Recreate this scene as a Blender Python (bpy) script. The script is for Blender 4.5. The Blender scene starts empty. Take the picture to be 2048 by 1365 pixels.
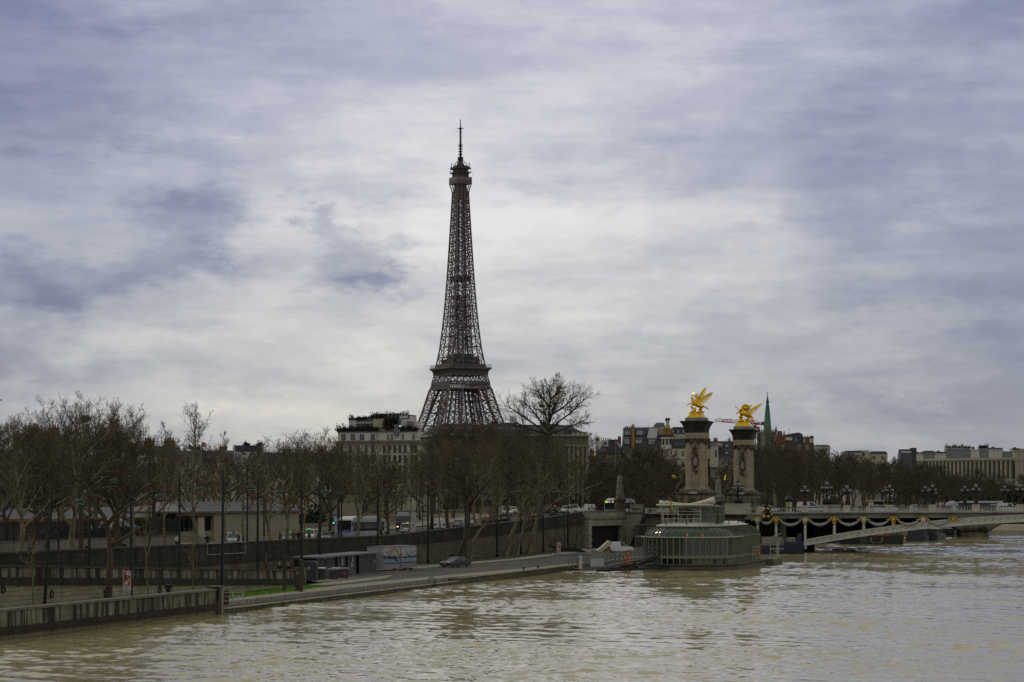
import bpy, math, random
import numpy as np
from mathutils import Vector, Matrix
# ------------------------------------------------------------------ camera, sky, sun, exposure
C = bpy.context.scene.collection
SC = bpy.context.scene
F, HZ, EYE = 4488.0, 1000.0, 10.0            # focal length and horizon row of the 2048 px photograph, eye height over the water
cam = bpy.data.cameras.new("camera"); camo = bpy.data.objects.new("camera", cam); C.objects.link(camo)
camo.location = (0, 0, EYE); camo.rotation_euler = (math.pi/2, 0, 0)
cam.sensor_width = 36.0; cam.lens = F/2048*36.0; cam.shift_y = (HZ-682.5)/2048
cam.clip_start = 1.0; cam.clip_end = 20000.0
SC.camera = camo
SC.view_settings.view_transform = 'Standard'; SC.view_settings.look = 'None'
SC.view_settings.exposure = 0.0; SC.view_settings.gamma = 1.0; SC.view_settings.use_curve_mapping = False
SC.render.film_transparent = False
SC.cycles.max_bounces = 5; SC.cycles.diffuse_bounces = 2; SC.cycles.glossy_bounces = 3; SC.cycles.transmission_bounces = 4
SC.cycles.transparent_max_bounces = 8; SC.cycles.caustics_reflective = False; SC.cycles.caustics_refractive = False
SC.cycles.use_denoising = False; SC.cycles.pixel_filter_type = 'BLACKMAN_HARRIS'; SC.cycles.filter_width = 1.5
SUN_DIR = Vector((-0.62, 0.42, 0.66)).normalized()

def sky():
    w = bpy.data.worlds.new("World"); SC.world = w; w.use_nodes = True
    nt = w.node_tree; N = nt.nodes; L = nt.links; N.clear()
    def nd(t, **k):
        n = N.new(t)
        for a, b in k.items(): setattr(n, a, b)
        return n
    def m(op, a, b=None, c=None, clamp=False):
        n = nd('ShaderNodeMath', operation=op, use_clamp=clamp)
        for i, x in enumerate((a, b, c)):
            if x is None: continue
            if isinstance(x, (int, float)): n.inputs[i].default_value = x
            else: L.new(x, n.inputs[i])
        return n.outputs[0]
    tc = nd('ShaderNodeTexCoord'); sp = nd('ShaderNodeSeparateXYZ'); L.new(tc.outputs['Generated'], sp.inputs[0])
    x, y, z = sp.outputs
    az = m('ARCTAN2', x, y)                                      # azimuth from straight down the river
    el = m('DIVIDE', z, m('SQRT', m('ADD', m('ADD', m('MULTIPLY', x, x), m('MULTIPLY', y, y)), 1e-6)))   # tan of the elevation
    el = m('MINIMUM', m('MAXIMUM', el, -0.2), 3.0)
    def noise(sa, se, scale, detail, rough=.55, off=0.0, dist=0.0):
        cv = nd('ShaderNodeCombineXYZ'); L.new(m('MULTIPLY', az, sa), cv.inputs[0]); L.new(m('MULTIPLY', el, se), cv.inputs[1]); cv.inputs[2].default_value = off
        n = nd('ShaderNodeTexNoise'); n.inputs['Scale'].default_value = scale; n.inputs['Detail'].default_value = detail
        n.inputs['Roughness'].default_value = rough; n.inputs['Distortion'].default_value = dist
        L.new(cv.outputs[0], n.inputs['Vector']); return m('SUBTRACT', n.outputs[0], 0.5)
    w1 = noise(24, 42, 1.0, 11, .66, 3.0); w2 = noise(24, 42, 1.0, 11, .66, 11.0)
    wa = m('MULTIPLY_ADD', w1, 0.10, az); we = m('MULTIPLY_ADD', w2, 0.06, el)
    # banks of cloud standing in the west: centre, reach (in the units of the 2048 px photograph's field), strength
    blobs = [(820,470,520,300,.23),(1120,330,330,170,.09),(1350,520,420,160,.06),(560,840,170,60,.13),(705,745,110,45,.10),(1035,800,70,32,.10),
             (1640,805,70,24,.07),(1810,805,60,18,.08),(1250,130,340,110,.09),(330,330,190,60,.12),(1780,640,420,24,.09),(1560,440,520,30,.06),(500,590,260,22,.05),
             (20,120,520,300,-.40),(2040,60,420,220,-.20),(200,260,260,90,-.08),(390,430,95,95,-.27),(340,520,150,50,-.12),(150,565,250,55,-.26),(30,600,150,50,-.16),(700,515,95,72,-.33),(760,550,90,28,-.2),(640,440,55,24,-.2),(40,720,130,60,-.18),
             (1000,180,300,60,-.08),(1960,330,560,220,-.09),(1980,560,330,260,-.14),(1420,310,350,50,-.07),(1040,375,80,26,-.12),(760,385,90,14,-.07),
             (1990,800,420,260,-.10),(1250,720,330,90,-.06),(300,760,420,60,-.07),(1500,240,300,40,-.07),(1340,510,70,60,-.06)]
    tot = None
    for (px, py, rx, ry, amp) in blobs:
        a0, e0 = (px-1024)/F, (HZ-py)/F
        dx = m('MULTIPLY', m('SUBTRACT', wa, a0), F/rx); dy = m('MULTIPLY', m('SUBTRACT', we, e0), F/ry)
        d2 = m('ADD', m('MULTIPLY', dx, dx), m('MULTIPLY', dy, dy))
        g = m('MULTIPLY', m('EXPONENT', m('MULTIPLY', m('POWER', d2, 1.5) if rx < 200 else d2, -0.9)), amp)
        tot = g if tot is None else m('ADD', tot, g)
    def edge(n, lo, hi, amp):       # cloud sheets with a definite edge
        r = nd('ShaderNodeMapRange', interpolation_type='SMOOTHSTEP'); L.new(n, r.inputs[0]); r.inputs[1].default_value = lo; r.inputs[2].default_value = hi; r.inputs[3].default_value = -amp; r.inputs[4].default_value = amp; return r.outputs[0]
    sheets = edge(noise(6, 19, 1.0, 13, .60, 2.0), -.085, .075, .062)
    puffs = edge(noise(15, 40, 1.0, 13, .60, 9.0), -.08, .07, .036)
    streak = m('MULTIPLY', noise(11, 85, 1.0, 10, .60, 5.0, .3), 0.26)
    broad = m('MULTIPLY', noise(4, 11, 1.0, 4, .5, 7.0), 0.24)
    fine = m('MULTIPLY', noise(60, 150, 1.0, 8, .62, 4.0), 0.10)
    lum = m('ADD', m('ADD', m('ADD', tot, sheets), m('ADD', streak, broad)), m('ADD', m('ADD', puffs, fine), 0.65))
    cr = nd('ShaderNodeValToRGB'); L.new(lum, cr.inputs[0])
    els = cr.color_ramp.elements
    els[0].position = 0.0; els[0].color = (.125,.145,.235,1); els[1].position = 1.0; els[1].color = (.80,.795,.80,1)
    for p, c in ((.25,(.21,.235,.36,1)),(.48,(.345,.375,.475,1)),(.68,(.485,.51,.58,1)),(.86,(.665,.67,.70,1))):
        e = els.new(p); e.color = c
    low = nd('ShaderNodeValToRGB'); L.new(m('DIVIDE', el, 0.5, clamp=True), low.inputs[0])   # thicker, greyer and warmer air near the horizon
    low.color_ramp.elements[0].color = (.98,.94,.80,1); low.color_ramp.elements[1].color = (1.07,1.01,.80,1)
    e = low.color_ramp.elements.new(.11); e.color = (.99,.965,.89,1)
    e = low.color_ramp.elements.new(.27); e.color = (1.0,.985,.99,1); e = low.color_ramp.elements.new(.44); e.color = (1.0,.985,1.04,1); e = low.color_ramp.elements.new(.51); e.color = (1.07,1.02,.84,1)
    mx = nd('ShaderNodeMixRGB', blend_type='MULTIPLY'); mx.inputs[0].default_value = 1.0
    L.new(cr.outputs[0], mx.inputs[1]); L.new(low.outputs[0], mx.inputs[2])
    up = nd('ShaderNodeMixRGB', blend_type='MULTIPLY'); up.inputs[0].default_value = 1.0; up.inputs[2].default_value = (10,10,10,1); L.new(mx.outputs[0], up.inputs[1])
    st = nd('ShaderNodeTexSky'); st.sky_type = 'NISHITA'; st.sun_disc = False
    st.sun_elevation = math.asin(SUN_DIR.z); st.sun_rotation = math.atan2(SUN_DIR.x, SUN_DIR.y)
    st.air_density = 1.0; st.dust_density = 2.0
    mix = nd('ShaderNodeMixRGB'); mix.inputs[0].default_value = 0.95; L.new(st.outputs[0], mix.inputs[1]); L.new(up.outputs[0], mix.inputs[2])
    bg = nd('ShaderNodeBackground'); bg.inputs[1].default_value = 0.1; L.new(mix.outputs[0], bg.inputs[0])
    out = nd('ShaderNodeOutputWorld'); L.new(bg.outputs[0], out.inputs[0])
sky()
sl = bpy.data.lights.new("sun", 'SUN'); sl.energy = 0.8; sl.angle = math.radians(14); sl.color = (1.0, .93, .78)
so = bpy.data.objects.new("sun", sl); C.objects.link(so); so.rotation_euler = SUN_DIR.to_track_quat('Z', 'Y').to_euler()

# ------------------------------------------------------------------ mesh helpers
class MB:
    def __init__(s): s.v = []; s.f = []; s.uv = None
    def add(s, vs, fs):
        n = len(s.v); s.v.extend((float(a), float(b), float(c)) for a, b, c in vs); s.f.extend(tuple(i+n for i in f) for f in fs); return s
    def box(s, x0, x1, y0, y1, z0, z1):
        return s.add([(x0,y0,z0),(x1,y0,z0),(x1,y1,z0),(x0,y1,z0),(x0,y0,z1),(x1,y0,z1),(x1,y1,z1),(x0,y1,z1)],
                     [(0,3,2,1),(4,5,6,7),(0,1,5,4),(1,2,6,5),(2,3,7,6),(3,0,4,7)])
    def cb(s, cx, cy, cz, dx, dy, dz): return s.box(cx-dx/2, cx+dx/2, cy-dy/2, cy+dy/2, cz-dz/2, cz+dz/2)
    def frus(s, cx, cy, z0, z1, a0, b0, a1, b1):
        """square frustum, half sizes a,b at the bottom and top"""
        return s.add([(cx-a0,cy-b0,z0),(cx+a0,cy-b0,z0),(cx+a0,cy+b0,z0),(cx-a0,cy+b0,z0),(cx-a1,cy-b1,z1),(cx+a1,cy-b1,z1),(cx+a1,cy+b1,z1),(cx-a1,cy+b1,z1)],
                     [(0,3,2,1),(4,5,6,7),(0,1,5,4),(1,2,6,5),(2,3,7,6),(3,0,4,7)])
    def prism(s, poly, z0, z1, top=None):
        n = len(poly); t = top or poly
        return s.add([(x,y,z0) for x, y in poly]+[(x,y,z1) for x, y in t], [tuple(range(n-1,-1,-1)), tuple(range(n,2*n))]+[(i,(i+1)%n,(i+1)%n+n,i+n) for i in range(n)])
    def slab(s, poly, y0, y1, inset=None):
        """polygon in XZ pushed along Y"""
        n = len(poly)
        return s.add([(x,y0,z) for x, z in poly]+[(x,y1,z) for x, z in poly], [tuple(range(n)), tuple(range(2*n-1,n-1,-1))]+[(i,i+n,(i+1)%n+n,(i+1)%n) for i in range(n)])
    def tube(s, pts, rad, n=6, cap=True):
        pts = [Vector(p) for p in pts]; K = len(pts)
        rad = [rad]*K if isinstance(rad, (int, float)) else rad
        vs, fs = [], []; ref = None
        for i, p in enumerate(pts):
            t = (pts[min(i+1,K-1)]-pts[max(i-1,0)])
            t = t.normalized() if t.length > 1e-9 else Vector((0,0,1))
            if ref is None or abs(ref.dot(t)) > .999: ref = Vector((1,0,0)) if abs(t.x) < .8 else Vector((0,1,0))
            a = (ref-t*ref.dot(t)).normalized(); b = t.cross(a); ref = a
            for k in range(n):
                an = 2*math.pi*(k+.5)/n; vs.append(p+(a*math.cos(an)+b*math.sin(an))*rad[i])
        for i in range(K-1):
            for k in range(n): fs.append((i*n+k, i*n+(k+1)%n, (i+1)*n+(k+1)%n, (i+1)*n+k))
        if cap: fs += [tuple(range(n-1,-1,-1)), tuple(range((K-1)*n, K*n))]
        return s.add(vs, fs)
    def bar(s, p, q, w): return s.tube([p, q], w*.7071, 4)
    def lathe(s, prof, n=12, c=(0,0,0), sx=1, sy=1):
        vs, fs = [], []; K = len(prof)
        for r, z in prof:
            for k in range(n):
                an = 2*math.pi*k/n; vs.append((c[0]+sx*r*math.cos(an), c[1]+sy*r*math.sin(an), c[2]+z))
        for i in range(K-1):
            for k in range(n): fs.append((i*n+k, i*n+(k+1)%n, (i+1)*n+(k+1)%n, (i+1)*n+k))
        fs += [tuple(range(n-1,-1,-1)), tuple(range((K-1)*n, K*n))]
        return s.add(vs, fs)
    def ell(s, c, r, nu=8, nv=6):
        if isinstance(r, (int, float)): r = (r,r,r)
        vs = [(c[0],c[1],c[2]-r[2])]; fs = []
        for j in range(1, nv):
            t = math.pi*j/nv
            for k in range(nu):
                a = 2*math.pi*k/nu; vs.append((c[0]+r[0]*math.sin(t)*math.cos(a), c[1]+r[1]*math.sin(t)*math.sin(a), c[2]-r[2]*math.cos(t)))
        vs.append((c[0],c[1],c[2]+r[2])); T = len(vs)-1
        for k in range(nu): fs.append((0, 1+(k+1)%nu, 1+k)); fs.append((T, T-nu+k, T-nu+(k+1)%nu))
        for j in range(nv-2):
            for k in range(nu): fs.append((1+j*nu+k, 1+j*nu+(k+1)%nu, 1+(j+1)*nu+(k+1)%nu, 1+(j+1)*nu+k))
        return s.add(vs, fs)
    def torus(s, c, R, r, axis='y', n=16, k=6):
        vs, fs = [], []
        for i in range(n):
            a = 2*math.pi*i/n
            for j in range(k):
                b = 2*math.pi*j/k; q = R+r*math.cos(b); u, v, w = q*math.cos(a), q*math.sin(a), r*math.sin(b)
                p = {'y': (u,w,v), 'x': (w,u,v), 'z': (u,v,w)}[axis]; vs.append((c[0]+p[0], c[1]+p[1], c[2]+p[2]))
        for i in range(n):
            for j in range(k): fs.append((i*k+j, i*k+(j+1)%k, ((i+1)%n)*k+(j+1)%k, ((i+1)%n)*k+j))
        return s.add(vs, fs)
    def quad(s, a, b, c, d): return s.add([a,b,c,d], [(0,1,2,3)])
    def turn(s, rz=0, loc=(0,0,0), start=0):
        c_, s_ = math.cos(rz), math.sin(rz)
        for i in range(start, len(s.v)):
            x, y, z = s.v[i]; s.v[i] = (x*c_-y*s_+loc[0], x*s_+y*c_+loc[1], z+loc[2])
        return s
    def mesh(s, name, smooth=False):
        me = bpy.data.meshes.new(name); me.from_pydata(s.v, [], s.f)
        if smooth: me.polygons.foreach_set('use_smooth', [True]*len(me.polygons))
        me.update(); return me
    def build(s, name, m, parent=None, loc=(0,0,0), smooth=False, rz=0):
        return link(name, s.mesh(name, smooth), m, parent, loc, rz)

def link(name, me, m, parent=None, loc=(0,0,0), rz=0):
    if m is not None and not me.materials: me.materials.append(m)
    o = bpy.data.objects.new(name, me); C.objects.link(o); o.location = loc; o.rotation_euler = (0,0,rz)
    if parent is not None: o.parent = parent
    return o
def tag(o, label, cat, group=None, kind=None):
    if label: o['label'] = label
    if cat: o['category'] = cat
    if group: o['group'] = group
    if kind: o['kind'] = kind
    return o
def thing(name, label, cat, loc=(0,0,0), rz=0, group=None, scale=None):
    o = bpy.data.objects.new(name, None); C.objects.link(o); o.location = loc; o.rotation_euler = (0,0,rz); o.empty_display_size = .2
    if scale: o.scale = (scale,scale,scale) if isinstance(scale, (int, float)) else scale
    return tag(o, label, cat, group, 'thing')
def structure(name, mb, m, **k):
    o = mb.build(name, m, **k); o['kind'] = 'structure'; return o
KIDS = {}
def dup(root, loc, rz=0, label=None, group=None, scale=None, swap=None):
    """a copy of a thing with copies of its parts and sub-parts (mesh data shared); swap = {old material: new material}"""
    r = root.copy(); C.objects.link(r); r.location = loc; r.rotation_euler = (0,0,rz)
    if label: r['label'] = label
    if group: r['group'] = group
    if scale: r.scale = (scale,scale,scale) if isinstance(scale, (int, float)) else scale
    def down(src, dst):
        for ch in KIDS.get(src.name) or [c for c in bpy.data.objects if c.parent == src]:
            c = ch.copy(); C.objects.link(c); c.parent = dst
            if swap and c.type == 'MESH' and c.data.materials and c.data.materials[0] in swap:
                m_ = swap[c.data.materials[0]]; c.material_slots[0].link = 'OBJECT'; c.material_slots[0].material = m_
            down(ch, c)
    down(root, r); return r
def keep(root):
    """remember the children of a prototype so that copies are quick"""
    def rec(o):
        k = [c for c in bpy.data.objects if c.parent == o]; KIDS[o.name] = k
        for c in k: rec(c)
    rec(root); return root
def pix(px, py, Y): return Vector(((px-1024)/F*Y, Y, EYE+(HZ-py)/F*Y))
def zat(py, Y): return EYE+(HZ-py)/F*Y
# the left bank: s metres along the river, w metres inland from the water's edge
UX, UY = .2723, .9622
def BK(s, w, z=0.0): return Vector((-38.65+UX*s-UY*w, 150+UY*s+UX*w, z))
def at(px, w):
    Y = (81.1+1.0393*w)/(.283-(px-1024)/F); return (Y-150-UX*w)/UY, Y
BANK_RZ = math.atan2(UY, UX)                 # heading of the river

# ------------------------------------------------------------------ materials
MATS = {}
def mat(name, col, rough=.8, metal=0.0, var=.2, scale=.8, bump=0.0, stretch=(1,1,1), col2=None, spec=.3, emit=None, estr=1.0, alpha=None, trans=0.0):
    if name in MATS: return MATS[name]
    m = bpy.data.materials.new(name); m.use_nodes = True; nt = m.node_tree; N = nt.nodes; L = nt.links
    b = N['Principled BSDF']; b.inputs['Roughness'].default_value = rough; b.inputs['Metallic'].default_value = metal; b.inputs['Specular IOR Level'].default_value = spec
    c = np.array(col[:3], float)
    if var > 0:
        tc = N.new('ShaderNodeTexCoord'); mp = N.new('ShaderNodeMapping'); mp.inputs['Scale'].default_value = stretch
        nz = N.new('ShaderNodeTexNoise'); nz.inputs['Scale'].default_value = scale; nz.inputs['Detail'].default_value = 7; nz.inputs['Roughness'].default_value = .62
        L.new(tc.outputs['Object'], mp.inputs[0]); L.new(mp.outputs[0], nz.inputs['Vector'])
        r = N.new('ShaderNodeValToRGB'); L.new(nz.outputs[0], r.inputs[0])
        r.color_ramp.elements[0].position = .3; r.color_ramp.elements[1].position = .7
        lo = c*(1-var); hi = np.array(col2, float) if col2 else np.minimum(c*(1+var), .95)
        r.color_ramp.elements[0].color = (*lo,1); r.color_ramp.elements[1].color = (*hi,1)
        L.new(r.outputs[0], b.inputs['Base Color'])
        if bump:
            bp = N.new('ShaderNodeBump'); bp.inputs['Strength'].default_value = bump; bp.inputs['Distance'].default_value = .1
            L.new(nz.outputs[0], bp.inputs['Height']); L.new(bp.outputs[0], b.inputs['Normal'])
    else: b.inputs['Base Color'].default_value = (*c,1)
    if emit: b.inputs['Emission Color'].default_value = (*emit,1); b.inputs['Emission Strength'].default_value = estr
    if trans: b.inputs['Transmission Weight'].default_value = trans
    if alpha is not None: b.inputs['Alpha'].default_value = alpha
    MATS[name] = m; return m

def wall_mat(name, col, col2, mortar, bw=1.0, rh=.42, stain=.5, stain_col=(.02,.019,.016), top_stain=0.0, msize=.015, stain_from=.46):
    """ashlar on UV metres, with long rain streaks and blotches of algae"""
    if name in MATS: return MATS[name]
    m = bpy.data.materials.new(name); m.use_nodes = True; nt = m.node_tree; N = nt.nodes; L = nt.links
    b = N['Principled BSDF']; b.inputs['Roughness'].default_value = .9; b.inputs['Specular IOR Level'].default_value = .15
    uv = N.new('ShaderNodeUVMap')
    br = N.new('ShaderNodeTexBrick'); br.inputs['Scale'].default_value = 1.0; br.inputs['Brick Width'].default_value = bw; br.inputs['Row Height'].default_value = rh
    br.inputs['Mortar Size'].default_value = msize; br.inputs['Color1'].default_value = (*col,1); br.inputs['Color2'].default_value = (*col2,1); br.inputs['Mortar'].default_value = (*mortar,1)
    L.new(uv.outputs[0], br.inputs['Vector'])
    def noise(sx, sy, sc, det, lo, hi):
        mp = N.new('ShaderNodeMapping'); mp.inputs['Scale'].default_value = (sx,sy,1); L.new(uv.outputs[0], mp.inputs[0])
        nz = N.new('ShaderNodeTexNoise'); nz.inputs['Scale'].default_value = sc; nz.inputs['Detail'].default_value = det; nz.inputs['Roughness'].default_value = .65; L.new(mp.outputs[0], nz.inputs['Vector'])
        r = N.new('ShaderNodeMapRange'); r.inputs[1].default_value = lo; r.inputs[2].default_value = hi; L.new(nz.outputs[0], r.inputs[0]); return r.outputs[0], nz
    streak, _ = noise(1.1, .10, 1.0, 6, stain_from, stain_from+.14)
    blotch, nb = noise(.16, .35, 1.0, 8, .42, .68)
    mu = N.new('ShaderNodeMath'); mu.operation = 'MAXIMUM'; L.new(streak, mu.inputs[0]); L.new(blotch, mu.inputs[1])
    ms = N.new('ShaderNodeMath'); ms.operation = 'MULTIPLY'; L.new(mu.outputs[0], ms.inputs[0]); ms.inputs[1].default_value = stain
    mx = N.new('ShaderNodeMixRGB'); L.new(ms.outputs[0], mx.inputs[0]); L.new(br.outputs[0], mx.inputs[1]); mx.inputs[2].default_value = (*stain_col,1)
    L.new(mx.outputs[0], b.inputs['Base Color'])
    bp = N.new('ShaderNodeBump'); bp.inputs['Strength'].default_value = .5; bp.inputs['Distance'].default_value = .05; L.new(br.outputs['Fac'], bp.inputs['Height']); bp.invert = True
    L.new(bp.outputs[0], b.inputs['Normal'])
    MATS[name] = m; return m
def uvfaces(me, fn):
    """fill a UV layer by a function of (vertex position, face normal)"""
    uvl = me.uv_layers.new(name='UVMap')
    for p in me.polygons:
        for li in p.loop_indices: uvl.data[li].uv = fn(me.vertices[me.loops[li].vertex_index].co, p.normal)
def uv_s(me):
    """UV metres for upright faces: along the horizontal, and height; flat faces use x,y"""
    def fn(co, n):
        if abs(n.z) > .8: return (co.x, co.y)
        h = math.hypot(n.x, n.y) or 1; return ((-co.x*n.y+co.y*n.x)/h, co.z)
    uvfaces(me, fn)
def wall(name, mb, m, parent=None, **k):
    me = mb.mesh(name); uv_s(me); return link(name, me, m, parent, **k)
stone_dark = mat('dark weathered coping stone', (.045,.042,.036), .9, var=.5, scale=1.2, bump=.3)
stone_pale = mat('pale limestone', (.30,.27,.21), .9, var=.25, scale=.5, bump=.2)
iron_dark = mat('black painted iron', (.012,.013,.015), .6, var=0)
rubber = mat('tyre rubber', (.012,.012,.012), .85, var=0)
glass_dark = mat('dark window glass', (.012,.015,.018), .08, var=0, spec=.6)
steel = mat('galvanised steel', (.30,.31,.32), .45, .6, var=.15)
# ------------------------------------------------------------------ water
def water():
    rng = np.random.RandomState(4)
    nr, nc = 820, 900
    Y = 88*(620/88.)**(np.arange(nr)/(nr-1.)); A = np.linspace(-.34, .34, nc)
    X = Y[:,None]*A[None,:]; YY = np.repeat(Y[:,None], nc, 1)
    dy = np.gradient(Y)[:,None]
    Z = np.zeros_like(X)
    patch = np.zeros_like(X)
    for k in range(9):
        a = rng.uniform(0, 6.28); l = rng.uniform(14, 60); th = BANK_RZ+rng.normal(0, .9)
        patch += np.sin((X*math.cos(th)+YY*math.sin(th))*2*math.pi/l+a)
    patch = np.clip(.85+.30*patch/2.0, .45, 1.6)
    for k in range(90):
        l = .7*(11/.7)**(rng.rand()**1.2); th = BANK_RZ+math.pi+rng.normal(0, .75); ph = rng.uniform(0, 6.28)
        kx, ky = math.cos(th)*2*math.pi/l, math.sin(th)*2*math.pi/l
        amp = .0043*l**.62*np.clip(1.6-dy*3.2/l, 0, 1)
        s = np.sin(kx*X+ky*YY+ph+.6*np.sin(X*.13+ph)+.5*np.sin(YY*.09+ph*2))
        Z += amp*(1.0-np.abs(s)*1.35+.15*s)
    Z = Z*patch; Z -= Z.mean()
    v = np.stack([X, YY, Z], -1).reshape(-1, 3)
    i = np.arange(nr-1)[:,None]*nc+np.arange(nc-1)[None,:]
    q = np.stack([i, i+1, i+nc+1, i+nc], -1).reshape(-1, 4)
    ev = np.array([(-400,-150,-.12),(1800,-150,-.12),(1800,2600,-.12),(-400,2600,-.12)]); n0 = len(v)
    v = np.concatenate([v, ev]); q = np.concatenate([q, [[n0, n0+1, n0+2, n0+3]]])
    me = npmesh('water', v, q, smooth=True)
    m = bpy.data.materials.new('muddy river water'); m.use_nodes = True; nt = m.node_tree; N = nt.nodes; L = nt.links
    b = N['Principled BSDF']; b.inputs['Base Color'].default_value = (.31,.27,.145,1); b.inputs['Roughness'].default_value = .07; b.inputs['IOR'].default_value = 1.33
    tc = N.new('ShaderNodeTexCoord')
    def nz(rot, sx, sy, sc, det, ds):
        mp = N.new('ShaderNodeMapping'); mp.inputs['Rotation'].default_value = (0,0,rot); mp.inputs['Scale'].default_value = (sx,sy,1); L.new(tc.outputs['Object'], mp.inputs[0])
        n = N.new('ShaderNodeTexNoise'); n.inputs['Scale'].default_value = sc; n.inputs['Detail'].default_value = det; n.inputs['Distortion'].default_value = ds; L.new(mp.outputs[0], n.inputs['Vector']); return n
    n1 = nz(.25, .8, 1.0, .9, 4, .8); n2 = nz(-.1, .5, 1.0, .22, 4, .5); n3 = nz(.1, .03, .045, 1.0, 4, .6)
    ma = N.new('ShaderNodeMath'); ma.operation = 'MULTIPLY_ADD'; L.new(n1.outputs[0], ma.inputs[0]); ma.inputs[1].default_value = .35; L.new(n2.outputs[0], ma.inputs[2])
    r = N.new('ShaderNodeMapRange'); r.inputs[1].default_value = .40; r.inputs[2].default_value = .66; r.inputs[3].default_value = .02; r.inputs[4].default_value = .15; L.new(n3.outputs[0], r.inputs[0])
    bp = N.new('ShaderNodeBump'); bp.inputs['Distance'].default_value = .32; L.new(r.outputs[0], bp.inputs['Strength']); L.new(ma.outputs[0], bp.inputs['Height'])
    L.new(bp.outputs[0], b.inputs['Normal'])
    o = link('water', me, m); o['kind'] = 'structure'
def npmesh(name, v, q, smooth=False):
    me = bpy.data.meshes.new(name); v = np.ascontiguousarray(v, np.float32); q = np.ascontiguousarray(q, np.int32)
    k = q.shape[1]
    me.vertices.add(len(v)); me.vertices.foreach_set('co', v.ravel())
    me.loops.add(q.size); me.loops.foreach_set('vertex_index', q.ravel())
    me.polygons.add(len(q)); me.polygons.foreach_set('loop_start', np.arange(0, q.size, k, dtype=np.int32)); me.polygons.foreach_set('loop_total', np.full(len(q), k, np.int32))
    if smooth: me.polygons.foreach_set('use_smooth', np.ones(len(q), bool))
    me.update(calc_edges=True); return me
water()

# ------------------------------------------------------------------ the ground of the left bank
WT_S = [-90, 54.8, 92.7, 142.6, 166.5, 185.8, 200.6, 228.5, 255.4, 279.5, 300]
WT_Z = [5.15, 5.10, 5.07, 5.06, 5.02, 5.45, 5.72, 6.31, 6.95, 7.80, 8.2]
def wtop(s): return float(np.interp(s, WT_S, WT_Z))
def gz(s): return wtop(s)-.92 if s < 283 else 7.2
def strip(mb, ss, w0, w1, zf, dz=0.0):
    """a sheet along the bank from w0 to w1 (numbers or functions of s)"""
    a = [(w0(s) if callable(w0) else w0) for s in ss]; b = [(w1(s) if callable(w1) else w1) for s in ss]
    n = len(ss); vs = []
    for i, s in enumerate(ss):
        vs += [BK(s, a[i], zf(s)+dz), BK(s, b[i], zf(s)+dz)]
    return mb.add(vs, [(2*i, 2*i+2, 2*i+3, 2*i+1) for i in range(n-1)])
SS = [-90,-40,0,30,54.8,75,92.7,120,142.6,155,166.5,176,185.8,200.6,215,228.5,242,255.4,268,279.5]
earth = mat('bare winter ground', (.10,.085,.055), .95, var=.4, scale=.3)
asphalt = mat('worn asphalt', (.060,.058,.052), .9, var=.3, scale=.35, stretch=(1,.35,1), spec=.25)
paving = mat('pale paving', (.19,.18,.14), .9, var=.3, scale=.6)
kerb_m = mat('granite kerb', (.22,.21,.19), .85, var=.3, scale=2)
g = MB()
far = [283, 330, 500, 900, 1500, 3000, 7000]
for a, b in ((25.6, 60), (60, 150), (150, 600), (600, 4500)): strip(g, SS+far, a, b, gz)
strip(g, far, 24.0, 25.6, gz)
structure('ground', g, earth)
g = MB()      # the flat country far beyond, both banks, out to the horizon, and the rise of the western hill
g.add([(120,900,5),(9000,900,5),(9000,12000,5),(120,12000,5)], [(0,1,2,3)])
g.add([(150,900,5),(9000,900,5),(9000,900,-1),(150,900,-1)], [(0,1,2,3)])
g.add([(500,1700,5.2),(3000,1700,5.2),(3000,2250,31),(450,2250,31),(3000,6000,34),(300,6000,34)], [(0,1,2,3),(3,2,4,5)])
structure('hills', g, earth)
g = MB(); strip(g, SS+[283,330,500,900], 30, 41, gz, .02); structure('street', g, asphalt)
g = MB(); strip(g, SS, 25.5, 29.7, gz, .12); strip(g, SS, 29.7, 29.7001, gz, .0)
for i in range(len(SS)-1):
    a, b = SS[i], SS[i+1]; g.add([BK(a,29.7,gz(a)+.12), BK(b,29.7,gz(b)+.12), BK(b,29.7,gz(b)-.05), BK(a,29.7,gz(a)-.05)], [(0,1,2,3)])
structure('pavement', g, paving)
g = MB(); strip(g, SS+[283,330], 41.3, 47, gz, .12); structure('far_pavement', g, paving)

# ------------------------------------------------------------------ lower quay
QZ = .74
ss = [47.3+i*6 for i in range(43)]
mud = mat('river silt', (.06,.05,.03), .9, var=.3)
def wq0(s): return float(np.interp(s, [47,95,118,130,300], [1.9,1.9,1.6,.35,.35]))      # the kerb of the upper edge
g = MB(); strip(g, ss, wq0, 25.2, lambda s: QZ-.02)
structure('quay', g, mat('quay surface of old setts', (.12,.11,.085), .92, var=.3, scale=1.1))
def wr0(s): return float(np.interp(s, [47,90,110,150,170,300], [5.6,5.8,5.6,3.2,2.2,2.2]))
def wr1(s): return float(np.interp(s, [47,88,96,100,125,150,200,255,300], [5.7,5.9,7.5,15.5,16.5,15.5,14.2,18.0,19.5]))
g = MB(); strip(g, [s for s in ss if s > 88], wr0, wr1, lambda s: QZ, .0); structure('road', g, asphalt)
g = MB(); strip(g, ss, lambda s: wq0(s)+.35, wr0, lambda s: QZ, .03); structure('path', g, mat('pale sanded path', (.20,.18,.135), .92, var=.2, scale=.5, stretch=(.5,1,1)))
g = MB()
s2 = [s for s in ss if s > 146]
strip(g, s2, lambda s: wr1(s)+.28, lambda s: wr1(s)+2.6, lambda s: QZ+.13)
structure('pavement_lower', g, mat('grey sett pavement', (.21,.20,.175), .9, var=.28, scale=1.5))
g = MB()
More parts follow.
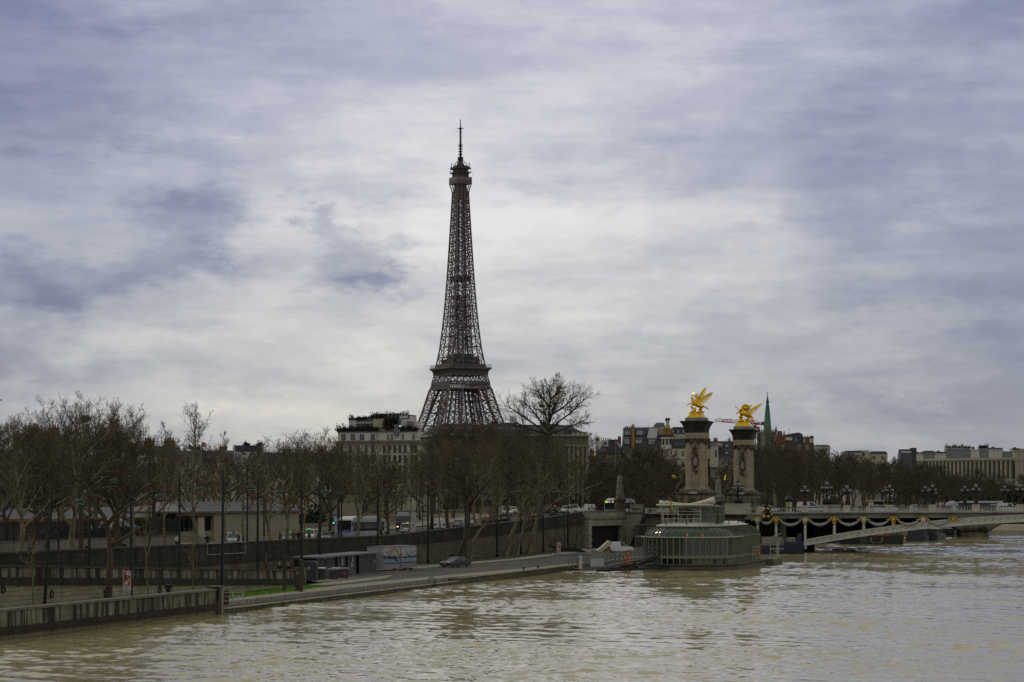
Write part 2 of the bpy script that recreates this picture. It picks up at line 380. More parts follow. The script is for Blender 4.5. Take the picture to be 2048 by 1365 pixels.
for i in range(len(s2)-1):
    a, b = s2[i], s2[i+1]
    P = [BK(a,wr1(a),QZ-.05), BK(b,wr1(b),QZ-.05), BK(b,wr1(b)+.3,QZ-.05), BK(a,wr1(a)+.3,QZ-.05)]
    g.add(P+[p+Vector((0,0,.2)) for p in P], [(4,5,6,7),(0,1,5,4),(2,3,7,6),(1,2,6,5),(3,0,4,7)])
structure('kerb', g, kerb_m)
# raised kerb with a pale rail along the quay's edge, and the two traffic islands
g = MB()
e2 = [s for s in ss if s < 122]
for i in range(len(e2)-1):
    a, b = e2[i], e2[i+1]
    P = [BK(a,wq0(a)-.05,QZ-.45), BK(b,wq0(b)-.05,QZ-.45), BK(b,wq0(b)+.4,QZ-.45), BK(a,wq0(a)+.4,QZ-.45)]
    g.add(P+[p+Vector((0,0,.55)) for p in P], [(4,5,6,7),(0,1,5,4),(2,3,7,6),(1,2,6,5),(3,0,4,7)])
structure('kerb_strip', g, mat('pale concrete kerb', (.21,.205,.175), .9, var=.5, scale=1.1, bump=.3, stretch=(2.5,2.5,.5)))
def island(pts, h=.14):
    g = MB(); n = len(pts)
    P = [BK(s, w, QZ-.02) for s, w in pts]; g.prism([(p.x,p.y) for p in P], QZ-.02, QZ+h); return g
structure('traffic_island', island([(92,6.6),(100,6.2),(113,7.2),(122,9.2),(123.5,10.2),(112,9.6),(100,9.3),(92,8.7)]), paving)
structure('traffic_island', island([(96,10.6),(106,10.4),(117,11.8),(108,12.6),(96,12.6)], .12), paving)
# the edge of the quay down into the water
g = MB()
edge = [47.3+i*8 for i in range(34)]
for i in range(len(edge)-1):
    a, b = edge[i], edge[i+1]
    P = [BK(a,-.02,-1.2), BK(b,-.02,-1.2), BK(b,2.2,-1.2), BK(a,2.2,-1.2)]; z = .36 if a < 119 else .69
    T = [BK(a,.06,z), BK(b,.06,z), BK(b,2.2,z+.02), BK(a,2.2,z+.02)]
    g.add(P+T, [(4,5,6,7),(0,1,5,4),(2,3,7,6),(1,2,6,5),(3,0,4,7)])
wall_edge = wall_mat('wet quay edge stone', (.10,.085,.055), (.14,.12,.08), (.03,.028,.02), 1.6, .5, .75, (.018,.017,.010))
me = g.mesh('quay_edge'); uv_s(me); o = link('quay_edge', me, wall_edge); o['kind'] = 'structure'
# pale top course of the edge
g = MB()
for i in range(len(edge)-1):
    a, b = edge[i], edge[i+1]
    h = .355 if a < 119 else .69; g.add([BK(a,.0,h),BK(b,.0,h),BK(b,.5,h),BK(a,.5,h),BK(a,.0,h+.09),BK(b,.0,h+.09),BK(b,.5,h+.09),BK(a,.5,h+.09)], [(4,5,6,7),(0,1,5,4),(2,3,7,6),(1,2,6,5),(3,0,4,7)])
structure('quay_edge_coping', g, mat('pale edge stones', (.22,.20,.15), .9, var=.4, scale=.7))

# ------------------------------------------------------------------ walls
w_near = wall_mat('parapet stone with black rain streaks', (.22,.20,.145), (.28,.25,.18), (.12,.11,.085), 1.7, 1.25, .93, (.017,.016,.013), stain_from=.41, msize=.006)
w_band = wall_mat('blackened string course', (.035,.033,.028), (.05,.046,.038), (.03,.028,.024), 1.3, .6, .5, (.012,.012,.010), msize=.006)
w_face = wall_mat('pale ashlar with rust stains', (.36,.315,.20), (.28,.25,.165), (.06,.05,.035), 1.0, .38, .45, (.05,.045,.035), stain_from=.52)
w_upper = wall_mat('soot dark ashlar', (.05,.046,.034), (.075,.069,.05), (.02,.019,.016), 1.1, .42, .7, (.013,.0125,.0105), stain_from=.44)
w_lower = wall_mat('grey brown ashlar', (.16,.145,.10), (.115,.104,.072), (.04,.036,.028), 1.0, .40, .55, (.028,.026,.02), stain_from=.50)
coping = mat('worn coping stone', (.125,.118,.10), .9, var=.4, scale=.9, bump=.3)
def seg_wall(root, part, ss, w, th, z0, z1, m):
    """wall segment following the bank, z0 and z1 numbers or functions of s, thickness towards the land"""
    g = MB(); f0 = z0 if callable(z0) else (lambda s: z0); f1 = z1 if callable(z1) else (lambda s: z1)
    n = len(ss); vs = []
    for s in ss: vs += [BK(s,w,f0(s)), BK(s,w,f1(s)), BK(s,w+th,f1(s)), BK(s,w+th,f0(s))]
    fs = [(3,2,1,0), (4*n-4,4*n-3,4*n-2,4*n-1)]
    for i in range(n-1):
        for k in range(4):
            a, b = 4*i+k, 4*i+(k+1)%4; fs.append((a, b, b+4, a+4))
    g.add(vs, fs); me = g.mesh(part)
    uvl = me.uv_layers.new(name='UVMap')
    for p in me.polygons:
        for li in p.loop_indices:
            co = me.vertices[me.loops[li].vertex_index].co; s = ((co.x+38.65)*UX+(co.y-150)*UY); wv = -(co.x+38.65)*UY+(co.y-150)*UX
            uvl.data[li].uv = (s+ (wv if abs(p.normal.dot(Vector((UX,UY,0)))) > .8 else 0), co.z if abs(p.normal.z) < .7 else wv)
    return link(part, me, m, root)
S1 = [-90+i*137.3/18 for i in range(19)]
t = thing('river_parapet', 'low black-streaked stone parapet rising straight from the river in the left corner', 'wall', (0,0,0))
seg_wall(t, 'foot_wall', S1, .05, .95, -1.5, .42, wall_mat('silt stained foot wall', (.17,.145,.09), (.20,.17,.11), (.06,.05,.03), 1.7, .7, .5, (.04,.033,.02)))
seg_wall(t, 'string_course', S1, -.12, 1.15, .42, .95, w_band)
seg_wall(t, 'wall_face', S1, .05, .6, .95, 2.06, w_near)
seg_wall(t, 'coping', S1, -.06, .82, 2.06, 2.24, coping)
g = MB(); g.box(-.5,.55,-.55,.55,-1.4,2.30); g.box(-.58,.63,-.63,.63,2.30,2.46); g.turn(BANK_RZ, BK(47.9, .35)); wall('end_pier', g, w_near, t)
structure('walkway', strip(MB(), S1+[50], .62, 9.3, lambda s: 1.32), earth)
# the ramp and its wall
def rt(s): return 4.87-.0362*(s-26)
S2 = [-90+i*10.07 for i in range(19)]
t = thing('ramp_wall', 'long two-tone wall of the ramp, black above and pale blocks below, with iron rings', 'wall')
seg_wall(t, 'wall_face', S2, 9.3, .5, QZ-.3, lambda s: max(rt(s)-1.62, QZ-.2), w_face)
seg_wall(t, 'string_course', S2, 9.12, .7, lambda s: max(rt(s)-1.62, QZ-.2), lambda s: max(rt(s)-1.0, QZ+.3), w_band)
seg_wall(t, 'parapet', S2, 9.3, .45, lambda s: max(rt(s)-1.0, QZ+.3), lambda s: rt(s)-.17, w_near)
seg_wall(t, 'coping', S2, 9.2, .66, lambda s: rt(s)-.17, rt, mat('dark ramp coping', (.055,.051,.043), .9, var=.45, scale=.9))
g = MB(); g.box(-.5,.5,-.5,.5,.3,2.75); g.turn(BANK_RZ, BK(91.9,9.5)); wall('end_pier', g, w_near, t)
for px, py in ((6,1180),(103,1189),(319,1180)):
    s, Y = at(px, 9.25); g = MB().torus((0,0,0), .26, .055, 'y'); g.cb(0,.0,.3,.1,.12,.14); g.build('mooring_ring', iron_dark, t, BK(s, 9.2, zat(py, Y)), rz=BANK_RZ-math.pi)
structure('ramp', strip(MB(), [-90,0,26,60,92,101], 9.7, 25.3, lambda s: max(rt(s)-1.08, QZ+.01) if s < 100 else QZ-.01), asphalt)
# the upper retaining wall
S3 = SS
t = thing('retaining_wall', 'long soot-dark retaining wall between the upper street and the lower quay', 'wall')
def split(s): return float(np.interp(s, [-90,92,142,170,200,255,280], [2.5,2.55,2.7,3.3,3.9,4.75,5.4]))
seg_wall(t, 'wall_face', S3, 25.0, .8, QZ-1, split, w_lower)
seg_wall(t, 'string_course', S3, 24.86, .9, split, lambda s: split(s)+.22, w_band)
seg_wall(t, 'parapet', S3, 25.0, .55, lambda s: split(s)+.22, lambda s: wtop(s)-.2, w_upper)
seg_wall(t, 'coping', S3, 24.9, .75, lambda s: wtop(s)-.2, wtop, mat('soot dark coping', (.05,.048,.042), .9, var=.45, scale=.9))
# a faded painted frame on the wall and small plates
m_white = mat('faded white paint', (.34,.34,.33), .8, var=.3)
for a, b, c, d in (((412,1086),(488,1083),0,0),((412,1110),(488,1105),0,0),((412,1086),(412,1110),0,0),((488,1083),(488,1105),0,0)):
    pass
g = MB(); s0, Y0 = at(412,25); s1, Y1 = at(488,25)
zt0, zb0, zt1, zb1 = zat(1088,Y0), zat(1110,Y0), zat(1084,Y1), zat(1106,Y1)
for (sa,za,sb,zb_) in ((s0,zt0,s1,zt1),(s0,zb0,s1,zb1),(s0,zt0,s0,zb0),(s1,zt1,s1,zb1)): g.bar(BK(sa,24.83,za), BK(sb,24.83,zb_), .06)
g.build('painted_frame', m_white, t)
s, Y = at(530,25); g = MB(); g.box(-.35,.35,-.05,.05,-.5,.5); g.prism([(-.2,-.06),(.2,-.06),(.2,.06),(-.2,.06)], .5, .8); g.build('wall_plaque', mat('slate plaque', (.05,.06,.065), .6, var=.3), t, BK(s,24.9,zat(1119,Y)), rz=BANK_RZ)
# grass beside the path at the foot of the ramp
def tufts(name, pts, n, h, seed, col, dens_w=.05):
    rng = np.random.RandomState(seed); P = np.array([BK(s,w) for s, w in pts])[:, :2]
    lo, hi = P.min(0), P.max(0); out = []
    while len(out) < n:
        c = rng.uniform(lo, hi, (n*3, 2)); ins = np.zeros(len(c), bool); j = len(P)-1
        for i in range(len(P)):
            xi, yi, xj, yj = *P[i], *P[j]
            ins ^= ((yi > c[:,1]) != (yj > c[:,1])) & (c[:,0] < (xj-xi)*(c[:,1]-yi)/(yj-yi+1e-12)+xi); j = i
        out += list(c[ins])
    c = np.array(out[:n]); an = rng.uniform(0, 6.28, n); hh = h*rng.uniform(.5,1.3,n)
    a = np.stack([c[:,0]+dens_w*np.cos(an), c[:,1]+dens_w*np.sin(an), np.full(n, QZ)], 1); b = np.stack([c[:,0]-dens_w*np.cos(an), c[:,1]-dens_w*np.sin(an), np.full(n, QZ)], 1)
    d = np.stack([c[:,0]+rng.normal(0,h*.5,n), c[:,1]+rng.normal(0,h*.5,n), QZ+hh], 1)
    v = np.stack([a,b,d],1).reshape(-1,3); q = np.arange(3*n).reshape(-1,3)
    base = np.array([(x,y,QZ+.045) for x, y in P]); v = np.concatenate([v, base])
    me = bpy.data.meshes.new(name); me.from_pydata([tuple(x) for x in v], [], [tuple(x) for x in q]+[tuple(range(3*n, 3*n+len(P)))]); me.update()
    o = link(name, me, mat('turf %d' % seed, col, .9, var=.45, scale=1.2)); tag(o, None, 'grass', None, 'stuff'); return o
o = tufts('grass', [(48,4.2),(78,4.7),(103,7.6),(92,9.25),(48,9.25)], 18000, .12, 3, (.11,.21,.02)); o['label'] = 'bright green grass wedge between the ramp wall and the quay path'
o = tufts('grass', [(176,17.6),(205,17.4),(205,24.8),(176,24.8)], 7000, .09, 4, (.062,.070,.022)); o['label'] = 'dull grass with fallen leaves at the foot of the retaining wall by the parked car'
o = tufts('grass', [(205,17.6),(278,21.6),(278,24.8),(205,24.8)], 9000, .07, 5, (.052,.047,.022)); o['label'] = 'trodden brown grass around the leaning trees at the wall foot'
# ------------------------------------------------------------------ bare winter trees
def tubes(P, R, n):
    """P (N,K,3) polylines, R (N,K) radii -> verts, quads"""
    N_, K, _ = P.shape
    T = np.empty_like(P); T[:,1:-1] = P[:,2:]-P[:,:-2]; T[:,0] = P[:,1]-P[:,0]; T[:,-1] = P[:,-1]-P[:,-2]
    T /= np.linalg.norm(T, axis=2, keepdims=True)+1e-9
    ref = np.where(np.abs(T[:,:1,2:3]) < .9, np.array([0,0,1.]), np.array([1.,0,0])); ref = np.broadcast_to(ref, T.shape)
    a = np.cross(T, ref); a /= np.linalg.norm(a, axis=2, keepdims=True)+1e-9; b = np.cross(T, a)
    th = 2*np.pi*np.arange(n)/n
    V = P[:,:,None,:]+R[:,:,None,None]*(np.cos(th)[None,None,:,None]*a[:,:,None,:]+np.sin(th)[None,None,:,None]*b[:,:,None,:])
    base = (np.arange(N_)[:,None,None]*K+np.arange(K-1)[None,:,None])*n; k = np.arange(n)[None,None,:]; k2 = (k+1) % n
    Q = np.stack(np.broadcast_arrays(base+k, base+k2, base+n+k2, base+n+k), -1).reshape(-1,4)
    return V.reshape(-1,3), Q
def norm(v): return v/(np.linalg.norm(v, axis=-1, keepdims=True)+1e-9)
def sprout(rng, P, R, n, tmin, ang, length, up, K, rfac, rmin, wob, taper_t=.55, out=0.0):
    """n children on each parent polyline; returns polylines and radii"""
    N_, KP, _ = P.shape
    t = (tmin+(1-tmin)*(np.arange(n)[None,:]+rng.uniform(0,1,(N_,n)))/n).clip(0,.999)*(KP-1)
    i = t.astype(int); f = (t-i)[...,None]; r_ = np.arange(N_)[:,None]
    S = P[r_,i]*(1-f)+P[r_,i+1]*f; D = norm(P[r_,i+1]-P[r_,i]); RR = R[r_,i]*(1-f[...,0])+R[r_,i+1]*f[...,0]
    az = np.arange(n)[None,:]*2.4+rng.uniform(0,6.28,(N_,1))+rng.normal(0,.5,(N_,n))
    ref = np.where(np.abs(D[...,2:3]) < .9, np.array([0,0,1.]), np.array([1.,0,0])); a = norm(np.cross(D, ref)); b = np.cross(D, a)
    side = np.cos(az)[...,None]*a+np.sin(az)[...,None]*b
    an = np.radians(rng.normal(ang, 9, (N_,n)))[...,None]
    d = np.cos(an)*D+np.sin(an)*side
    tt = (t/(KP-1))
    Ln = length*rng.uniform(.65,1.25,(N_,n))*(1-taper_t*tt) if np.isscalar(length) else length[:,None]*rng.uniform(.65,1.25,(N_,n))*(1-taper_t*tt)
    M = N_*n; S = S.reshape(M,3); d = norm(d.reshape(M,3)); Ln = Ln.reshape(M); RR = RR.reshape(M)
    C_ = np.empty((M,K,3)); C_[:,0] = S; step = Ln/(K-1)
    for k in range(1,K):
        d = norm(d+np.array([0,0,up])/(K-1)+rng.normal(0,wob,(M,3)))
        C_[:,k] = C_[:,k-1]+d*step[:,None]
    r0 = np.maximum(np.minimum(RR*rfac, RR*.9), rmin); prof = np.linspace(1,.35,K)
    return C_, np.maximum(r0[:,None]*prof[None,:], rmin*.55), Ln
def tree_geo(seed, H=15., r0=.27, lead=.72, trunk=None, fork=.28, limbs=8, limb_len=.42, limb_ang=52, limb_up=.55, n2=6, n3=6, n4=5, n5=0, twig=.013, l2=.5, l3=.5, l4=.5, up2=.35, droop=0.0, lean=(0,0), wob=.10):
    rng = np.random.RandomState(seed); K = 9
    if trunk is None:
        z = np.linspace(0, H*lead, K); x = lean[0]*z+np.cumsum(rng.normal(0,.012*H,K))*(z > 0); y = lean[1]*z+np.cumsum(rng.normal(0,.012*H,K))*(z > 0)
        x[0] = y[0] = 0; T = np.stack([x,y,z],1)
    else:
        T = np.array(trunk, float); seg = np.r_[0, np.cumsum(np.linalg.norm(np.diff(T,axis=0),axis=1))]; q = np.linspace(0, seg[-1], K)
        T = np.stack([np.interp(q, seg, T[:,i]) for i in range(3)], 1)
    P0 = T[None]; pr = np.linspace(1,.22,K); pr[0] = 1.28; R0 = (r0*pr)[None]
    P1,R1,L1 = sprout(rng, P0, R0, limbs, fork, limb_ang, limb_len*H, limb_up, 7, .62, .03, wob, .45)
    Pb, Rb = np.concatenate([P1]), R1
    P2,R2,L2 = sprout(rng, Pb, Rb, n2, .25, 44, L1*l2, up2, 6, .6, .018, wob*1.2, .4)
    top,tr,_ = sprout(rng, P0, R0, 7, .72, 38, limb_len*H*.55, .5, 6, .6, .02, wob*1.2, .3)
    P2 = np.concatenate([P2, top]); R2 = np.concatenate([R2, tr]); L2 = np.concatenate([L2, np.full(len(top), limb_len*H*.45)])
    P3,R3,L3 = sprout(rng, P2, R2, n3, .2, 42, L2*l3, .25-droop, 5, .6, twig*1.15, wob*1.6, .3)
    P4,R4,L4 = sprout(rng, P3, R3, n4, .15, 42, np.maximum(L3*l4, .25), .2-droop*2, 4, .7, twig, wob*2.2, .2)
    parts = [(P2,R2,4),(P3,R3,3),(P4,R4,3)]
    if n5:
        P5,R5,_ = sprout(rng, P4, R4, n5, .2, 40, np.maximum(L4*.55,.18), .1, 3, .8, twig*.8, wob*2.5, .1); parts.append((P5,R5,3))
    def cat(lst):
        V, Q, o = [], [], 0
        for P,R,n in lst:
            v, q = tubes(P,R,n); V.append(v); Q.append(q+o); o += len(v)
        return np.concatenate(V), np.concatenate(Q)
    return cat([(P0,R0,8),(P1,R1,6),(P2,R2,4)]), cat(parts[1:])
bark_pale = mat('pale mottled plane bark', (.155,.135,.08), .9, var=.6, scale=1.6, stretch=(1,1,.4), bump=.4)
bark_dark = mat('dark wet bark', (.058,.050,.033), .95, var=.5, scale=2.0, stretch=(1,1,.3), bump=.5)
twig_brown = mat('brown twigs', (.108,.082,.046), .9, var=.3, scale=.6)
twig_dark = mat('dark twigs', (.068,.052,.034), .9, var=.3, scale=.6)
twig_grey = mat('grey brown twigs', (.080,.062,.044), .9, var=.3, scale=.4)
NAMES_TREE = {}
def tree_proto(key, bark, twig_m, **k):
    (v1,q1), (v2,q2) = tree_geo(**k); f = k.get('H',15.)/np.percentile(v2[:,2], 99.9); v1, v2 = v1*f, v2*f
    NAMES_TREE[key] = (npmesh('trunk', v1, q1, True), npmesh('crown', v2, q2), bark, twig_m, k.get('H',15.))
def tree(key, loc, H, rz, label, group=None, cat='tree', wide=1.0):
    a, b, bark, tm, H0 = NAMES_TREE[key]; sc = H/H0
    t = thing('bare_tree', label, cat, loc, rz, group, (sc*wide, sc*wide, sc))
    link('trunk', a, bark, t); link('crown', b, tm, t); return t
for i, sd in enumerate((11,12,13,14)):
    tree_proto('plane%d' % i, bark_pale if i % 2 == 0 else bark_dark, twig_brown, seed=sd, H=16., r0=.30, limbs=11, limb_len=.44, fork=.24, n2=8, n3=7, n4=6, limb_ang=54)
tree_proto('upright', bark_pale, twig_brown, seed=21, H=18., r0=.22, lead=.86, limbs=16, limb_len=.30, limb_ang=38, limb_up=1.1, fork=.22, n2=6, n3=5, n4=4, up2=.8)
tree_proto('round0', bark_dark, twig_dark, seed=31, H=20., r0=.36, lead=.8, limbs=13, limb_len=.46, limb_ang=52, limb_up=.5, fork=.32, n2=8, n3=7, n4=6, up2=.3, droop=.08)
tree_proto('sapling', bark_pale, twig_brown, seed=41, H=7., r0=.075, lead=.85, limbs=8, limb_len=.26, limb_ang=40, fork=.45, n2=4, n3=3, n4=2, twig=.010)
tree_proto('young', bark_pale, twig_brown, seed=43, H=11., r0=.13, lead=.85, limbs=10, limb_len=.30, limb_ang=42, limb_up=.7, fork=.3, n2=5, n3=5, n4=4, twig=.012)
for i, sd in enumerate((51,52,53)):
    tree_proto('wood%d' % i, bark_dark, twig_grey, seed=sd, H=20., r0=.30, lead=.75, limbs=10, limb_len=.42, limb_ang=50, fork=.22, n2=8, n3=7, n4=6, twig=.026, wob=.12)
# the dark old tree on the walkway, its bough reaching low over the ramp wall
def special(key, bark, tm, loc, label, cat='tree', **k):
    (v1,q1), (v2,q2) = tree_geo(**k); t = thing('bare_tree', label, cat, loc)
    link('trunk', npmesh('trunk', v1, q1, True), bark, t); link('crown', npmesh('crown', v2, q2), tm, t); return t
s, Y = at(215, 4.2); L0 = BK(s, 4.2, QZ); mpx = Y/F
k = lambda dx, py: (dx*mpx, 0, zat(py, Y)-QZ)
t = special('', bark_dark, twig_dark, L0, 'dark knobbly old tree on the walkway with one bough reaching low towards the sign', seed=61, H=11.5, r0=.34, trunk=[(0,0,0),(.1,0,1.6),k(6,1110),k(2,1060),k(-6,1035),k(-26,1010),k(-40,975),k(-46,930)], fork=.5, limbs=9, limb_len=.40, limb_ang=58, n2=6, n3=5, n4=4)
g = MB(); g.tube([k(4,1093),k(16,1086),k(40,1072),k(70,1055),k(92,1045),k(108,1035)], [.19,.17,.14,.11,.08,.05], 7)
g.tube([k(2,1045),(k(16,1030)[0],.4,k(16,1030)[2]),(k(40,1012)[0],.8,k(40,1012)[2]),(k(75,990)[0],1.,k(75,990)[2])], [.2,.16,.10,.04], 7)
g.tube([k(108,1035),k(104,1015),k(112,995)],[.05,.04,.02],5); g.tube([k(70,1055),k(84,1036),k(90,1020)],[.07,.05,.02],5)
g.build('bough', bark_dark, t, smooth=True)
for i in range(6): MB().ell((random.Random(i).uniform(-.25,.25), -.2, .5+i*.32), (.22,.2,.17)).build('burr', bark_dark, t, smooth=True)
# the six trees that lean out from the foot of the wall on the lower quay
lean_specs = [
 ('tall dark double-stemmed tree leaning over the quay behind the parked car', 71, bark_dark, [(922,1108),(929,1075),(936,1040),(937,1000),(930,960),(922,915)], .48, 19,
   [[(937,1000),(952,975),(972,955),(1000,930)],[(934,985),(922,955),(905,930),(890,905)]], 22.0),
 ('slender pale tree on the quay leaning right beside the tall dark one', 72, bark_pale, [(940,1112),(947,1075),(962,1050),(978,1030),(992,1005),(1008,975)], .30, 13,
   [[(962,1050),(985,1030),(1010,1018),(1050,1018)],[(955,1062),(972,1040),(984,1022)]], 22.5),
 ('first of three trees leaning away from the long wall, trunk plain and brown', 73, bark_pale, [(1012,1110),(1020,1072),(1030,1048),(1040,1025),(1049,998),(1060,965)], .36, 15,
   [[(1040,1025),(1056,1005),(1070,985)]], 22.5),
 ('middle one of three leaning quay trees, forked low like a slingshot', 74, bark_pale, [(1034,1108),(1039,1080),(1046,1058),(1048,1040),(1056,1020),(1062,990)], .30, 12,
   [[(1046,1058),(1060,1046),(1064,1030),(1076,1010)]], 22.5),
 ('last of three leaning quay trees, its long bough sweeping far out over the wall', 75, bark_pale, [(1057,1106),(1066,1070),(1073,1042),(1080,1015),(1084,990),(1088,960)], .42, 15,
   [[(1073,1042),(1090,1020),(1108,1002),(1135,990),(1170,975),(1205,962)],[(1108,1002),(1128,988),(1150,965)]], 22.8),
 ('thin dark sapling in front of the wall near its white stone end', 76, bark_dark, [(1128,1102),(1130,1080),(1127,1050),(1130,1025)], .13, 6, [[(1130,1080),(1138,1060),(1143,1040)]], 23.5),
 ('thin many-branched dark shrub tree by the dark opening in the stone front', 77, bark_dark, [(1151,1095),(1153,1070),(1156,1045),(1155,1020)], .12, 6, [[(1153,1075),(1162,1055),(1166,1035)]], 23.8)]
for label, sd, bark, path, r0, H, boughs, w in lean_specs:
    s, Y = at(path[0][0], w); L0 = BK(s, w, QZ)
    kk = lambda p, dy=0.0: ((p[0]-path[0][0])*Y/F, dy, max(zat(p[1], Y)-zat(path[0][1], Y), 0))
    t = special('', bark, twig_brown if bark is bark_pale else twig_dark, L0, label, seed=sd, H=H, r0=r0, trunk=[kk(p) for p in path], fork=.45, limbs=8 if H > 8 else 6, limb_len=.36, limb_ang=42, limb_up=.6, n2=6 if H > 8 else 4, n3=6 if H > 8 else 3, n4=4 if H > 8 else 3)
    for b in boughs:
        n = len(b); MB().tube([kk(p, -.25*i) for i, p in enumerate(b)], [r0*.52*(1-.75*i/(n-1)) for i in range(n)], 6).build('bough', bark, t, smooth=True)
        rng = np.random.RandomState(sd); P = np.array([[kk(p, -.25*i) for i, p in enumerate(b)]]); R = np.array([[r0*.5*(1-.75*i/(n-1)) for i in range(n)]])
        P2,R2,L2 = sprout(rng, P, R, 9, .35, 45, H*.2, .4, 6, .6, .02, .14, .3); P3,R3,L3 = sprout(rng, P2, R2, 6, .2, 42, L2*.5, .2, 5, .6, .014, .2, .3); P4,R4,_ = sprout(rng, P3, R3, 4, .2, 42, L3*.5, .1, 3, .7, .012, .25, .2)
        V, Q, o = [], [], 0
        for A, B, n_ in ((P2,R2,4),(P3,R3,3),(P4,R4,3)):
            v, q = tubes(A,B,n_); V.append(v); Q.append(q+o); o += len(v)
        link('bough_twigs', npmesh('bough_twigs', np.concatenate(V), np.concatenate(Q)), twig_brown, t)
# young trees with thin stems on the walkway
for px, w, base, top, wd, lab in ((66,5,1205,1060,1.0,'thin young tree with a slender stem in front of the ringed pale wall'),
                               (300,5.5,1190,990,.8,'thin pale sapling between the red sign and the walking man in dark clothes'),(384,6.5,1180,1050,1.0,'thin grey sapling at the end of the river parapet before the grass')):
    s, Y = at(px, w); tree('sapling', BK(s, w, QZ), zat(top, Y)-QZ, px*.1, lab, wide=wd)
# trees of the upper street: px of the trunk, metres inland, row of the top, kind, spread, label
UP = [(-60,29,850,'plane0',1.0,'bare plane tree at the far end of the row, cut by the picture edge'),
 (37,27.6,822,'plane2',1.0,'pale crooked plane tree with a smooth bent trunk before the iron railing'),
 (56,28.4,840,'plane1',.9,'dark straight plane tree right behind the pale crooked one'),
 (90,29,835,'plane3',.9,'slim plane tree behind the leaning green lamp post'),
 (141,27.6,792,'plane0',1.05,'tall plane tree with a wide open fork above the wall, beside the brown street mast'),
 (161,30,800,'round0',.95,'thick dark trunked tree with the bird nest, tallest of the row'),
 (228,29,812,'plane3',.95,'bare plane tree leaning left of the white tent'),
 (242,31,806,'plane1',.9,'dark trunked plane tree in front of the white tent'),
 (275,28,842,'plane2',.9,'plane tree beside two black posts at the end of the low wall'),
 (330,30,850,'young',1.3,'light young tree between the railing and the pavilion corner'),
 (391,28,812,'upright',1.1,'tall fan shaped upright tree standing above its neighbours before the pavilion'),
 (451,28.5,868,'young',1.1,'slender white-barked tree in front of the police car'),
 (487,30,905,'young',1.2,'thin tree against the middle of the pavilion wall'),
 (512,28,905,'young',1.2,'thin tree right behind the green lamp at the pavilion'),
 (544,28.3,880,'plane0',.72,'tree with a kinked trunk before the right half of the pavilion'),
 (573,28,866,'plane2',.7,'pale slim trunked tree beside the dark taxi'),
 (606,31,872,'young',1.3,'tree at the corner of the pavilion by the white taxis'),
 (633,28,868,'plane1',.75,'mottled plane tree between the taxis and the dark car'),
 (657,33,860,'plane3',.7,'dark plane tree behind the parked dark car'),
 (713,28,875,'plane2',.62,'pale thick plane tree in front of the nose of the blue bus'),
 (766,28,870,'plane0',.62,'leaning brown plane tree in front of the tail of the blue bus'),
 (779,27.2,925,'plane1',.6,'dark bent tree by the pedestrians in front of the white lorry'),
 (817,28,895,'young',1.1,'thin tree in front of the white estate car with the roof light'),
 (862,33,890,'plane3',.62,'brown trunked tree behind the lamp next to the white van'),
 (880,27.6,905,'young',1.2,'thin tree in front of the white van'),
 (897,28,880,'plane1',.62,'grey tree at the bonnet of the white van'),
 (953,28,872,'plane2',.6,'pale plane tree before the silver cars'),
 (984,33,870,'plane0',.6,'stout brown trunk beside the two black planters'),
 (1019,29,858,'plane3',.62,'thick grey trunk just past the black planters, crown wide'),
 (1082,29,880,'plane2',.55,'grey plane tree by the tail of the black cars'),
 (1102,31,872,'plane1',.58,'broad pale trunk between the dark cars and the white vans'),
 (1140,36,880,'plane0',.5,'bare tree behind the white vans before the stone front')]
for i, (px, w, top, kind, sp, lab) in enumerate(UP):
    s, Y = at(px, w); z = gz(s)+.1; tree(kind, BK(s, w, z), (zat(top, Y)-z)*1.03, i*2.1+.4, lab, 'trees along the upper street', wide=1.0+.12*math.sin(i*3.3))
# behind the street: trees of the gardens
rng = random.Random(8)
for i, (px, w, top, kind, sp) in enumerate([(10,44,845,'plane1',1),(75,46,835,'plane3',1),(120,50,830,'plane0',1),(200,47,822,'plane2',1),(255,52,838,'plane1',1),(310,46,858,'plane3',.9),(345,58,872,'plane0',.8),
    (430,62,880,'plane2',.8),(470,60,925,'plane1',.8),(515,62,925,'plane3',.8),(560,60,880,'plane1',.7),(598,58,866,'plane0',.7),(640,60,870,'plane2',.7),(680,56,880,'plane3',.7),(725,52,900,'plane1',.7),(755,54,905,'plane2',.65),(800,50,912,'plane0',.65),(840,52,915,'plane3',.6),(905,47,880,'plane1',.6),(960,46,872,'plane0',.6),(1000,46,866,'plane2',.6),(1050,48,885,'plane1',.6),(1120,48,885,'plane3',.6),(1160,50,905,'plane2',.6)]):
    s, Y = at(px, w); z = gz(s); tree(kind, BK(s, w, z), (zat(top, Y)-z)*1.03, i*1.7, 'bare tree in the second row, behind the street and half hidden by nearer trees', 'second row of street trees', wide=1.0+.12*math.sin(i*3.3))
rng = random.Random(31)
for k in range(34):
    px = -30+k*36+rng.uniform(-8,8); w = rng.uniform(62,92) if px < 640 or px > 860 else rng.uniform(56,70); s, Y = at(px, w); z = gz(s); top = float(np.interp(px, [0,200,340,450,560,660,850,900,1180],[850,845,872,905,885,890,925,890,900]))+rng.uniform(-8,12)
    tree('wood%d' % (k % 3), BK(s, w, z), zat(top, Y)-z, k*1.3, 'brown bare tree deep in the gardens, only a haze of twigs behind the street trees', 'garden trees behind the street')
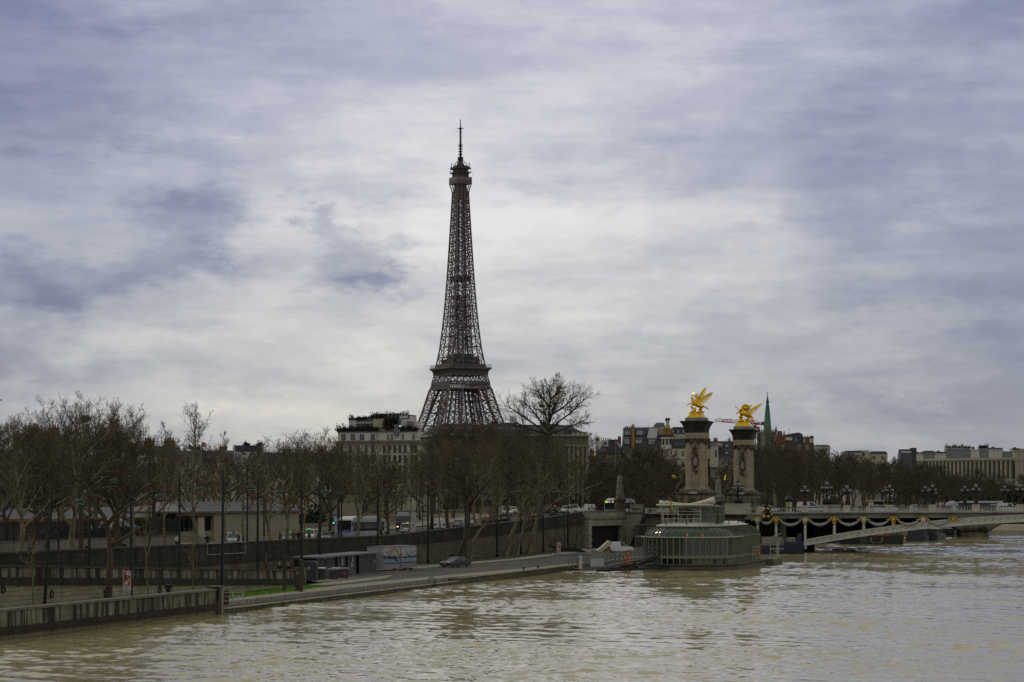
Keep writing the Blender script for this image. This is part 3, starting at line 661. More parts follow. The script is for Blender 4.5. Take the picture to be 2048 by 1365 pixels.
for k, (px, top) in enumerate([(868,872),(890,860),(915,868),(940,856),(962,866),(985,858),(1008,868),(1030,872),(1052,866),(1075,875),(1100,868),(1122,876),(1145,872),(1165,884),(1185,900),(878,885),(905,875),(930,880),(955,880),(980,872),(1003,882),(1028,885),(1050,880),(1072,888),(1095,885),(1118,888),(1140,886),(1160,895)]):
    w = 58+5*(k % 3); s, Y = at(px, w); z = gz(s); tree(('plane1','round0','plane3')[k % 3], BK(s, w, z), (zat(top-22, Y)-z)*1.02, k*1.9, 'tall brown bare tree standing close before the long palace wing', 'trees before the palace wing')
# the big lone tree
Yb = 455; GB_ = pix(1097, 1000+(EYE-7)*F/Yb, Yb); gq = lambda p, dy=0.0: ((p[0]-1097)*Yb/F, dy, zat(p[1], Yb)-7)
t = special('', bark_dark, twig_dark, GB_, 'great bare tree rising far above the treeline over the long slate roof', seed=38, H=27., r0=.45, trunk=[(0,0,0),gq((1096,960)),gq((1098,900)),gq((1097,860)),gq((1099,820)),gq((1101,790)),gq((1098,768))], fork=.5, limbs=12, limb_len=.22, limb_ang=50, limb_up=.7, n2=8, n3=7, n4=6, twig=.017)
def big_bough(t, pts, r0, ln, sd):
    n = len(pts); rr = [r0*(1-.75*i/(n-1)) for i in range(n)]; MB().tube(pts, rr, 6).build('bough', bark_dark, t, smooth=True); rng_ = np.random.RandomState(sd)
    A2,B2,C2 = sprout(rng_, np.array([pts]), np.array([rr])*.9, 15, .28, 46, ln, .5, 6, .6, .03, .13, .25); A3,B3,C3 = sprout(rng_, A2, B2, 8, .15, 44, C2*.5, .3, 5, .6, .02, .2, .3); A4,B4,_ = sprout(rng_, A3, B3, 6, .15, 44, C3*.5, .1, 4, .7, .016, .25, .2)
    V, Q, o = [], [], 0
    for A, B, k_ in ((A2,B2,4),(A3,B3,3),(A4,B4,3)):
        v, q = tubes(A,B,k_); V.append(v); Q.append(q+o); o += len(v)
    link('bough_twigs', npmesh('bough_twigs', np.concatenate(V), np.concatenate(Q)), twig_dark, t)
for k, (P_, d_, ln) in enumerate([([(1097,872),(1070,850),(1045,832),(1022,818),(1010,812)],-.8,3.6),([(1097,862),(1078,838),(1060,815),(1046,800)],1.2,3.8),([(1098,862),(1120,842),(1142,826),(1160,808),(1172,796)],-.6,3.6),([(1099,832),(1122,818),(1142,802),(1155,788)],1.0,3.6),([(1099,815),(1084,796),(1072,782)],-1.0,3.4),([(1100,800),(1114,786),(1122,772)],.8,3.2),([(1098,868),(1130,858),(1158,846),(1176,838)],.5,2.6),([(1097,870),(1060,858),(1034,846),(1014,836)],.9,2.6),([(1099,845),(1108,815),(1118,795)],-2.0,3.4),([(1098,850),(1088,820),(1084,800)],2.0,3.4)]):
    n = len(P_); big_bough(t, [gq(p, d_*3*i/(n-1)) for i, p in enumerate(P_)], .24, ln, 90+k)
s, Y = at(161, 30); MB().ell((0,0,0), (.55,.55,.4), 9, 6).build('bird_nest', bark_dark, None, pix(172, 838, Y)); tag(bpy.data.objects['bird_nest'], 'dark round bird nest high in the tallest tree of the row', 'nest')
MB().ell((0,0,0), (.62,.6,.36), 9, 6).build('bird_nest', bark_dark, None, pix(1083, 812, Yb)); tag(bpy.data.objects['bird_nest.001'], 'dark bird nest in the great lone tree above the slate roof', 'nest')
# trees round the open square behind the pylons
sq = [(1196,560,925,1.0),(1222,520,915,1.1),(1255,600,905,1.1),(1285,560,892,1.2),(1318,620,905,1.1),(1350,560,930,1.1),(1378,640,935,1),(1215,640,935,1),(1270,680,920,1),(1330,690,930,1),(1240,470,950,.9),(1300,500,945,.9),(1180,500,940,.9),
      (1430,600,945,1.1),(1452,560,955,1.0),(1445,680,930,1.1),(1470,620,945,1.0),(1415,700,945,1)]
sq += [(px+17, Y-25, top-2, 1.15) for px, Y, top, sp in sq if px < 1400]+[(px-9, Y+45, top-8, 1.2) for px, Y, top, sp in sq if px < 1400]
for i, (px, Y, top, sp) in enumerate(sq):
    z = 7.0; p = pix(px, 1000+(EYE-z)*F/Y, Y); tree('wood%d' % (i % 3), p, zat(top, Y)-z, i*1.3, 'bare brown tree on the square behind the pylons and the stairs', 'trees on the square', wide=1.2*sp)
# the wood beyond the bridge
def thicket(label, s0, s1, w, h, seed, m):
    rng_ = np.random.RandomState(seed); n = int((s1-s0)*110); s_ = rng_.uniform(s0,s1,n); ww = w+rng_.normal(0,2.0,n); z = 6.8+np.abs(rng_.normal(0,h*.5,n))
    c = np.stack([-38.65+UX*s_-UY*ww, 150+UY*s_+UX*ww, z],1); d1 = norm(rng_.normal(0,1,(n,3))*np.array([1,1,2.]))*rng_.uniform(.4,1.3,(n,1)); d2 = norm(np.cross(d1, rng_.normal(0,1,(n,3))))*.05
    v = np.stack([c-d1,c+d2,c+d1,c-d2],1).reshape(-1,3); o = link('undergrowth', npmesh('undergrowth', v, np.arange(4*n).reshape(-1,4)), m); tag(o, label, 'undergrowth', None, 'stuff')
thicket('dark twiggy undergrowth between the trunks of the wood beyond the bridge', 385, 1250, 60, 4.5, 3, twig_dark)
i = 0
for w, s0, s1, st in ((24,362,1500,11),(36,370,1500,12),(50,380,1300,14),(70,400,1200,18)):
    s = s0
    while s < s1:
        p = BK(s+rng.uniform(-2,2), w+rng.uniform(-2,2), 6.9)
        h = rng.uniform(17.5,21.5)*(1.0 if p.y < 1100 else .85); sc_px = 1024+p.x/p.y*F
        if 1480 < sc_px < 2140: tree('wood%d' % (i % 3), p, h, rng.uniform(0,6.28), 'bare tree of the dense brown wood beyond the bridge', 'trees of the wood beyond the bridge', wide=1.1); i += 1
        s += st*(1+s/1600)
for (px, Y, top) in [(1855,930,928),(1880,980,934),(1905,1010,950),(1930,1060,955),(1960,1010,943),(1985,1080,948),(2010,1150,958),(2040,1100,955),(2070,1050,955),(1830,1050,926),(1790,980,920),(1945,1250,944),(1975,1300,946),(2000,1350,955),(2055,1300,955),(1890,1250,940),(1868,1150,938),(1920,1180,958),(2025,1240,962)]:
    z = 5; p = pix(px, 1000+(EYE-z)*F/Y, Y); h = zat(top-8, Y)-z; tree('wood%d' % (i % 3), p, h, rng.uniform(0,6.28), 'bare tree of the grey wood below the colonnade on the hill', 'trees below the hill', wide=max(1.1, 1.0)); i += 1
# ------------------------------------------------------------------ the iron tower
def tower():
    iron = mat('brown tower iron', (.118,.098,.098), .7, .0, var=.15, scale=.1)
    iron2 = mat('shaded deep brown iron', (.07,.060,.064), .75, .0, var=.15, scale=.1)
    HS = [0,30,57,68,78,89,98,104,110,115.7,117,132,150,167,195,235,261,276]
    WS = [124.9,86,63.5,56.0,50.0,44.6,40.0,37.2,34.8,33.0,31.8,27.0,23.4,20.6,17.1,13.2,10.8,9.6]
    def S(h): return float(np.interp(h, HS, WS))
    def pw(h): return float(np.interp(h, [0,57,115,130,195,276],[26,16.5,10.8,9.4,7.0,3.6]))
    root = thing('iron_tower', 'tall brown iron lattice tower with a flared base, two wide galleries and a thin mast', 'tower', (-44.3,1930,6.8), math.radians(27))
    def net(hs, corner, bw, cw, mb, dbl=False):
        """lattice box of four chords; corner(h) gives its 4 corners"""
        for i in range(len(hs)-1):
            A, B = corner(hs[i]), corner(hs[i+1])
            for k in range(4):
                mb.bar(A[k], B[k], cw); j = (k+1) % 4
                mb.bar(A[k], B[j], bw); mb.bar(A[j], B[k], bw); mb.bar(B[k], B[j], bw*1.5)
                if dbl:
                    Mk = [(A[k][q]+B[k][q])/2 for q in range(3)]; Mj = [(A[j][q]+B[j][q])/2 for q in range(3)]
                    mb.bar(Mk, Mj, bw*.7); ma = [(A[k][q]+A[j][q])/2 for q in range(3)]; mb_ = [(B[k][q]+B[j][q])/2 for q in range(3)]
                    for p, q in ((Mk,ma),(Mk,mb_),(Mj,ma),(Mj,mb_)): mb.bar(p, q, bw*.7)
    hs = [0,12,24,36,46,57,67,78,88.5,98]
    for sx in (-1,1):
        for sy in (-1,1):
            def corner(h):
                a = S(h)/2; b = a-pw(h); return [(sx*b,sy*b,h),(sx*a,sy*b,h),(sx*a,sy*a,h),(sx*b,sy*a,h)]
            g = MB(); net(hs, corner, .50, 1.15, g, True)
            g.bar(((S(20)-pw(20))/2*sx,(S(20)-pw(20))/2*sy,20), ((S(98)-pw(98))/2*sx,(S(98)-pw(98))/2*sy,98), 1.7)
            p = g.build('pillar', iron, root)
            MB().frus(sx*50, sy*50, -2, 3, 15, 15, 13, 13).build('masonry_foot', stone_pale, p)
    g = MB(); a = S(57)/2+2.5; i_ = a-16
    for s_ in (-1,1):
        g.box(-a,a,s_*a-.5,s_*a+.5,53,58.5); g.box(s_*a-.5,s_*a+.5,-a,a,53,58.5)
        g.box(-a,a,min(s_*a,s_*i_),max(s_*a,s_*i_),56.8,57.6); g.box(min(s_*a,s_*i_),max(s_*a,s_*i_),-a,a,56.8,57.6)
    g.build('first_gallery', iron, root)
    g = MB()      # arches between the feet
    for s_ in (-1,1):
        for ax in (0,1):
            prev = None
            for i in range(17):
                th = math.pi*i/16; x = 37*math.cos(th); z = 14+36*math.sin(th); y = s_*(S(z)/2-1)
                p = (x,y,z) if ax == 0 else (y,x,z)
                if prev: g.bar(prev, p, 1.6)
                prev = p
    g.build('arch', iron, root)
    # second gallery: girder with crosses, fine lattice belt, flared deck, railings and kiosks
    g = MB(); n = 4
    for z0, z1, nn, w in ((104.3,110.2,6,.5),(98.3,103.6,20,.5)):
        for f in range(4):
            def P(t, z):
                h = S(z)/2; x = -h+2*h*t; return [(x,-h,z),(h,x,z),(-x,h,z),(-h,-x,z)][f]
            for i in range(nn):
                a, b = i/nn, (i+1)/nn; g.bar(P(a,z0), P(b,z1), w); g.bar(P(b,z0), P(a,z1), w)
                if nn < 10: g.bar(P(a,z0), P(a,z1), w)
            g.bar(P(0,z0), P(1,z0), .9); g.bar(P(0,z1), P(1,z1), .9)
    g.build('girder_belt', iron, root)
    g = MB(); b0 = S(98)/2-1.5
    for s_ in (-1,1): pass
    g.frus(0,0,97.2,98.0,b0,b0,b0,b0)
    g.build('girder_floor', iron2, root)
    g = MB(); g.frus(0,0,110.2,113.2,17.3,17.3,17.8,17.8); g.frus(0,0,113.2,115.2,17.8,17.8,19.9,19.9); g.frus(0,0,115.2,116.5,20.1,20.1,20.1,20.1)
    g.build('second_gallery', iron, root)
    g = MB()
    for f in range(4):
        for i in range(20):
            x = -17+34*i/19; y0, y1 = -18.2, -20.2
            A = [(x,-17.75,110.6),(x,-18.1,113.1),(x,-20.15,115.4)]
            B = [(-y,x_,z) if f == 1 else ((-x_,-y,z) if f == 2 else ((y,-x_,z) if f == 3 else (x_,y,z))) for x_, y, z in A]
            g.bar(B[0],B[1],.45); g.bar(B[1],B[2],.45)
    g.build('bracket', iron, root)
    g = MB()
    for f in range(4):
        for i in range(26):
            x = -19.8+39.6*i/25; p = [(x,-19.8),(19.8,x),(-x,19.8),(-19.8,-x)][f]; g.bar((p[0],p[1],116.5),(p[0],p[1],119.0),.14)
        q = [((-19.8,-19.8),(19.8,-19.8)),((19.8,-19.8),(19.8,19.8)),((19.8,19.8),(-19.8,19.8)),((-19.8,19.8),(-19.8,-19.8))][f]
        for z in (117.7,119.0): g.bar((*q[0],z),(*q[1],z),.16)
    g.build('railing', mat('pale rail mesh', (.16,.15,.145), .6, .2, var=0), root)
    g = MB(); g.box(-16.2,16.2,-16.2,16.2,116.5,119.3); g.box(-12.5,12.5,-12.5,12.5,119.3,123.8); g.box(-11,11,-13.2,-12.0,121,124.8); g.box(-9,9,-9,9,123.8,128.0)
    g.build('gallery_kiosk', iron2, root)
    g = MB(); g.box(-9.5,-3,-13.6,-13.2,121.2,123.2); g.box(2,8,-13.6,-13.2,121.2,122.4); g.build('kiosk_window', mat('blue grey glass', (.10,.13,.19), .2, var=0), root)
    # upper shaft
    hs = [116.5]; d = 9.2
    while hs[-1] < 266: hs.append(hs[-1]+d); d = max(d*.985, 6.2)
    hs = [h for h in hs if h < 266]+[268.]
    g = MB()
    for i in range(len(hs)-1):
        h0, h1 = hs[i], hs[i+1]
        for f in range(4):
            def P(u, h):     # u: 0 outer left, 1 inner left, 2 inner right, 3 outer right
                a = S(h)/2; x = [-a,-a+pw(h),a-pw(h),a][u]
                return [(x,-a,h),(a,x,h),(-x,a,h),(-a,-x,h)][f]
            g.bar(P(0,h0),P(0,h1),.95)
            g.bar(P(1,h0),P(1,h1),.7); g.bar(P(2,h0),P(2,h1),.7)
            for a, b in ((0,1),(2,3)):
                g.bar(P(a,h0),P(b,h1),.44); g.bar(P(b,h0),P(a,h1),.44)
            g.bar(P(0,h1),P(3,h1),.6)
            mid = [(P(0,h0)[q]+P(0,h1)[q]+P(1,h0)[q]+P(1,h1)[q])/4 for q in range(3)]; mm = [(P(0,h1)[q]+P(1,h1)[q])/2 for q in range(3)]; g.bar(mid, mm, .2)
            mid = [(P(3,h0)[q]+P(3,h1)[q]+P(2,h0)[q]+P(2,h1)[q])/4 for q in range(3)]; mm = [(P(3,h1)[q]+P(2,h1)[q])/2 for q in range(3)]; g.bar(mid, mm, .2)
            if h0 > 148: g.bar(P(1,h0),P(2,h1),.3); g.bar(P(2,h0),P(1,h1),.3)
        if h1 < 186:     # the inner faces of the four legs
            for sx in (-1,1):
                for sy in (-1,1):
                    def Q(h): a = S(h)/2; b = a-pw(h); return [(sx*b,sy*a,h),(sx*b,sy*b,h),(sx*a,sy*b,h)]
                    A, B = Q(h0), Q(h1); g.bar(A[1],B[1],.7)
                    for k in (0,1): g.bar(A[k],B[k+1],.36); g.bar(A[k+1],B[k],.36); g.bar(B[k],B[k+1],.5)
    g.build('shaft', iron, root)
    g = MB()
    for sx in (-1,1):
        for sy in (-1,1): g.bar((sx*3.4,sy*3.4,116),(sx*1.9,sy*1.9,272),.5); g.bar((sx*3.4,0,116),(sx*1.9,0,272),.4)
    h = 120
    while h < 270:
        r = 3.6-(h-116)/156*1.6
        for k in range(4):
            c = [(-r,-r),(r,-r),(r,r),(-r,r)]; g.bar((*c[k],h),(*c[(k+1)%4],h+4),.3); g.bar((*c[(k+1)%4],h),(*c[k],h+4),.3); g.bar((*c[k],h),(*c[(k+1)%4],h),.4)
        h += 4.2
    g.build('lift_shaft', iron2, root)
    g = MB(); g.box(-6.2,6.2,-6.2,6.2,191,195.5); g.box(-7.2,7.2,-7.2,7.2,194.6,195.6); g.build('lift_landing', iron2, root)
    # top
    g = MB()
    for f in range(4):
        for u in (-1,-.36,.36,1):
            prev = None
            for h, a in ((262,S(262)/2),(267,S(267)/2+.15),(271,6.0),(274.5,7.1)):
                x = u*a*(.98); p = [(x,-a,h),(a,x,h),(-x,a,h),(-a,-x,h)][f]
                if prev: g.bar(prev, p, .7)
                prev = p
    g.box(-4.2,4.2,-4.2,4.2,262,274.5); g.frus(0,0,274.3,275.2,7.2,7.2,7.4,7.4); g.frus(0,0,275.2,280.2,7.4,7.4,7.4,7.4); g.build('top_gallery', iron, root)
    g = MB()
    for f in range(4):
        for i in range(12):
            x = -6.6+13.2*i/11; p = [(x,-7.43),(7.43,x),(-x,7.43),(-7.43,-x)][f]; g.cb(p[0],p[1],278.6,.7 if f%2==0 else .06,.06 if f%2==0 else .7,1.6)
    g.build('gallery_window', mat('pale gallery glazing', (.20,.20,.21), .3, var=0), root)
    g = MB(); g.box(-5.4,5.4,-5.4,5.4,280.2,283.6); g.frus(0,0,283.6,284.5,6.6,6.6,6.9,6.9); g.box(-4.9,4.9,-4.9,4.9,284.5,287.8); g.frus(0,0,287.2,288.4,6.7,6.7,7.0,7.0); g.box(-4.5,4.5,-4.5,4.5,288.4,290.4)
    rng = random.Random(8)
    for f in range(4):
        for i in range(7):
            x = -6.6+2.2*i; y = -6.8; q = [(x,y),(-y,x),(-x,-y),(y,-x)][f]; zz = (284.5,288.4)[i % 2]; g.bar((*q,zz),(*q,zz+rng.uniform(.8,2.2)),rng.uniform(.2,.6))
    for sx in (-1,1):
        for sy in (-1,1): g.bar((sx*5.6,sy*5.6,288),(sx*5.6,sy*5.6,293),.45); g.tube([(sx*5.0,sy*5.0,288.5),(sx*4.0,sy*4.0,291.5),(sx*2.2,sy*2.2,294.2),(sx*.8,sy*.8,295.4)],.3,4); g.bar((sx*3.6,0,289),(sx*1.6,0,295),.25); g.bar((0,sy*3.6,289),(0,sy*1.6,295),.25)
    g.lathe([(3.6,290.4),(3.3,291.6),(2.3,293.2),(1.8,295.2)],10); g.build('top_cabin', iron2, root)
    for sx, sy in ((-1,-1),(1,-1),(1,1)): MB().bar((sx*7.2,sy*7.0,280.5),(sx*8.8,sy*8.6,283.6),.14).build('side_aerial', iron2, root)
    g = MB(); g.lathe([(1.6,295),(2.3,295.6),(2.3,297.6),(1.5,298.2)],8)
    for z in (295.6,296.5,297.4): g.lathe([(2.7,z-.15),(2.7,z+.15)],8)
    g.lathe([(1.05,298),(.95,308.6)],8)
    for z in (300.2,302.6,305.0,307.2,308.4): g.frus(0,0,z-.2,z+.2,1.6,1.6,1.6,1.6)
    g.lathe([(.70,308.6),(.66,322)],8)
    for i in range(12): g.frus(0,0,309.4+i*1.05,309.7+i*1.05,.92,.92,.92,.92)
    g.frus(0,0,321.8,323.0,1.1,1.1,.9,.9); g.bar((-2.7,1.4,322.6),(2.7,-1.4,322.6),.4); g.bar((-1.4,-2.7,322.6),(1.4,2.7,322.6),.4); g.bar((-1.0,.4,323),(-1.0,.4,324.6),.2); g.bar((1.0,-.4,323),(1.0,-.4,324.6),.2)
    g.lathe([(.5,323),(.42,326.5),(.38,330.3)],6)
    g.build('mast', mat('dark mast steel', (.030,.030,.036), .7, var=0), root)
tower()
# ------------------------------------------------------------------ pylons, gilded groups, the bridge
gold = mat('gilded bronze', (.68,.41,.028), .16, 1.0, var=.4, scale=2.5, bump=.35)
gold_dull = mat('gilded ornament', (.62,.40,.04), .45, .7, var=.3, scale=4)
w_pyl = wall_mat('banded warm limestone', (.30,.25,.175), (.38,.32,.225), (.19,.16,.11), 3.2, .62, .30, (.10,.085,.06), stain_from=.55)
w_plinth = wall_mat('weathered plinth stone', (.29,.24,.17), (.22,.185,.135), (.09,.08,.06), 1.6, .7, .7, (.035,.032,.022), stain_from=.46)
cornice_m = mat('black weathered cornice', (.030,.028,.024), .9, var=.5, scale=1.2, bump=.4)
moss = mat('mossy stone', (.075,.070,.035), .95, var=.55, scale=1.5, bump=.4, col2=(.16,.14,.10))
carved = mat('dark carved stone', (.055,.050,.040), .9, var=.6, scale=2.5, bump=.5, col2=(.15,.13,.10))
grey_block = mat('grey plinth block', (.20,.20,.19), .9, var=.3, scale=1)
BD = Vector((.958,-.287,0)); BN = Vector((.287,.958,0)); BRZ = math.atan2(BD.y, BD.x)      # along the bridge, across it (away)
def pylon(loc, label):
    t = thing('stone_pylon', label, 'pylon', loc, BRZ)
    # heights above the deck level (z = 8.1)
    g = MB(); g.box(-3.05,3.05,-3.05,3.05,-.4,2.75); wall('plinth', g, w_plinth, t)
    g = MB(); g.frus(0,0,2.75,3.1,3.1,3.1,3.45,3.45); g.frus(0,0,3.1,3.45,3.5,3.5,3.5,3.5); g.frus(0,0,3.45,3.9,2.9,2.9,2.6,2.6); g.frus(0,0,-.4,.15,3.3,3.3,3.2,3.2); g.build('plinth_cornice', moss, t)
    for f in range(4):
        g = MB(); rng = random.Random(f)
        for i in range(26):
            a = rng.uniform(0,6.28); r = rng.uniform(.1,1.0); g.ell((r*math.cos(a)*1.0,-3.1,1.45+r*math.sin(a)*.75),(.24,.16,.22),6,4)
        g.ell((0,-3.15,1.9),(.3,.3,.35)); 
        for sx in (-1,1): MB().ell((sx*2.4,-3.05,1.3),(.45,.2,.8),7,5).ell((sx*2.45,-3.05,2.05),(.3,.2,.3),6,4).turn(f*math.pi/2).build('carved_console', carved, t, smooth=True)
        g.turn(f*math.pi/2); g.build('carved_shield', carved, t, smooth=True)
    g = MB(); g.box(-1.36,1.36,-1.36,1.36,3.9,13.7); wall('shaft', g, w_pyl, t)
    for sx in (-1,1):
        for sy in (-1,1):
            g = MB(); x, y = sx*1.32, sy*1.32
            prof = [(.66,4.6)]+[(.66-(i/8)*.07,4.6+i*1.05) for i in range(1,9)]
            g.lathe(prof, 14, (x,y,0)); c = wall('corner_column', g, w_pyl, t)
            g = MB(); g.frus(x,y,3.9,4.25,.82,.82,.82,.82); g.lathe([(.8,4.25),(.82,4.4),(.7,4.5),(.76,4.6)],14,(x,y,0)); g.build('column_base', stone_pale, c)
            g = MB(); g.lathe([(.66,12.95),(.74,13.1),(.7,13.2)],12,(x,y,0)); g.frus(x,y,13.55,13.78,.95,.95,1.0,1.0)
            for ux in (-1,1):
                for uy in (-1,1): g.ell((x+ux*.68,y+uy*.68,13.3),(.34,.34,.38),8,6); g.ell((x+ux*.6,y+uy*.6,12.85),(.18,.18,.3),6,5)
            g.build('capital', moss, c, smooth=True)
    g = MB(); g.frus(0,0,13.78,14.9,1.95,1.95,1.95,1.95); wall('entablature', g, w_pyl, t)
    g = MB(); prev = None; P = [(2.0,14.9),(2.05,15.5),(2.2,16.0),(2.45,16.55),(2.78,17.0),(2.84,17.15)]
    for (a,z0),(b,z1) in zip(P,P[1:]): g.frus(0,0,z0,z1,a,a,b,b)
    g.build('flared_cornice', cornice_m, t)
    g = MB(); g.frus(0,0,17.15,17.75,1.9,1.9,1.9,1.9); g.frus(0,0,17.75,17.85,1.9,1.9,1.8,1.8); g.build('top_block', grey_block, t)
    for f in range(4):
        g = MB(); rng = random.Random(f+9)
        for i in range(30):
            a = 2*math.pi*i/30; g.ell((.58*math.cos(a),-1.42,9.35+1.15*math.sin(a)),(.17,.12,.17),6,4)
        for i in range(14): g.ell((rng.uniform(-.45,.45),-1.42,rng.uniform(10.6,12.0)),(.22,.16,.2),6,4)
        for i in range(12): g.ell((rng.uniform(-.4,.4)*(1-.1*i/12),-1.42,rng.uniform(7.4,8.6)),(.2,.16,.2),6,4)
        g.ell((0,-1.5,12.0),(.34,.25,.34)); g.ell((.1,-1.44,7.1),(.3,.14,.14)); g.turn(f*math.pi/2); g.build('carved_cartouche', carved, t, smooth=True)
    MB().box(-.8,.8,-3.62,-3.5,3.1,3.4).build('white_plate', mat('pale plate', (.42,.40,.36), .8, var=.1), t)
    return t
PY1 = Vector((35.9,436,8.1)); PY2 = Vector((50.4,488,8.1))
pylon(PY1, 'nearer and taller looking stone pylon with four corner columns, gilded winged horse on top')
pylon(PY2, 'farther stone pylon standing behind the first, gilded group with one spread wing on top')

def skin(name, pts, edges, m, parent, sub=2, loc=(0,0,0), root=0):
    """one continuous body: points (x,y,z,radius) joined by edges, grown with the Skin modifier and baked"""
    me = bpy.data.meshes.new(name); me.from_pydata([p[:3] for p in pts], edges, []); me.update()
    o = bpy.data.objects.new(name, me); C.objects.link(o)
    md = o.modifiers.new('skin', 'SKIN'); md.use_smooth_shade = True
    for i, v in enumerate(me.skin_vertices[0].data):
        r = pts[i][3]; v.radius = (r, r) if isinstance(r, (int,float)) else r; v.use_root = (i == root)
    ss_ = o.modifiers.new('sub', 'SUBSURF'); ss_.levels = sub; ss_.render_levels = sub
    dg = bpy.context.evaluated_depsgraph_get(); dg.update()
    me2 = bpy.data.meshes.new_from_object(o.evaluated_get(dg)); me2.name = name
    bpy.data.objects.remove(o); bpy.data.meshes.remove(me)
    me2.materials.clear()
    return link(name, me2, m, parent, loc)
def wing(path, width, thick, n, m, parent, name='wing', back=(0,0,-1), y=0.0):
    """a feathered wing: a leading edge (x,y,z) path with feathers hanging along it as thick blades"""
    g = MB(); P = [Vector(p) for p in path]; K = len(P)
    g.tube(P, [thick*1.8*(1-.6*i/(K-1)) for i in range(K)], 6)
    for i in range(n):
        t = i/(n-1); q = t*(K-1); k = min(int(q), K-2); p = P[k].lerp(P[k+1], q-k)
        d = (P[K-1]-P[0]).normalized(); b = Vector(back).normalized(); dirn = (b*(1-.75*t)+d*(.25+.75*t)).normalized()
        L_ = width*(.75+.5*math.sin(t*2.6)); tip = p+dirn*L_; side = dirn.cross(Vector((0,1,0))).normalized()
        w = .17; g.add([p+side*w+Vector((0,thick,0)), p-side*w+Vector((0,thick,0)), tip-side*w*.5+Vector((0,thick*.4,0)), tip+side*w*.5+Vector((0,thick*.4,0)),
                        p+side*w-Vector((0,thick,0)), p-side*w-Vector((0,thick,0)), tip-side*w*.5-Vector((0,thick*.4,0)), tip+side*w*.5-Vector((0,thick*.4,0))],
                       [(0,1,2,3),(7,6,5,4),(0,4,5,1),(1,5,6,2),(2,6,7,3),(3,7,4,0)])
    return g.build(name, m, parent)
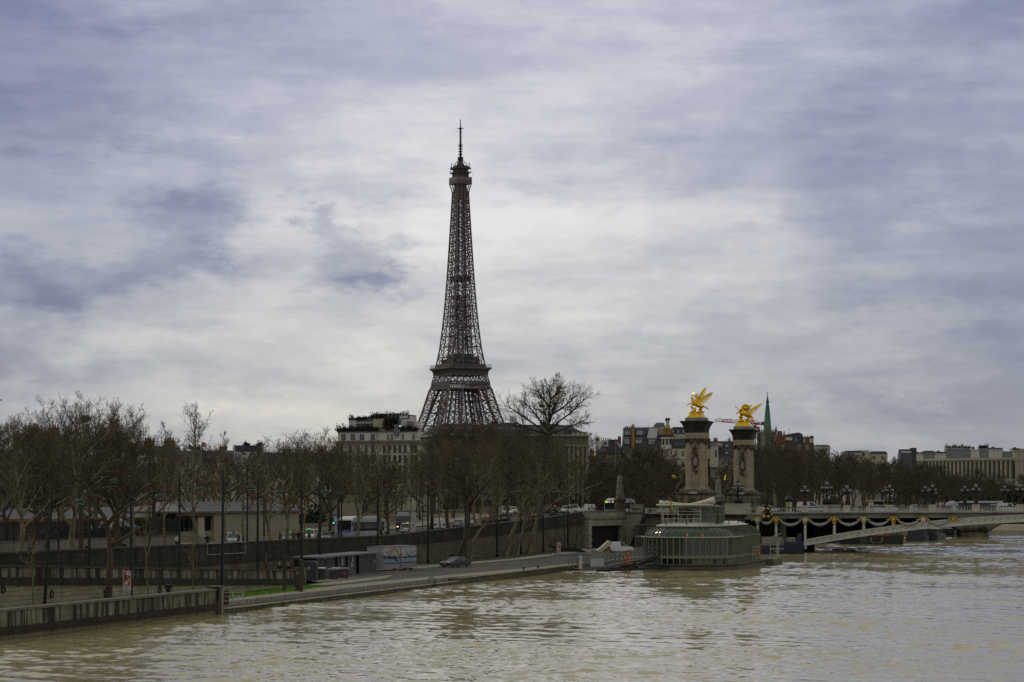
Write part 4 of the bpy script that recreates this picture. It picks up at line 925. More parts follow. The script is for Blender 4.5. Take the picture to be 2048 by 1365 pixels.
def gilded_group(loc, label, second=False):
    t = thing('gilded_statue', label, 'statue', loc, 0)
    g = MB(); g.frus(0,0,0,.42,1.65,1.65,1.55,1.55); g.frus(0,0,.42,.7,1.35,1.35,1.22,1.22); g.frus(0,0,.7,.95,1.25,1.25,1.25,1.25); g.turn(BRZ); g.build('base', gold, t)
    g = MB(); rng = random.Random(5 if second else 3)
    for i in range(16): g.ell((rng.uniform(-1.25,1.15),rng.uniform(-1.0,1.0),.95+rng.uniform(.0,.35)),(rng.uniform(.25,.5),.35,rng.uniform(.15,.35)),7,5)
    for i in range(7): g.ell((-.55+rng.uniform(-.3,.3),rng.uniform(-.5,.5),1.2+i*.16),(.32,.34,.26),7,5)
    g.build('rocky_mound', gold, t, smooth=True)
    if not second:
        # rearing winged horse looking to the left, led by a figure holding a sword
        pts = [(.55,0,2.55,.62),(.05,0,2.95,.56),(-.35,0,3.25,.58),(-.72,0,3.75,.42),(-.85,0,4.25,.30),(-1.02,0,4.52,.26),(-1.35,0,4.32,.15),     # rump..muzzle
               (.95,-.28,2.35,.46),(.72,-.32,1.72,.24),(1.02,-.32,1.38,.15),(.88,-.32,.98,.13),(.72,-.32,.93,.12),       # hind near
               (.95,.28,2.35,.46),(.58,.34,1.78,.24),(.82,.34,1.42,.15),(.62,.34,.98,.13),
               (-.55,-.28,3.0,.34),(-1.0,-.32,3.22,.2),(-1.55,-.34,3.1,.13),(-2.0,-.34,2.72,.11),(-2.12,-.34,2.6,.1),     # fore near, raised
               (-.5,.3,2.95,.32),(-.78,.34,2.85,.2),(-1.15,.36,2.6,.14),(-1.05,.36,2.15,.12),
               (1.2,0,2.55,.22),(1.55,0,2.5,.17),(1.95,0,2.28,.2),(2.3,0,1.98,.16),(2.5,0,1.75,.05)]
        ed = [(0,1),(1,2),(2,3),(3,4),(4,5),(5,6),(0,7),(7,8),(8,9),(9,10),(10,11),(0,12),(12,13),(13,14),(14,15),(2,16),(16,17),(17,18),(18,19),(19,20),(2,21),(21,22),(22,23),(23,24),(0,25),(25,26),(26,27),(27,28),(28,29)]
        skin('winged_horse', pts, ed, gold, t)
        wing([(-.15,-.5,3.3),(.4,-.75,3.95),(1.2,-.95,4.6),(2.05,-1.05,5.05)], 1.25, .07, 13, gold, t, back=(.5,0,-1))
        wing([(-.1,.45,3.5),(.25,.8,4.4),(.8,1.1,5.4),(1.35,1.2,6.1)], 1.0, .07, 12, gold, t, back=(.8,0,-.5))
        pts = [(-.05,-.1,3.9,.30),(.0,-.1,4.35,.33),(.05,-.1,4.85,.3),(.02,-.1,5.15,.14),(-.05,-.1,5.42,.22),(-.45,-.35,4.9,.14),(-.9,-.4,4.75,.11),(-1.05,-.4,5.05,.09),(.3,.3,4.8,.15),(.2,.5,4.4,.12),(.1,-.3,3.5,.26),(-.3,-.45,3.0,.2),(.1,.25,3.5,.26),(0,.45,3.0,.2)]
        skin('figure', pts, [(0,1),(1,2),(2,3),(3,4),(2,5),(5,6),(6,7),(2,8),(8,9),(0,10),(10,11),(0,12),(12,13)], gold, t)
        g = MB(); g.tube([(-1.05,-.4,4.7),(-.9,-.4,5.2),(-.35,-.4,6.0)],[.06,.05,.02],5); g.build('sword', gold, t)
    else:
        # rearing horse seen half from the front, one wing swept out, its leader blowing a trumpet
        pts = [(.85,.1,2.35,.68),(.4,-.15,2.75,.6),(-.05,-.4,3.0,.58),(-.35,-.5,3.4,.42),(-.5,-.55,3.72,.3),(-.75,-.7,3.72,.25),(-1.0,-.85,3.5,.15),
               (1.25,-.25,2.1,.5),(.95,-.4,1.5,.26),(1.3,-.4,1.2,.16),(1.05,-.45,.95,.13),
               (1.25,.35,2.1,.46),(.85,.45,1.5,.24),(1.1,.45,1.2,.16),(.95,.45,.95,.13),
               (-.4,-.65,2.75,.32),(-.95,-.8,3.0,.2),(-1.45,-.8,3.05,.14),(-1.8,-.8,2.65,.11),
               (-.3,-.1,2.6,.32),(-.75,.1,2.4,.2),(-.95,.1,1.95,.14),(-.75,.1,1.5,.12),
               (1.6,.1,2.25,.28),(1.95,0,1.9,.3),(1.85,-.1,1.4,.27),(1.4,-.2,1.15,.2)]
        ed = [(0,1),(1,2),(2,3),(3,4),(4,5),(5,6),(0,7),(7,8),(8,9),(9,10),(0,11),(11,12),(12,13),(13,14),(2,15),(15,16),(16,17),(17,18),(2,19),(19,20),(20,21),(21,22),(0,23),(23,24),(24,25),(25,26)]
        skin('winged_horse', pts, ed, gold, t)
        wing([(.75,-.3,2.7),(1.3,-.45,3.5),(2.1,-.55,4.1),(3.1,-.6,4.55)], .95, .08, 13, gold, t, back=(.35,0,-1))
        wing([(.1,.3,3.5),(.2,.6,4.1),(.6,.9,4.55),(1.05,1.0,4.3)], 1.15, .08, 12, gold, t, back=(.3,0,-1))
        g = MB(); 
        for i in range(12): a = i/11*math.pi; g.ell((.35+.75*math.cos(a),-.2,3.9+.75*math.sin(a)),(.24,.3,.24),6,5)
        g.ell((.35,-.1,4.0),(.7,.4,.65),10,8); g.build('mane', gold, t, smooth=True)
        pts = [(-.5,.05,2.2,.28),(-.55,.0,2.7,.3),(-.6,0,3.2,.28),(-.65,0,3.5,.14),(-.7,0,3.75,.2),(-.95,-.2,3.35,.13),(-1.25,-.25,3.6,.1),(-.3,.3,3.1,.14),(.0,.4,2.7,.11),(-.4,-.1,1.6,.22),(-.3,-.15,1.0,.16),(-.7,.15,1.6,.22),(-.75,.2,1.0,.16)]
        skin('figure', pts, [(0,1),(1,2),(2,3),(3,4),(2,5),(5,6),(2,7),(7,8),(0,9),(9,10),(0,11),(11,12)], gold, t)
        g = MB(); g.tube([(-.85,-.2,3.35),(-1.3,-.3,3.85),(-1.75,-.4,4.3)],[.06,.06,.09],6); g.ell((-1.78,-.4,4.33),.15); g.build('trumpet', gold, t)
    return t
gilded_group(PY1+Vector((0,0,17.85)), 'gilded winged horse rearing left with both wings raised, on the nearer pylon').scale = (.95,.95,.87)
gilded_group(PY2+Vector((0,0,17.85)), 'gilded rearing horse with one wing swept right and a trumpet blower, on the farther pylon', True)
def seated(loc, label, gx, part):
    t = thing('stone_statue', label, 'statue', loc, BRZ)
    pts = [(0,0,1.5,.55),(.05,0,2.3,.55),(.1,0,3.1,.5),(.1,0,3.6,.2),(.05,0,4.0,.32),(-.5,-.2,2.9,.2),(-1.0,-.3,2.5,.17),(-1.3,-.3,2.6,.14),(.5,.4,2.8,.2),(.5,.5,2.2,.16),(-.6,-.35,1.4,.42),(-.9,-.4,.7,.3),(-1.0,-.4,.1,.26),(-.4,.4,1.4,.4),(-.75,.45,.7,.3),(-.8,.45,.1,.26)]
    skin('figure', pts, [(0,1),(1,2),(2,3),(3,4),(2,5),(5,6),(6,7),(2,8),(8,9),(0,10),(10,11),(11,12),(0,13),(13,14),(14,15)], carved, t)
    g = MB(); rng = random.Random(int(gx*10)+3)
    for i in range(14): g.ell((rng.uniform(-1.3,.5),rng.uniform(-.6,.6),rng.uniform(0,1.2)),(.4,.35,.3),7,5)
    g.build('drapery', moss, t, smooth=True)
    g = MB()
    if part == 'gilded_emblem': g.torus((gx,-.4,2.85), .28, .09, 'y', 10, 5); g.bar((gx-.55,-.4,2.95),(gx+.45,-.4,2.75),.1)
    else: g.tube([(gx,-.4,1.9),(gx+.02,-.4,2.7),(gx+.15,-.4,3.6)],.13,6); g.ell((gx,-.4,2.7),(.25,.2,.3)); g.ell((gx+.17,-.4,3.6),(.12,.12,.3))
    g.build(part, gold, t, smooth=True); return t
seated(PY1+BD*-2.6+Vector((-.3,-.9,3.5)), 'dark seated stone figure at the foot of the nearer pylon holding a small gilded emblem', -1.6, 'gilded_emblem')
seated(PY2+BD*-2.6+Vector((-.3,-.9,3.5)), 'dark seated stone figure at the foot of the farther pylon beside a gilded statuette', -1.3, 'gilded_statuette')

# ---- the bridge, t metres along the near face from the springing of the arch
B0 = Vector((56.0,430.0,0.0))
def BP(t_, y, z): return B0+BD*t_+BN*y+Vector((0,0,z))
steel_paint = mat('pale grey painted steel', (.46,.46,.44), .6, var=.16, scale=.5)
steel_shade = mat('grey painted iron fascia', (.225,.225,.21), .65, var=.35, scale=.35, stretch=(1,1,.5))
deck_shade = mat('steel with deck shade painted in', (.012,.014,.018), .8, var=0)  # near-black puts the shade under the deck into the colour
T1 = 112.0
def ztop(t_): return 8.45+.45*(1-((t_-53.5)/75.)**2)         # hand rail
def deck(t_): return ztop(t_)-1.08
br = thing('arch_bridge', 'low steel arch bridge with garlands, gilded masks and white balustrade crossing the river', 'bridge', B0, BRZ)
def lo(x): return 1.18+5.0*(1-((x-53.5)/53.5)**2)
def hi(x): return 2.35+5.25*(1-((x-53.5)/53.5)**2)
xs = [i*T1/56. for i in range(57)]; xa = [107*i/48. for i in range(49)]
for y in (0, 5, 11, 17, 23, 29, 35, 40):
    g = MB(); vs = []
    for x in xa: vs += [(x,y-.25,lo(x)),(x,y+.25,lo(x)),(x,y+.25,hi(x)),(x,y-.25,hi(x))]
    n = len(xa); fs = []
    for i in range(n-1):
        for k in range(4): a, b = 4*i+k, 4*i+(k+1)%4; fs.append((a,b,b+4,a+4))
    g.add(vs, fs); g.build('arch_rib', steel_paint if y in (0,40) else deck_shade, br)
# mouldings on the near rib, gilt bosses and a twisting ribbon
g = MB()
for off, h in ((.02,.14),(-.16,.12)):
    f = lo if off > 0 else hi
    for i in range(len(xa)-1):
        a, b = xa[i], xa[i+1]; g.bar((a,-.30,f(a)+(off if f is lo else off+.0)),(b,-.30,f(b)+(off if f is lo else off)),h)
g.build('rib_moulding', steel_paint, br)
g = MB(); x = 1.2
while x < 106:
    zc = (lo(x)+hi(x))/2
    for k in range(6):
        u = k/6*1.32; zz = (lo(x+u)+hi(x+u))/2+.2*math.sin(u/1.32*6.28); g.ell((x+u,-.27,zz),(.16,.07,.09),5,4)
    x += 1.32
g.build('rib_ribbon', steel_paint, br, smooth=True)
g = MB(); x = 1.2
while x < 106: g.ell((x,-.36,(lo(x)+hi(x))/2+.12),(.19,.15,.19),7,5); x += 1.32
o = g.build('gilded_bosses', gold_dull, br, smooth=True)
# deck with cornice
g = MB(); vs = []
prof = [(-.35,-.0),(-.75,.0),(-.75,-.22),(-.5,-.3),(.30,-.42),(.30,-1.15),(.5,-1.2),(40.1,-1.2),(40.3,-.3),(40.75,-.2),(40.75,0.0)]
xd = [-6+i*2.0 for i in range(60)]
for x in xd:
    for (y,z) in prof: vs.append((x,y,deck(x)+z))
K = len(prof); fs = []
for i in range(len(xd)-1):
    for k in range(K): a, b = i*K+k, i*K+(k+1)%K; fs.append((a,a+K,b+K,b))
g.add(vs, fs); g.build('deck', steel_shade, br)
g = MB()
for i in range(len(xd)-1): a, b = xd[i], xd[i+1]; g.add([(a,2,deck(a)+.02),(b,2,deck(b)+.02),(b,38,deck(b)+.02),(a,38,deck(a)+.02)],[(0,1,2,3)])
g.build('roadway', asphalt, br)
# the row of slim posts over the rib and the struts, with near-black sheets painting the shade behind them
cols = [-14.6,-9.0,-3.2,1.3,9.0,16.7,24.3,32.0,39.5]
cols = [-9.0,-5.4,0.2,5.8,11.4,17.0,22.6,28.2]
for x in cols:
    z0 = hi(x)-.05 if x > 1 else .6
    z1 = deck(x)-1.2
    if z1-z0 < .35: continue
    c_ = MB(); c_.lathe([(.36,z0),(.36,z0+.16),(.3,z0+.2)],10,(x,-.1,0)); c_.lathe([(.29,z0+.2),(.27,max(z1-1.2,z0+.25))],10,(x,-.1,0)); col = c_.build('post', steel_paint, br)
    MB().lathe([(.34,z0+.02),(.38,z0+.1),(.34,z0+.2)],10,(x,-.1,0)).build('gilded_foot', gold_dull, col)
    zc = max(z1-1.1, z0+.2); g = MB(); g.lathe([(.27,zc),(.42,zc+.12),(.3,zc+.3),(.4,zc+.6),(.52,z1)],10,(x,-.1,0)); g.build('capital', steel_paint, col)
    g = MB()
    for q in range(9): a = q*.7; g.ell((x+.34*math.cos(a),-.42,zc+.55+.3*math.sin(a)),(.13,.1,.13),6,4)
    g.build('gilded_scroll', gold_dull, col, smooth=True)
# masks and garlands
step = 5.6; heads = [-9.0+step*i for i in range(12)]
heads = [-9.0,-5.4]+[.2+5.6*i for i in range(10)]
for i, x in enumerate(heads):
    z1 = deck(x)-1.0
    if hi(x) > z1-.15: continue
    g = MB(); g.ell((x,-.5,z1-.5),(.32,.28,.42),8,7); g.ell((x,-.62,z1-.45),(.12,.14,.12),6,4)
    if i % 2 == 0: g.ell((x,-.45,z1-.55),(.52,.2,.5),9,6)
    h_ = g.build('mask', steel_paint if i % 2 == 0 else gold_dull, br, smooth=True)
    g = MB()
    for q in range(11):
        a = math.pi*q/10; g.ell((x+.62*math.cos(a),-.5,z1-.35+.4*math.sin(a)),(.15,.12,.13),6,4)
    for sx in (-1,1): g.ell((x+sx*.85,-.48,z1-.42),(.3,.1,.1),6,4); g.ell((x+sx*1.15,-.46,z1-.5),(.22,.08,.08),6,4)
    g.build('gilded_crown', gold_dull, h_, smooth=True)
for i in range(len(heads)-1):
    a, b = heads[i], heads[i+1]
    if hi((a+b)/2) > deck(a)-1.45: continue
    sag = min(1.05, (b-a)*.2); g = MB(); n = 15; rng = random.Random(i)
    for q in range(n):
        u = q/(n-1); x = a+.55+(b-a-1.1)*u; z = deck(x)-1.35-sag*4*u*(1-u); r = .13+.2*math.sin(math.pi*u)
        g.ell((x,-.42,z),(r*1.1,r*.8,r),7,5)
        g.ell((x+rng.uniform(-.1,.1),-.42-r*.6,z+rng.uniform(-.1,.1)),(.12,.1,.12),5,4)
    g.build('garland', mat('grey painted garland', (.32,.32,.31), .75, var=.4, scale=5), br, smooth=True)
g = MB(); g.add([(-12,1.4,-.5),(60,1.4,-.5),(60,1.4,7.0),(-12,1.4,7.0)],[(0,1,2,3)])
vs = []; fs = []; xr = [i*2.0 for i in range(-5,20)]
g = MB()
for x in xr:
    if x <= 0: continue
    z0 = hi(x)
    if z0 > deck(x)-1.3: continue
    for y in (5,11,17,23,29,35): g.bar((x,y,z0),(x,y,deck(x)-1.2),.22)
    g.bar((x,5,z0+.3),(x,35,z0+.3),.2)
for y in (11.2,29.2):  # solid near-black sheets stand in for the shade above the arch
    vs = []
    for x in [i*1.0 for i in range(0,44)]: vs += [(x,y,hi(x)-.1),(x,y,max(deck(x)-1.15,hi(x)-.05))]
    g.add(vs, [(2*i,2*i+2,2*i+3,2*i+1) for i in range(43)])
g.build('bracing_and_shade', deck_shade, br)
# a screen closes the bay far inside, near-black to paint in the shade
g = MB(); g.box(-10,-4.2,38.6,39.4,-.5,7.0); g.build('far_shade_screen', deck_shade, br)
# balustrade
g = MB(); gg = MB(); posts = []
x = .2
while x < T1-3:
    posts.append(x); x += 8.05
def rail(mb, a, b, y):
    n = max(int((b-a)/.52), 1)
    for i in range(n):
        x = a+(b-a)*(i+.5)/n; z = deck(x); mb.lathe([(.075,z+.12),(.11,z+.32),(.06,z+.62),(.10,z+.86)],5,(x,y,0))
    z0, z1 = deck(a), deck(b)
    for dz, w_, h_, mb in ((0,.3,.12,mb),(.86,.36,.2,RAILS)):
        mb.add([(a,y-w_/2,z0+dz),(b,y-w_/2,z1+dz),(b,y+w_/2,z1+dz),(a,y+w_/2,z0+dz),(a,y-w_/2,z0+dz+h_),(b,y-w_/2,z1+dz+h_),(b,y+w_/2,z1+dz+h_),(a,y+w_/2,z0+dz+h_)],[(0,3,2,1),(4,5,6,7),(0,1,5,4),(1,2,6,5),(2,3,7,6),(3,0,4,7)])
bal = mat('white balustrade paint', (.40,.40,.385), .6, var=.15, scale=.7)
for y in (-.4, 40.4):
    g = MB(); RAILS = MB()
    for i, x in enumerate(posts):
        nx = posts[i+1] if i+1 < len(posts) else None
        if nx: rail(g, x+.75, x+3.65, y); rail(g, x+4.4, nx-.75, y)
    if y < 0: rail(g, -6.6, -.6, y)
    g.build('balustrade', bal, br); RAILS.build('hand_rail', mat('dark hand rail', (.10,.098,.09), .8, var=.3, scale=1), br)  # hand rail coloured darker than the balusters
    for x in posts:
        z = deck(x); p = MB(); p.box(x-.62,x+.62,y-.42,y+.38,z-.02,z+1.22); p.box(x-.72,x+.72,y-.5,y+.46,z+1.22,z+1.34); p.box(x-.72,x-.62,y-.3,y+.26,z,z+1.06); p.box(x+.62,x+.72,y-.3,y+.26,z,z+1.06); po = p.build('pedestal', bal, br)
        if y < 0: MB().ell((x,y-.46,z+.98),(.3,.08,.16),8,5).build('gilded_badge', gold_dull, po, smooth=True)
        if x+4 < T1: MB().box(x+3.68,x+4.37,y-.32,y+.28,z-.02,z+1.10).build('mid_block', bal, br)
# the gilded-trimmed dark cartouche hanging at the joint of bridge and abutment
g = MB(); rng = random.Random(2); zc = deck(-7.2)
for i in range(40): g.ell((-7.2+rng.uniform(-.75,.75),-.75,zc+rng.uniform(-1.5,1.0)),(.26,.2,.26),6,4)
for i in range(8): g.ell((-7.2+rng.uniform(-.25,.25),-.6,zc+1.2+i*.16),(.2,.16,.2),6,4)
c_ = g.build('cartouche', mat('black bronze', (.02,.018,.015), .6, .3, var=.3, scale=4), br, smooth=True)
g = MB()
for sx in (-1,1): g.ell((-7.2+sx*.4,-.98,zc+.75),(.36,.1,.2),7,5); g.ell((-7.2+sx*.4,-.98,zc-.75),(.34,.1,.26),7,5); g.ell((-7.2+sx*.8,-.95,zc+.1),(.12,.1,.3),6,4)
g.build('gilded_trim', gold_dull, c_, smooth=True)
# far abutment, out of the picture: the bridge rests on the other bank
g = MB(); g.box(106.5,118,-2,42,-1.5,deck(107)-.1); wall('far_abutment', g, w_plinth, br)

# ---- abutment of the near bank
ab = thing('bridge_abutment', 'banded stone abutment carrying the pylons, balustrade along its top', 'abutment', B0, BRZ)
w_rust = wall_mat('rusticated abutment stone', (.17,.15,.11), (.14,.125,.09), (.008,.008,.007), 2.6, .55, .55, (.035,.032,.026), msize=.05, stain_from=.5)
g = MB(); g.box(-31,-11.5,0,46,-1.5,7.15); wall('abutment_block', g, w_rust, ab)
g = MB(); g.box(-31.2,-11.3,-.35,.0,6.75,7.05); g.box(-31.3,-11.2,-.5,46,7.05,7.3); g.build('abutment_cornice', cornice_m, ab)
g = MB(); g.box(-31,-6,.0,46,6.2,7.12); g.box(-44,-31,15,46,6.2,7.12); g.build('approach_slab', paving, ab)
g = MB()
def deck0(x): return 7.3
zz = 7.3
def rail0(a, b, y):
    n = int((b-a)/.52)
    for i in range(n):
        x = a+(b-a)*(i+.5)/n; g.lathe([(.075,zz+.12),(.11,zz+.32),(.06,zz+.62),(.10,zz+.86)],5,(x,y,0))
    g.box(a,b,y-.16,y+.16,zz,zz+.12); g.box(a,b,y-.18,y+.18,zz+.86,zz+1.05)
for a, b in ((-30.8,-27.2),(-26.4,-23.2),(-22.4,-19.2),(-18.6,-15.8),(-11.2,-9.3)): rail0(a, b, -.15)
for a, b in ((-31.2,-30.8),(-27.2,-26.4),(-23.2,-22.4),(-19.2,-18.6),(-15.8,-15.2),(-9.3,-8.3)): g.box(a,b,-.42,.12,zz,zz+1.1)
g.build('balustrade', mat('pale stone balustrade', (.38,.36,.29), .85, var=.2, scale=1), ab)
g = MB(); g.box(-15.2,-11.1,-.6,3.2,zz-.1,zz+1.75); g.box(-15.4,-10.9,-.75,3.4,zz+1.75,zz+1.95); g.build('lamp_plinth', mat('pale plinth stone', (.40,.375,.29), .85, var=.2, scale=1), ab)

# ---- bridge candelabra
lamp_black = mat('black lamp bronze', (.012,.012,.012), .5, .4, var=0)
lamp_glass = mat('milky lamp glass', (.34,.34,.35), .3, var=.12, scale=3)
def candelabrum(n_arm, H, label, big=False):
    t = thing('candelabrum', label, 'street lamp')
    g = MB(); k = H/4.2
    g.lathe([(.46,0),(.46,.18),(.36,.3),(.40,.55),(.30,.8),(.18,1.1),(.16,1.5),(.23,1.62),(.15,1.75),(.14,2.55),(.25,2.7),(.15,2.85)],10)
    for i in range(4): a = i*math.pi/2+.4; g.ell((.28*math.cos(a),.28*math.sin(a),.55),(.14,.14,.3),6,5)
    if big:
        for i in range(10): a = i*.63; g.ell((.5*math.cos(a),.5*math.sin(a),.35+.12*(i%3)),(.24,.24,.38),6,5)
    for i, (x, z) in enumerate(((0,3.05),)): g.lathe([(.08,2.8),(.14,3.0),(.1,3.2)],8)
    g.build('column', lamp_black, t, smooth=True)
    for i in range(n_arm):
        a = 2*math.pi*i/n_arm+(.0 if n_arm == 2 else .3); r = .78; x, y = r*math.cos(a), r*math.sin(a)
        g = MB(); g.tube([(0,0,2.35),(x*.5,y*.5,2.2),(x*.95,y*.95,2.32),(x,y,2.55)],[.10,.09,.08,.10],5); g.lathe([(.1,2.5),(.17,2.6),(.05,2.62)],8,(x,y,0)); arm = g.build('arm', lamp_black, t, smooth=True)
        g = MB(); g.lathe([(.10,2.62),(.2,2.8),(.23,2.95),(.14,3.1)],9,(x,y,0)); g.build('lantern', lamp_glass, arm, smooth=True)
        g = MB(); g.lathe([(.25,2.98),(.16,3.14),(.05,3.22),(.04,3.34)],9,(x,y,0)); g.build('lantern_cap', lamp_black, arm, smooth=True)
    g = MB(); g.lathe([(.13,3.22),(.27,3.5),(.31,3.72),(.2,3.9)],10); g.build('lantern', lamp_glass, t, smooth=True)
    g = MB(); g.lathe([(.35,3.74),(.24,3.95),(.1,4.05),(.06,4.2),(.02,4.4)],10); g.build('lantern_cap', lamp_black, t, smooth=True)
    return keep(t)
c1 = candelabrum(4, 4.2, 'black bridge lamp of four globes beside the first gilded badge of the near balustrade')
near_lab = ['black bridge lamp on the near balustrade over the first post of the bridge','black bridge lamp on the near balustrade, second from the pylons','black bridge lamp on the near balustrade, third from the pylons','black bridge lamp on the near balustrade, fourth, left of the pale umbrella dome','black bridge lamp on the near balustrade just past the pale umbrella dome','black bridge lamp on the near balustrade, sixth from the pylons','black bridge lamp on the near balustrade beyond the picture edge']
far_lab = ['black bridge lamp on the far balustrade, close behind the first near lamp','black bridge lamp on the far balustrade, left of the second near lamp','black bridge lamp on the far balustrade, left of the third near lamp','black bridge lamp on the far balustrade, left of the fourth near lamp','black bridge lamp on the far balustrade in front of the umbrella dome','black bridge lamp on the far balustrade before the bus roof','black bridge lamp on the far balustrade at the picture edge']
first = True
for i, x in enumerate(posts[:7]):
    p = BP(x, -.4, deck(x)+1.34)
    if first: c1.location = p; c1['label'] = near_lab[i]; c1['group'] = 'lamps along the bridge'; first = False
    else: dup(c1, p, .1*i, near_lab[i], 'lamps along the bridge')
for i, x in enumerate(posts[:7]): dup(c1, BP(x+2.2, 40.4, deck(x)+1.34), .15*i, far_lab[i], 'lamps along the bridge')
c2 = candelabrum(5, 4.2, 'big black candelabrum of many lanterns on the pale stone block beside the farther pylon', True)
c2.location = BP(-13.1, 1.3, 9.22); c2.scale = (1.28,1.28,1.1)
dup(c2, BP(-2.4, 44, 8.9), .5, 'big black candelabrum at the far corner of the bridge, on a pale block', scale=1.3)
g = MB(); p = BP(-2.4,44,0); g.cb(0,0,8.0,2.4,2.4,1.8); g.cb(0,0,8.85,2.7,2.7,.16); o = g.build('stone_block', mat('pale plinth stone',(0,0,0)), None, p, rz=BRZ); tag(o, 'pale stone block under the candelabrum at the far corner of the bridge', 'plinth')
# ------------------------------------------------------------------ buildings
cream = mat('cream rendered wall', (.42,.39,.285), .9, var=.14, scale=.25)
cream_w = mat('pale cream wall', (.50,.48,.42), .9, var=.1, scale=.3)
stone_w = wall_mat('warm building ashlar', (.235,.21,.14), (.27,.24,.165), (.15,.135,.09), 1.2, .5, .25, (.12,.10,.075), stain_from=.55)
slate = mat('blue grey slate', (.052,.055,.068), .55, var=.35, scale=.7, stretch=(1,1,3))
zinc = mat('pale zinc roof', (.17,.18,.20), .5, .2, var=.25, scale=.5, stretch=(3,1,.4))
zinc_d = mat('dark zinc roof', (.085,.09,.105), .5, .2, var=.25, scale=.5, stretch=(3,1,.4))
win_frame = mat('white window frame', (.42,.42,.40), .7, var=0)
win_dark = mat('brown shutter', (.05,.028,.02), .8, var=.2)
brick_o = mat('orange brick', (.17,.065,.036), .9, var=.3, scale=1.5)
ochre = mat('ochre chimney render', (.27,.15,.045), .9, var=.3, scale=.8)
pot = mat('terracotta pots', (.22,.07,.04), .9, var=.2)
hedge = mat('dark roof garden leaves', (.020,.030,.013), .9, var=.6, scale=2.2)
rail_blk = mat('black roof rail', (.015,.016,.018), .7, var=0)
PANES = {}
def winmesh(w, h, kind):
    key = (round(w,2), round(h,2), kind)
    if key not in PANES:
        f = MB(); b = .09
        f.box(-w/2,-w/2+b,.06,.16,0,h); f.box(w/2-b,w/2,.06,.16,0,h); f.box(-w/2+b,w/2-b,.06,.16,h-b,h); f.box(-w/2+b,w/2-b,.06,.16,0,b); f.box(-.04,.04,.07,.15,b,h-b)
        if h > 1.5: f.box(-w/2+b,-.04,.07,.15,h*.62,h*.62+.06); f.box(.04,w/2-b,.07,.15,h*.62,h*.62+.06)
        p = MB(); p.add([(-w/2,.17,0),(w/2,.17,0),(w/2,.17,h),(-w/2,.17,h)],[(0,1,2,3)])
        PANES[key] = (f.mesh('window'), p.mesh('pane'))
    return PANES[key]
def block(root, W, D, z0, z1, rows, m, x0=0, y0=0, part='wall', frame=win_frame, panes=True, roof=True, arch=False, sides=True, pane_m=None):
    """front wall with real openings at y=y0 facing -y; rows = [(z, height, [x centres], width)]"""
    holes = [(x-w/2, x+w/2, z, z+h) for z, h, xs_, w in rows for x in xs_]
    xs_ = sorted({0.0, W, *[round(a,4) for h in holes for a in h[:2]]}); zs = sorted({z0, z1, *[round(a,4) for h in holes for a in h[2:]]})
    xs_ = [x for x in xs_ if 0 <= x <= W]; g = MB()
    for i in range(len(xs_)-1):
        cx = (xs_[i]+xs_[i+1])/2; run = None
        for j in range(len(zs)-1):
            cz = (zs[j]+zs[j+1])/2
            if any(a < cx < b and c < cz < d for a, b, c, d in holes): continue
            g.quad((xs_[i],0,zs[j]),(xs_[i+1],0,zs[j]),(xs_[i+1],0,zs[j+1]),(xs_[i],0,zs[j+1]))
    for a, b, c, d in holes:
        r = .22
        g.quad((a,0,c),(a,r,c),(a,r,d),(a,0,d)); g.quad((b,0,c),(b,0,d),(b,r,d),(b,r,c)); g.quad((a,0,d),(a,r,d),(b,r,d),(b,0,d)); g.quad((a,0,c),(b,0,c),(b,r,c),(a,r,c))
    if sides:
        g.quad((0,D,z0),(0,0,z0),(0,0,z1),(0,D,z1)); g.quad((W,0,z0),(W,D,z0),(W,D,z1),(W,0,z1)); g.quad((W,D,z0),(0,D,z0),(0,D,z1),(W,D,z1)); g.quad((0,0,z1),(W,0,z1),(W,D,z1),(0,D,z1))
    g.turn(0, (x0,y0,0)); o = wall(part, g, m, root)
    for z, h, xc, w in rows:
        f, p = winmesh(w, h, 0)
        for x in xc:
            fo = link('window', f, frame, root, (x0+x, y0, z))
            if panes: link('pane', p, pane_m or glass_dark, fo)
    return o
def lin(a, b, n): return [a+(b-a)*(i+.5)/n for i in range(n)]
def chimney(root, x, y, z0, z1, w, d, m, n=4, name='chimney'):
    c = MB().box(x-w/2,x+w/2,y-d/2,y+d/2,z0,z1).box(x-w/2-.08,x+w/2+.08,y-d/2-.08,y+d/2+.08,z1,z1+.15).build(name, m, root)
    for i in range(n): xx = x-w/2+w*(i+.5)/n; MB().lathe([(.13,z1+.15),(.17,z1+.6),(.14,z1+.75)],6,(xx,y,0)).build('chimney_pot', pot, c)
    return c
def bushes(root, x0, x1, y, z, n, r, seed, name='planter_hedge', m=None):
    rng = np.random.RandomState(seed); N_ = n*90
    c = np.stack([np.repeat(np.linspace(x0,x1,n),90)+rng.normal(0,r*.55,N_), y+rng.normal(0,r*.5,N_), z+np.abs(rng.normal(0,r*.75,N_))*np.repeat(rng.uniform(.5,1.5,n),90)],1)
    d1 = norm(rng.normal(0,1,(N_,3)))*r*.32; d2 = norm(np.cross(d1, rng.normal(0,1,(N_,3))))*r*.22
    v = np.stack([c-d1,c+d2,c+d1,c-d2],1).reshape(-1,3); return link(name, npmesh(name, v, np.arange(4*N_).reshape(-1,4)), m or hedge, root)
def place(px0, px1, Y0, Y1, label, cat='building', zb=7.0, name='apartment_building'):
    a = pix(px0, 1000, Y0); b = pix(px1, 1000, Y1); a.z = 0; b.z = 0
    return thing(name, label, cat, (a.x, a.y, 0), math.atan2(b.y-a.y, b.x-a.x)), (b-a).length
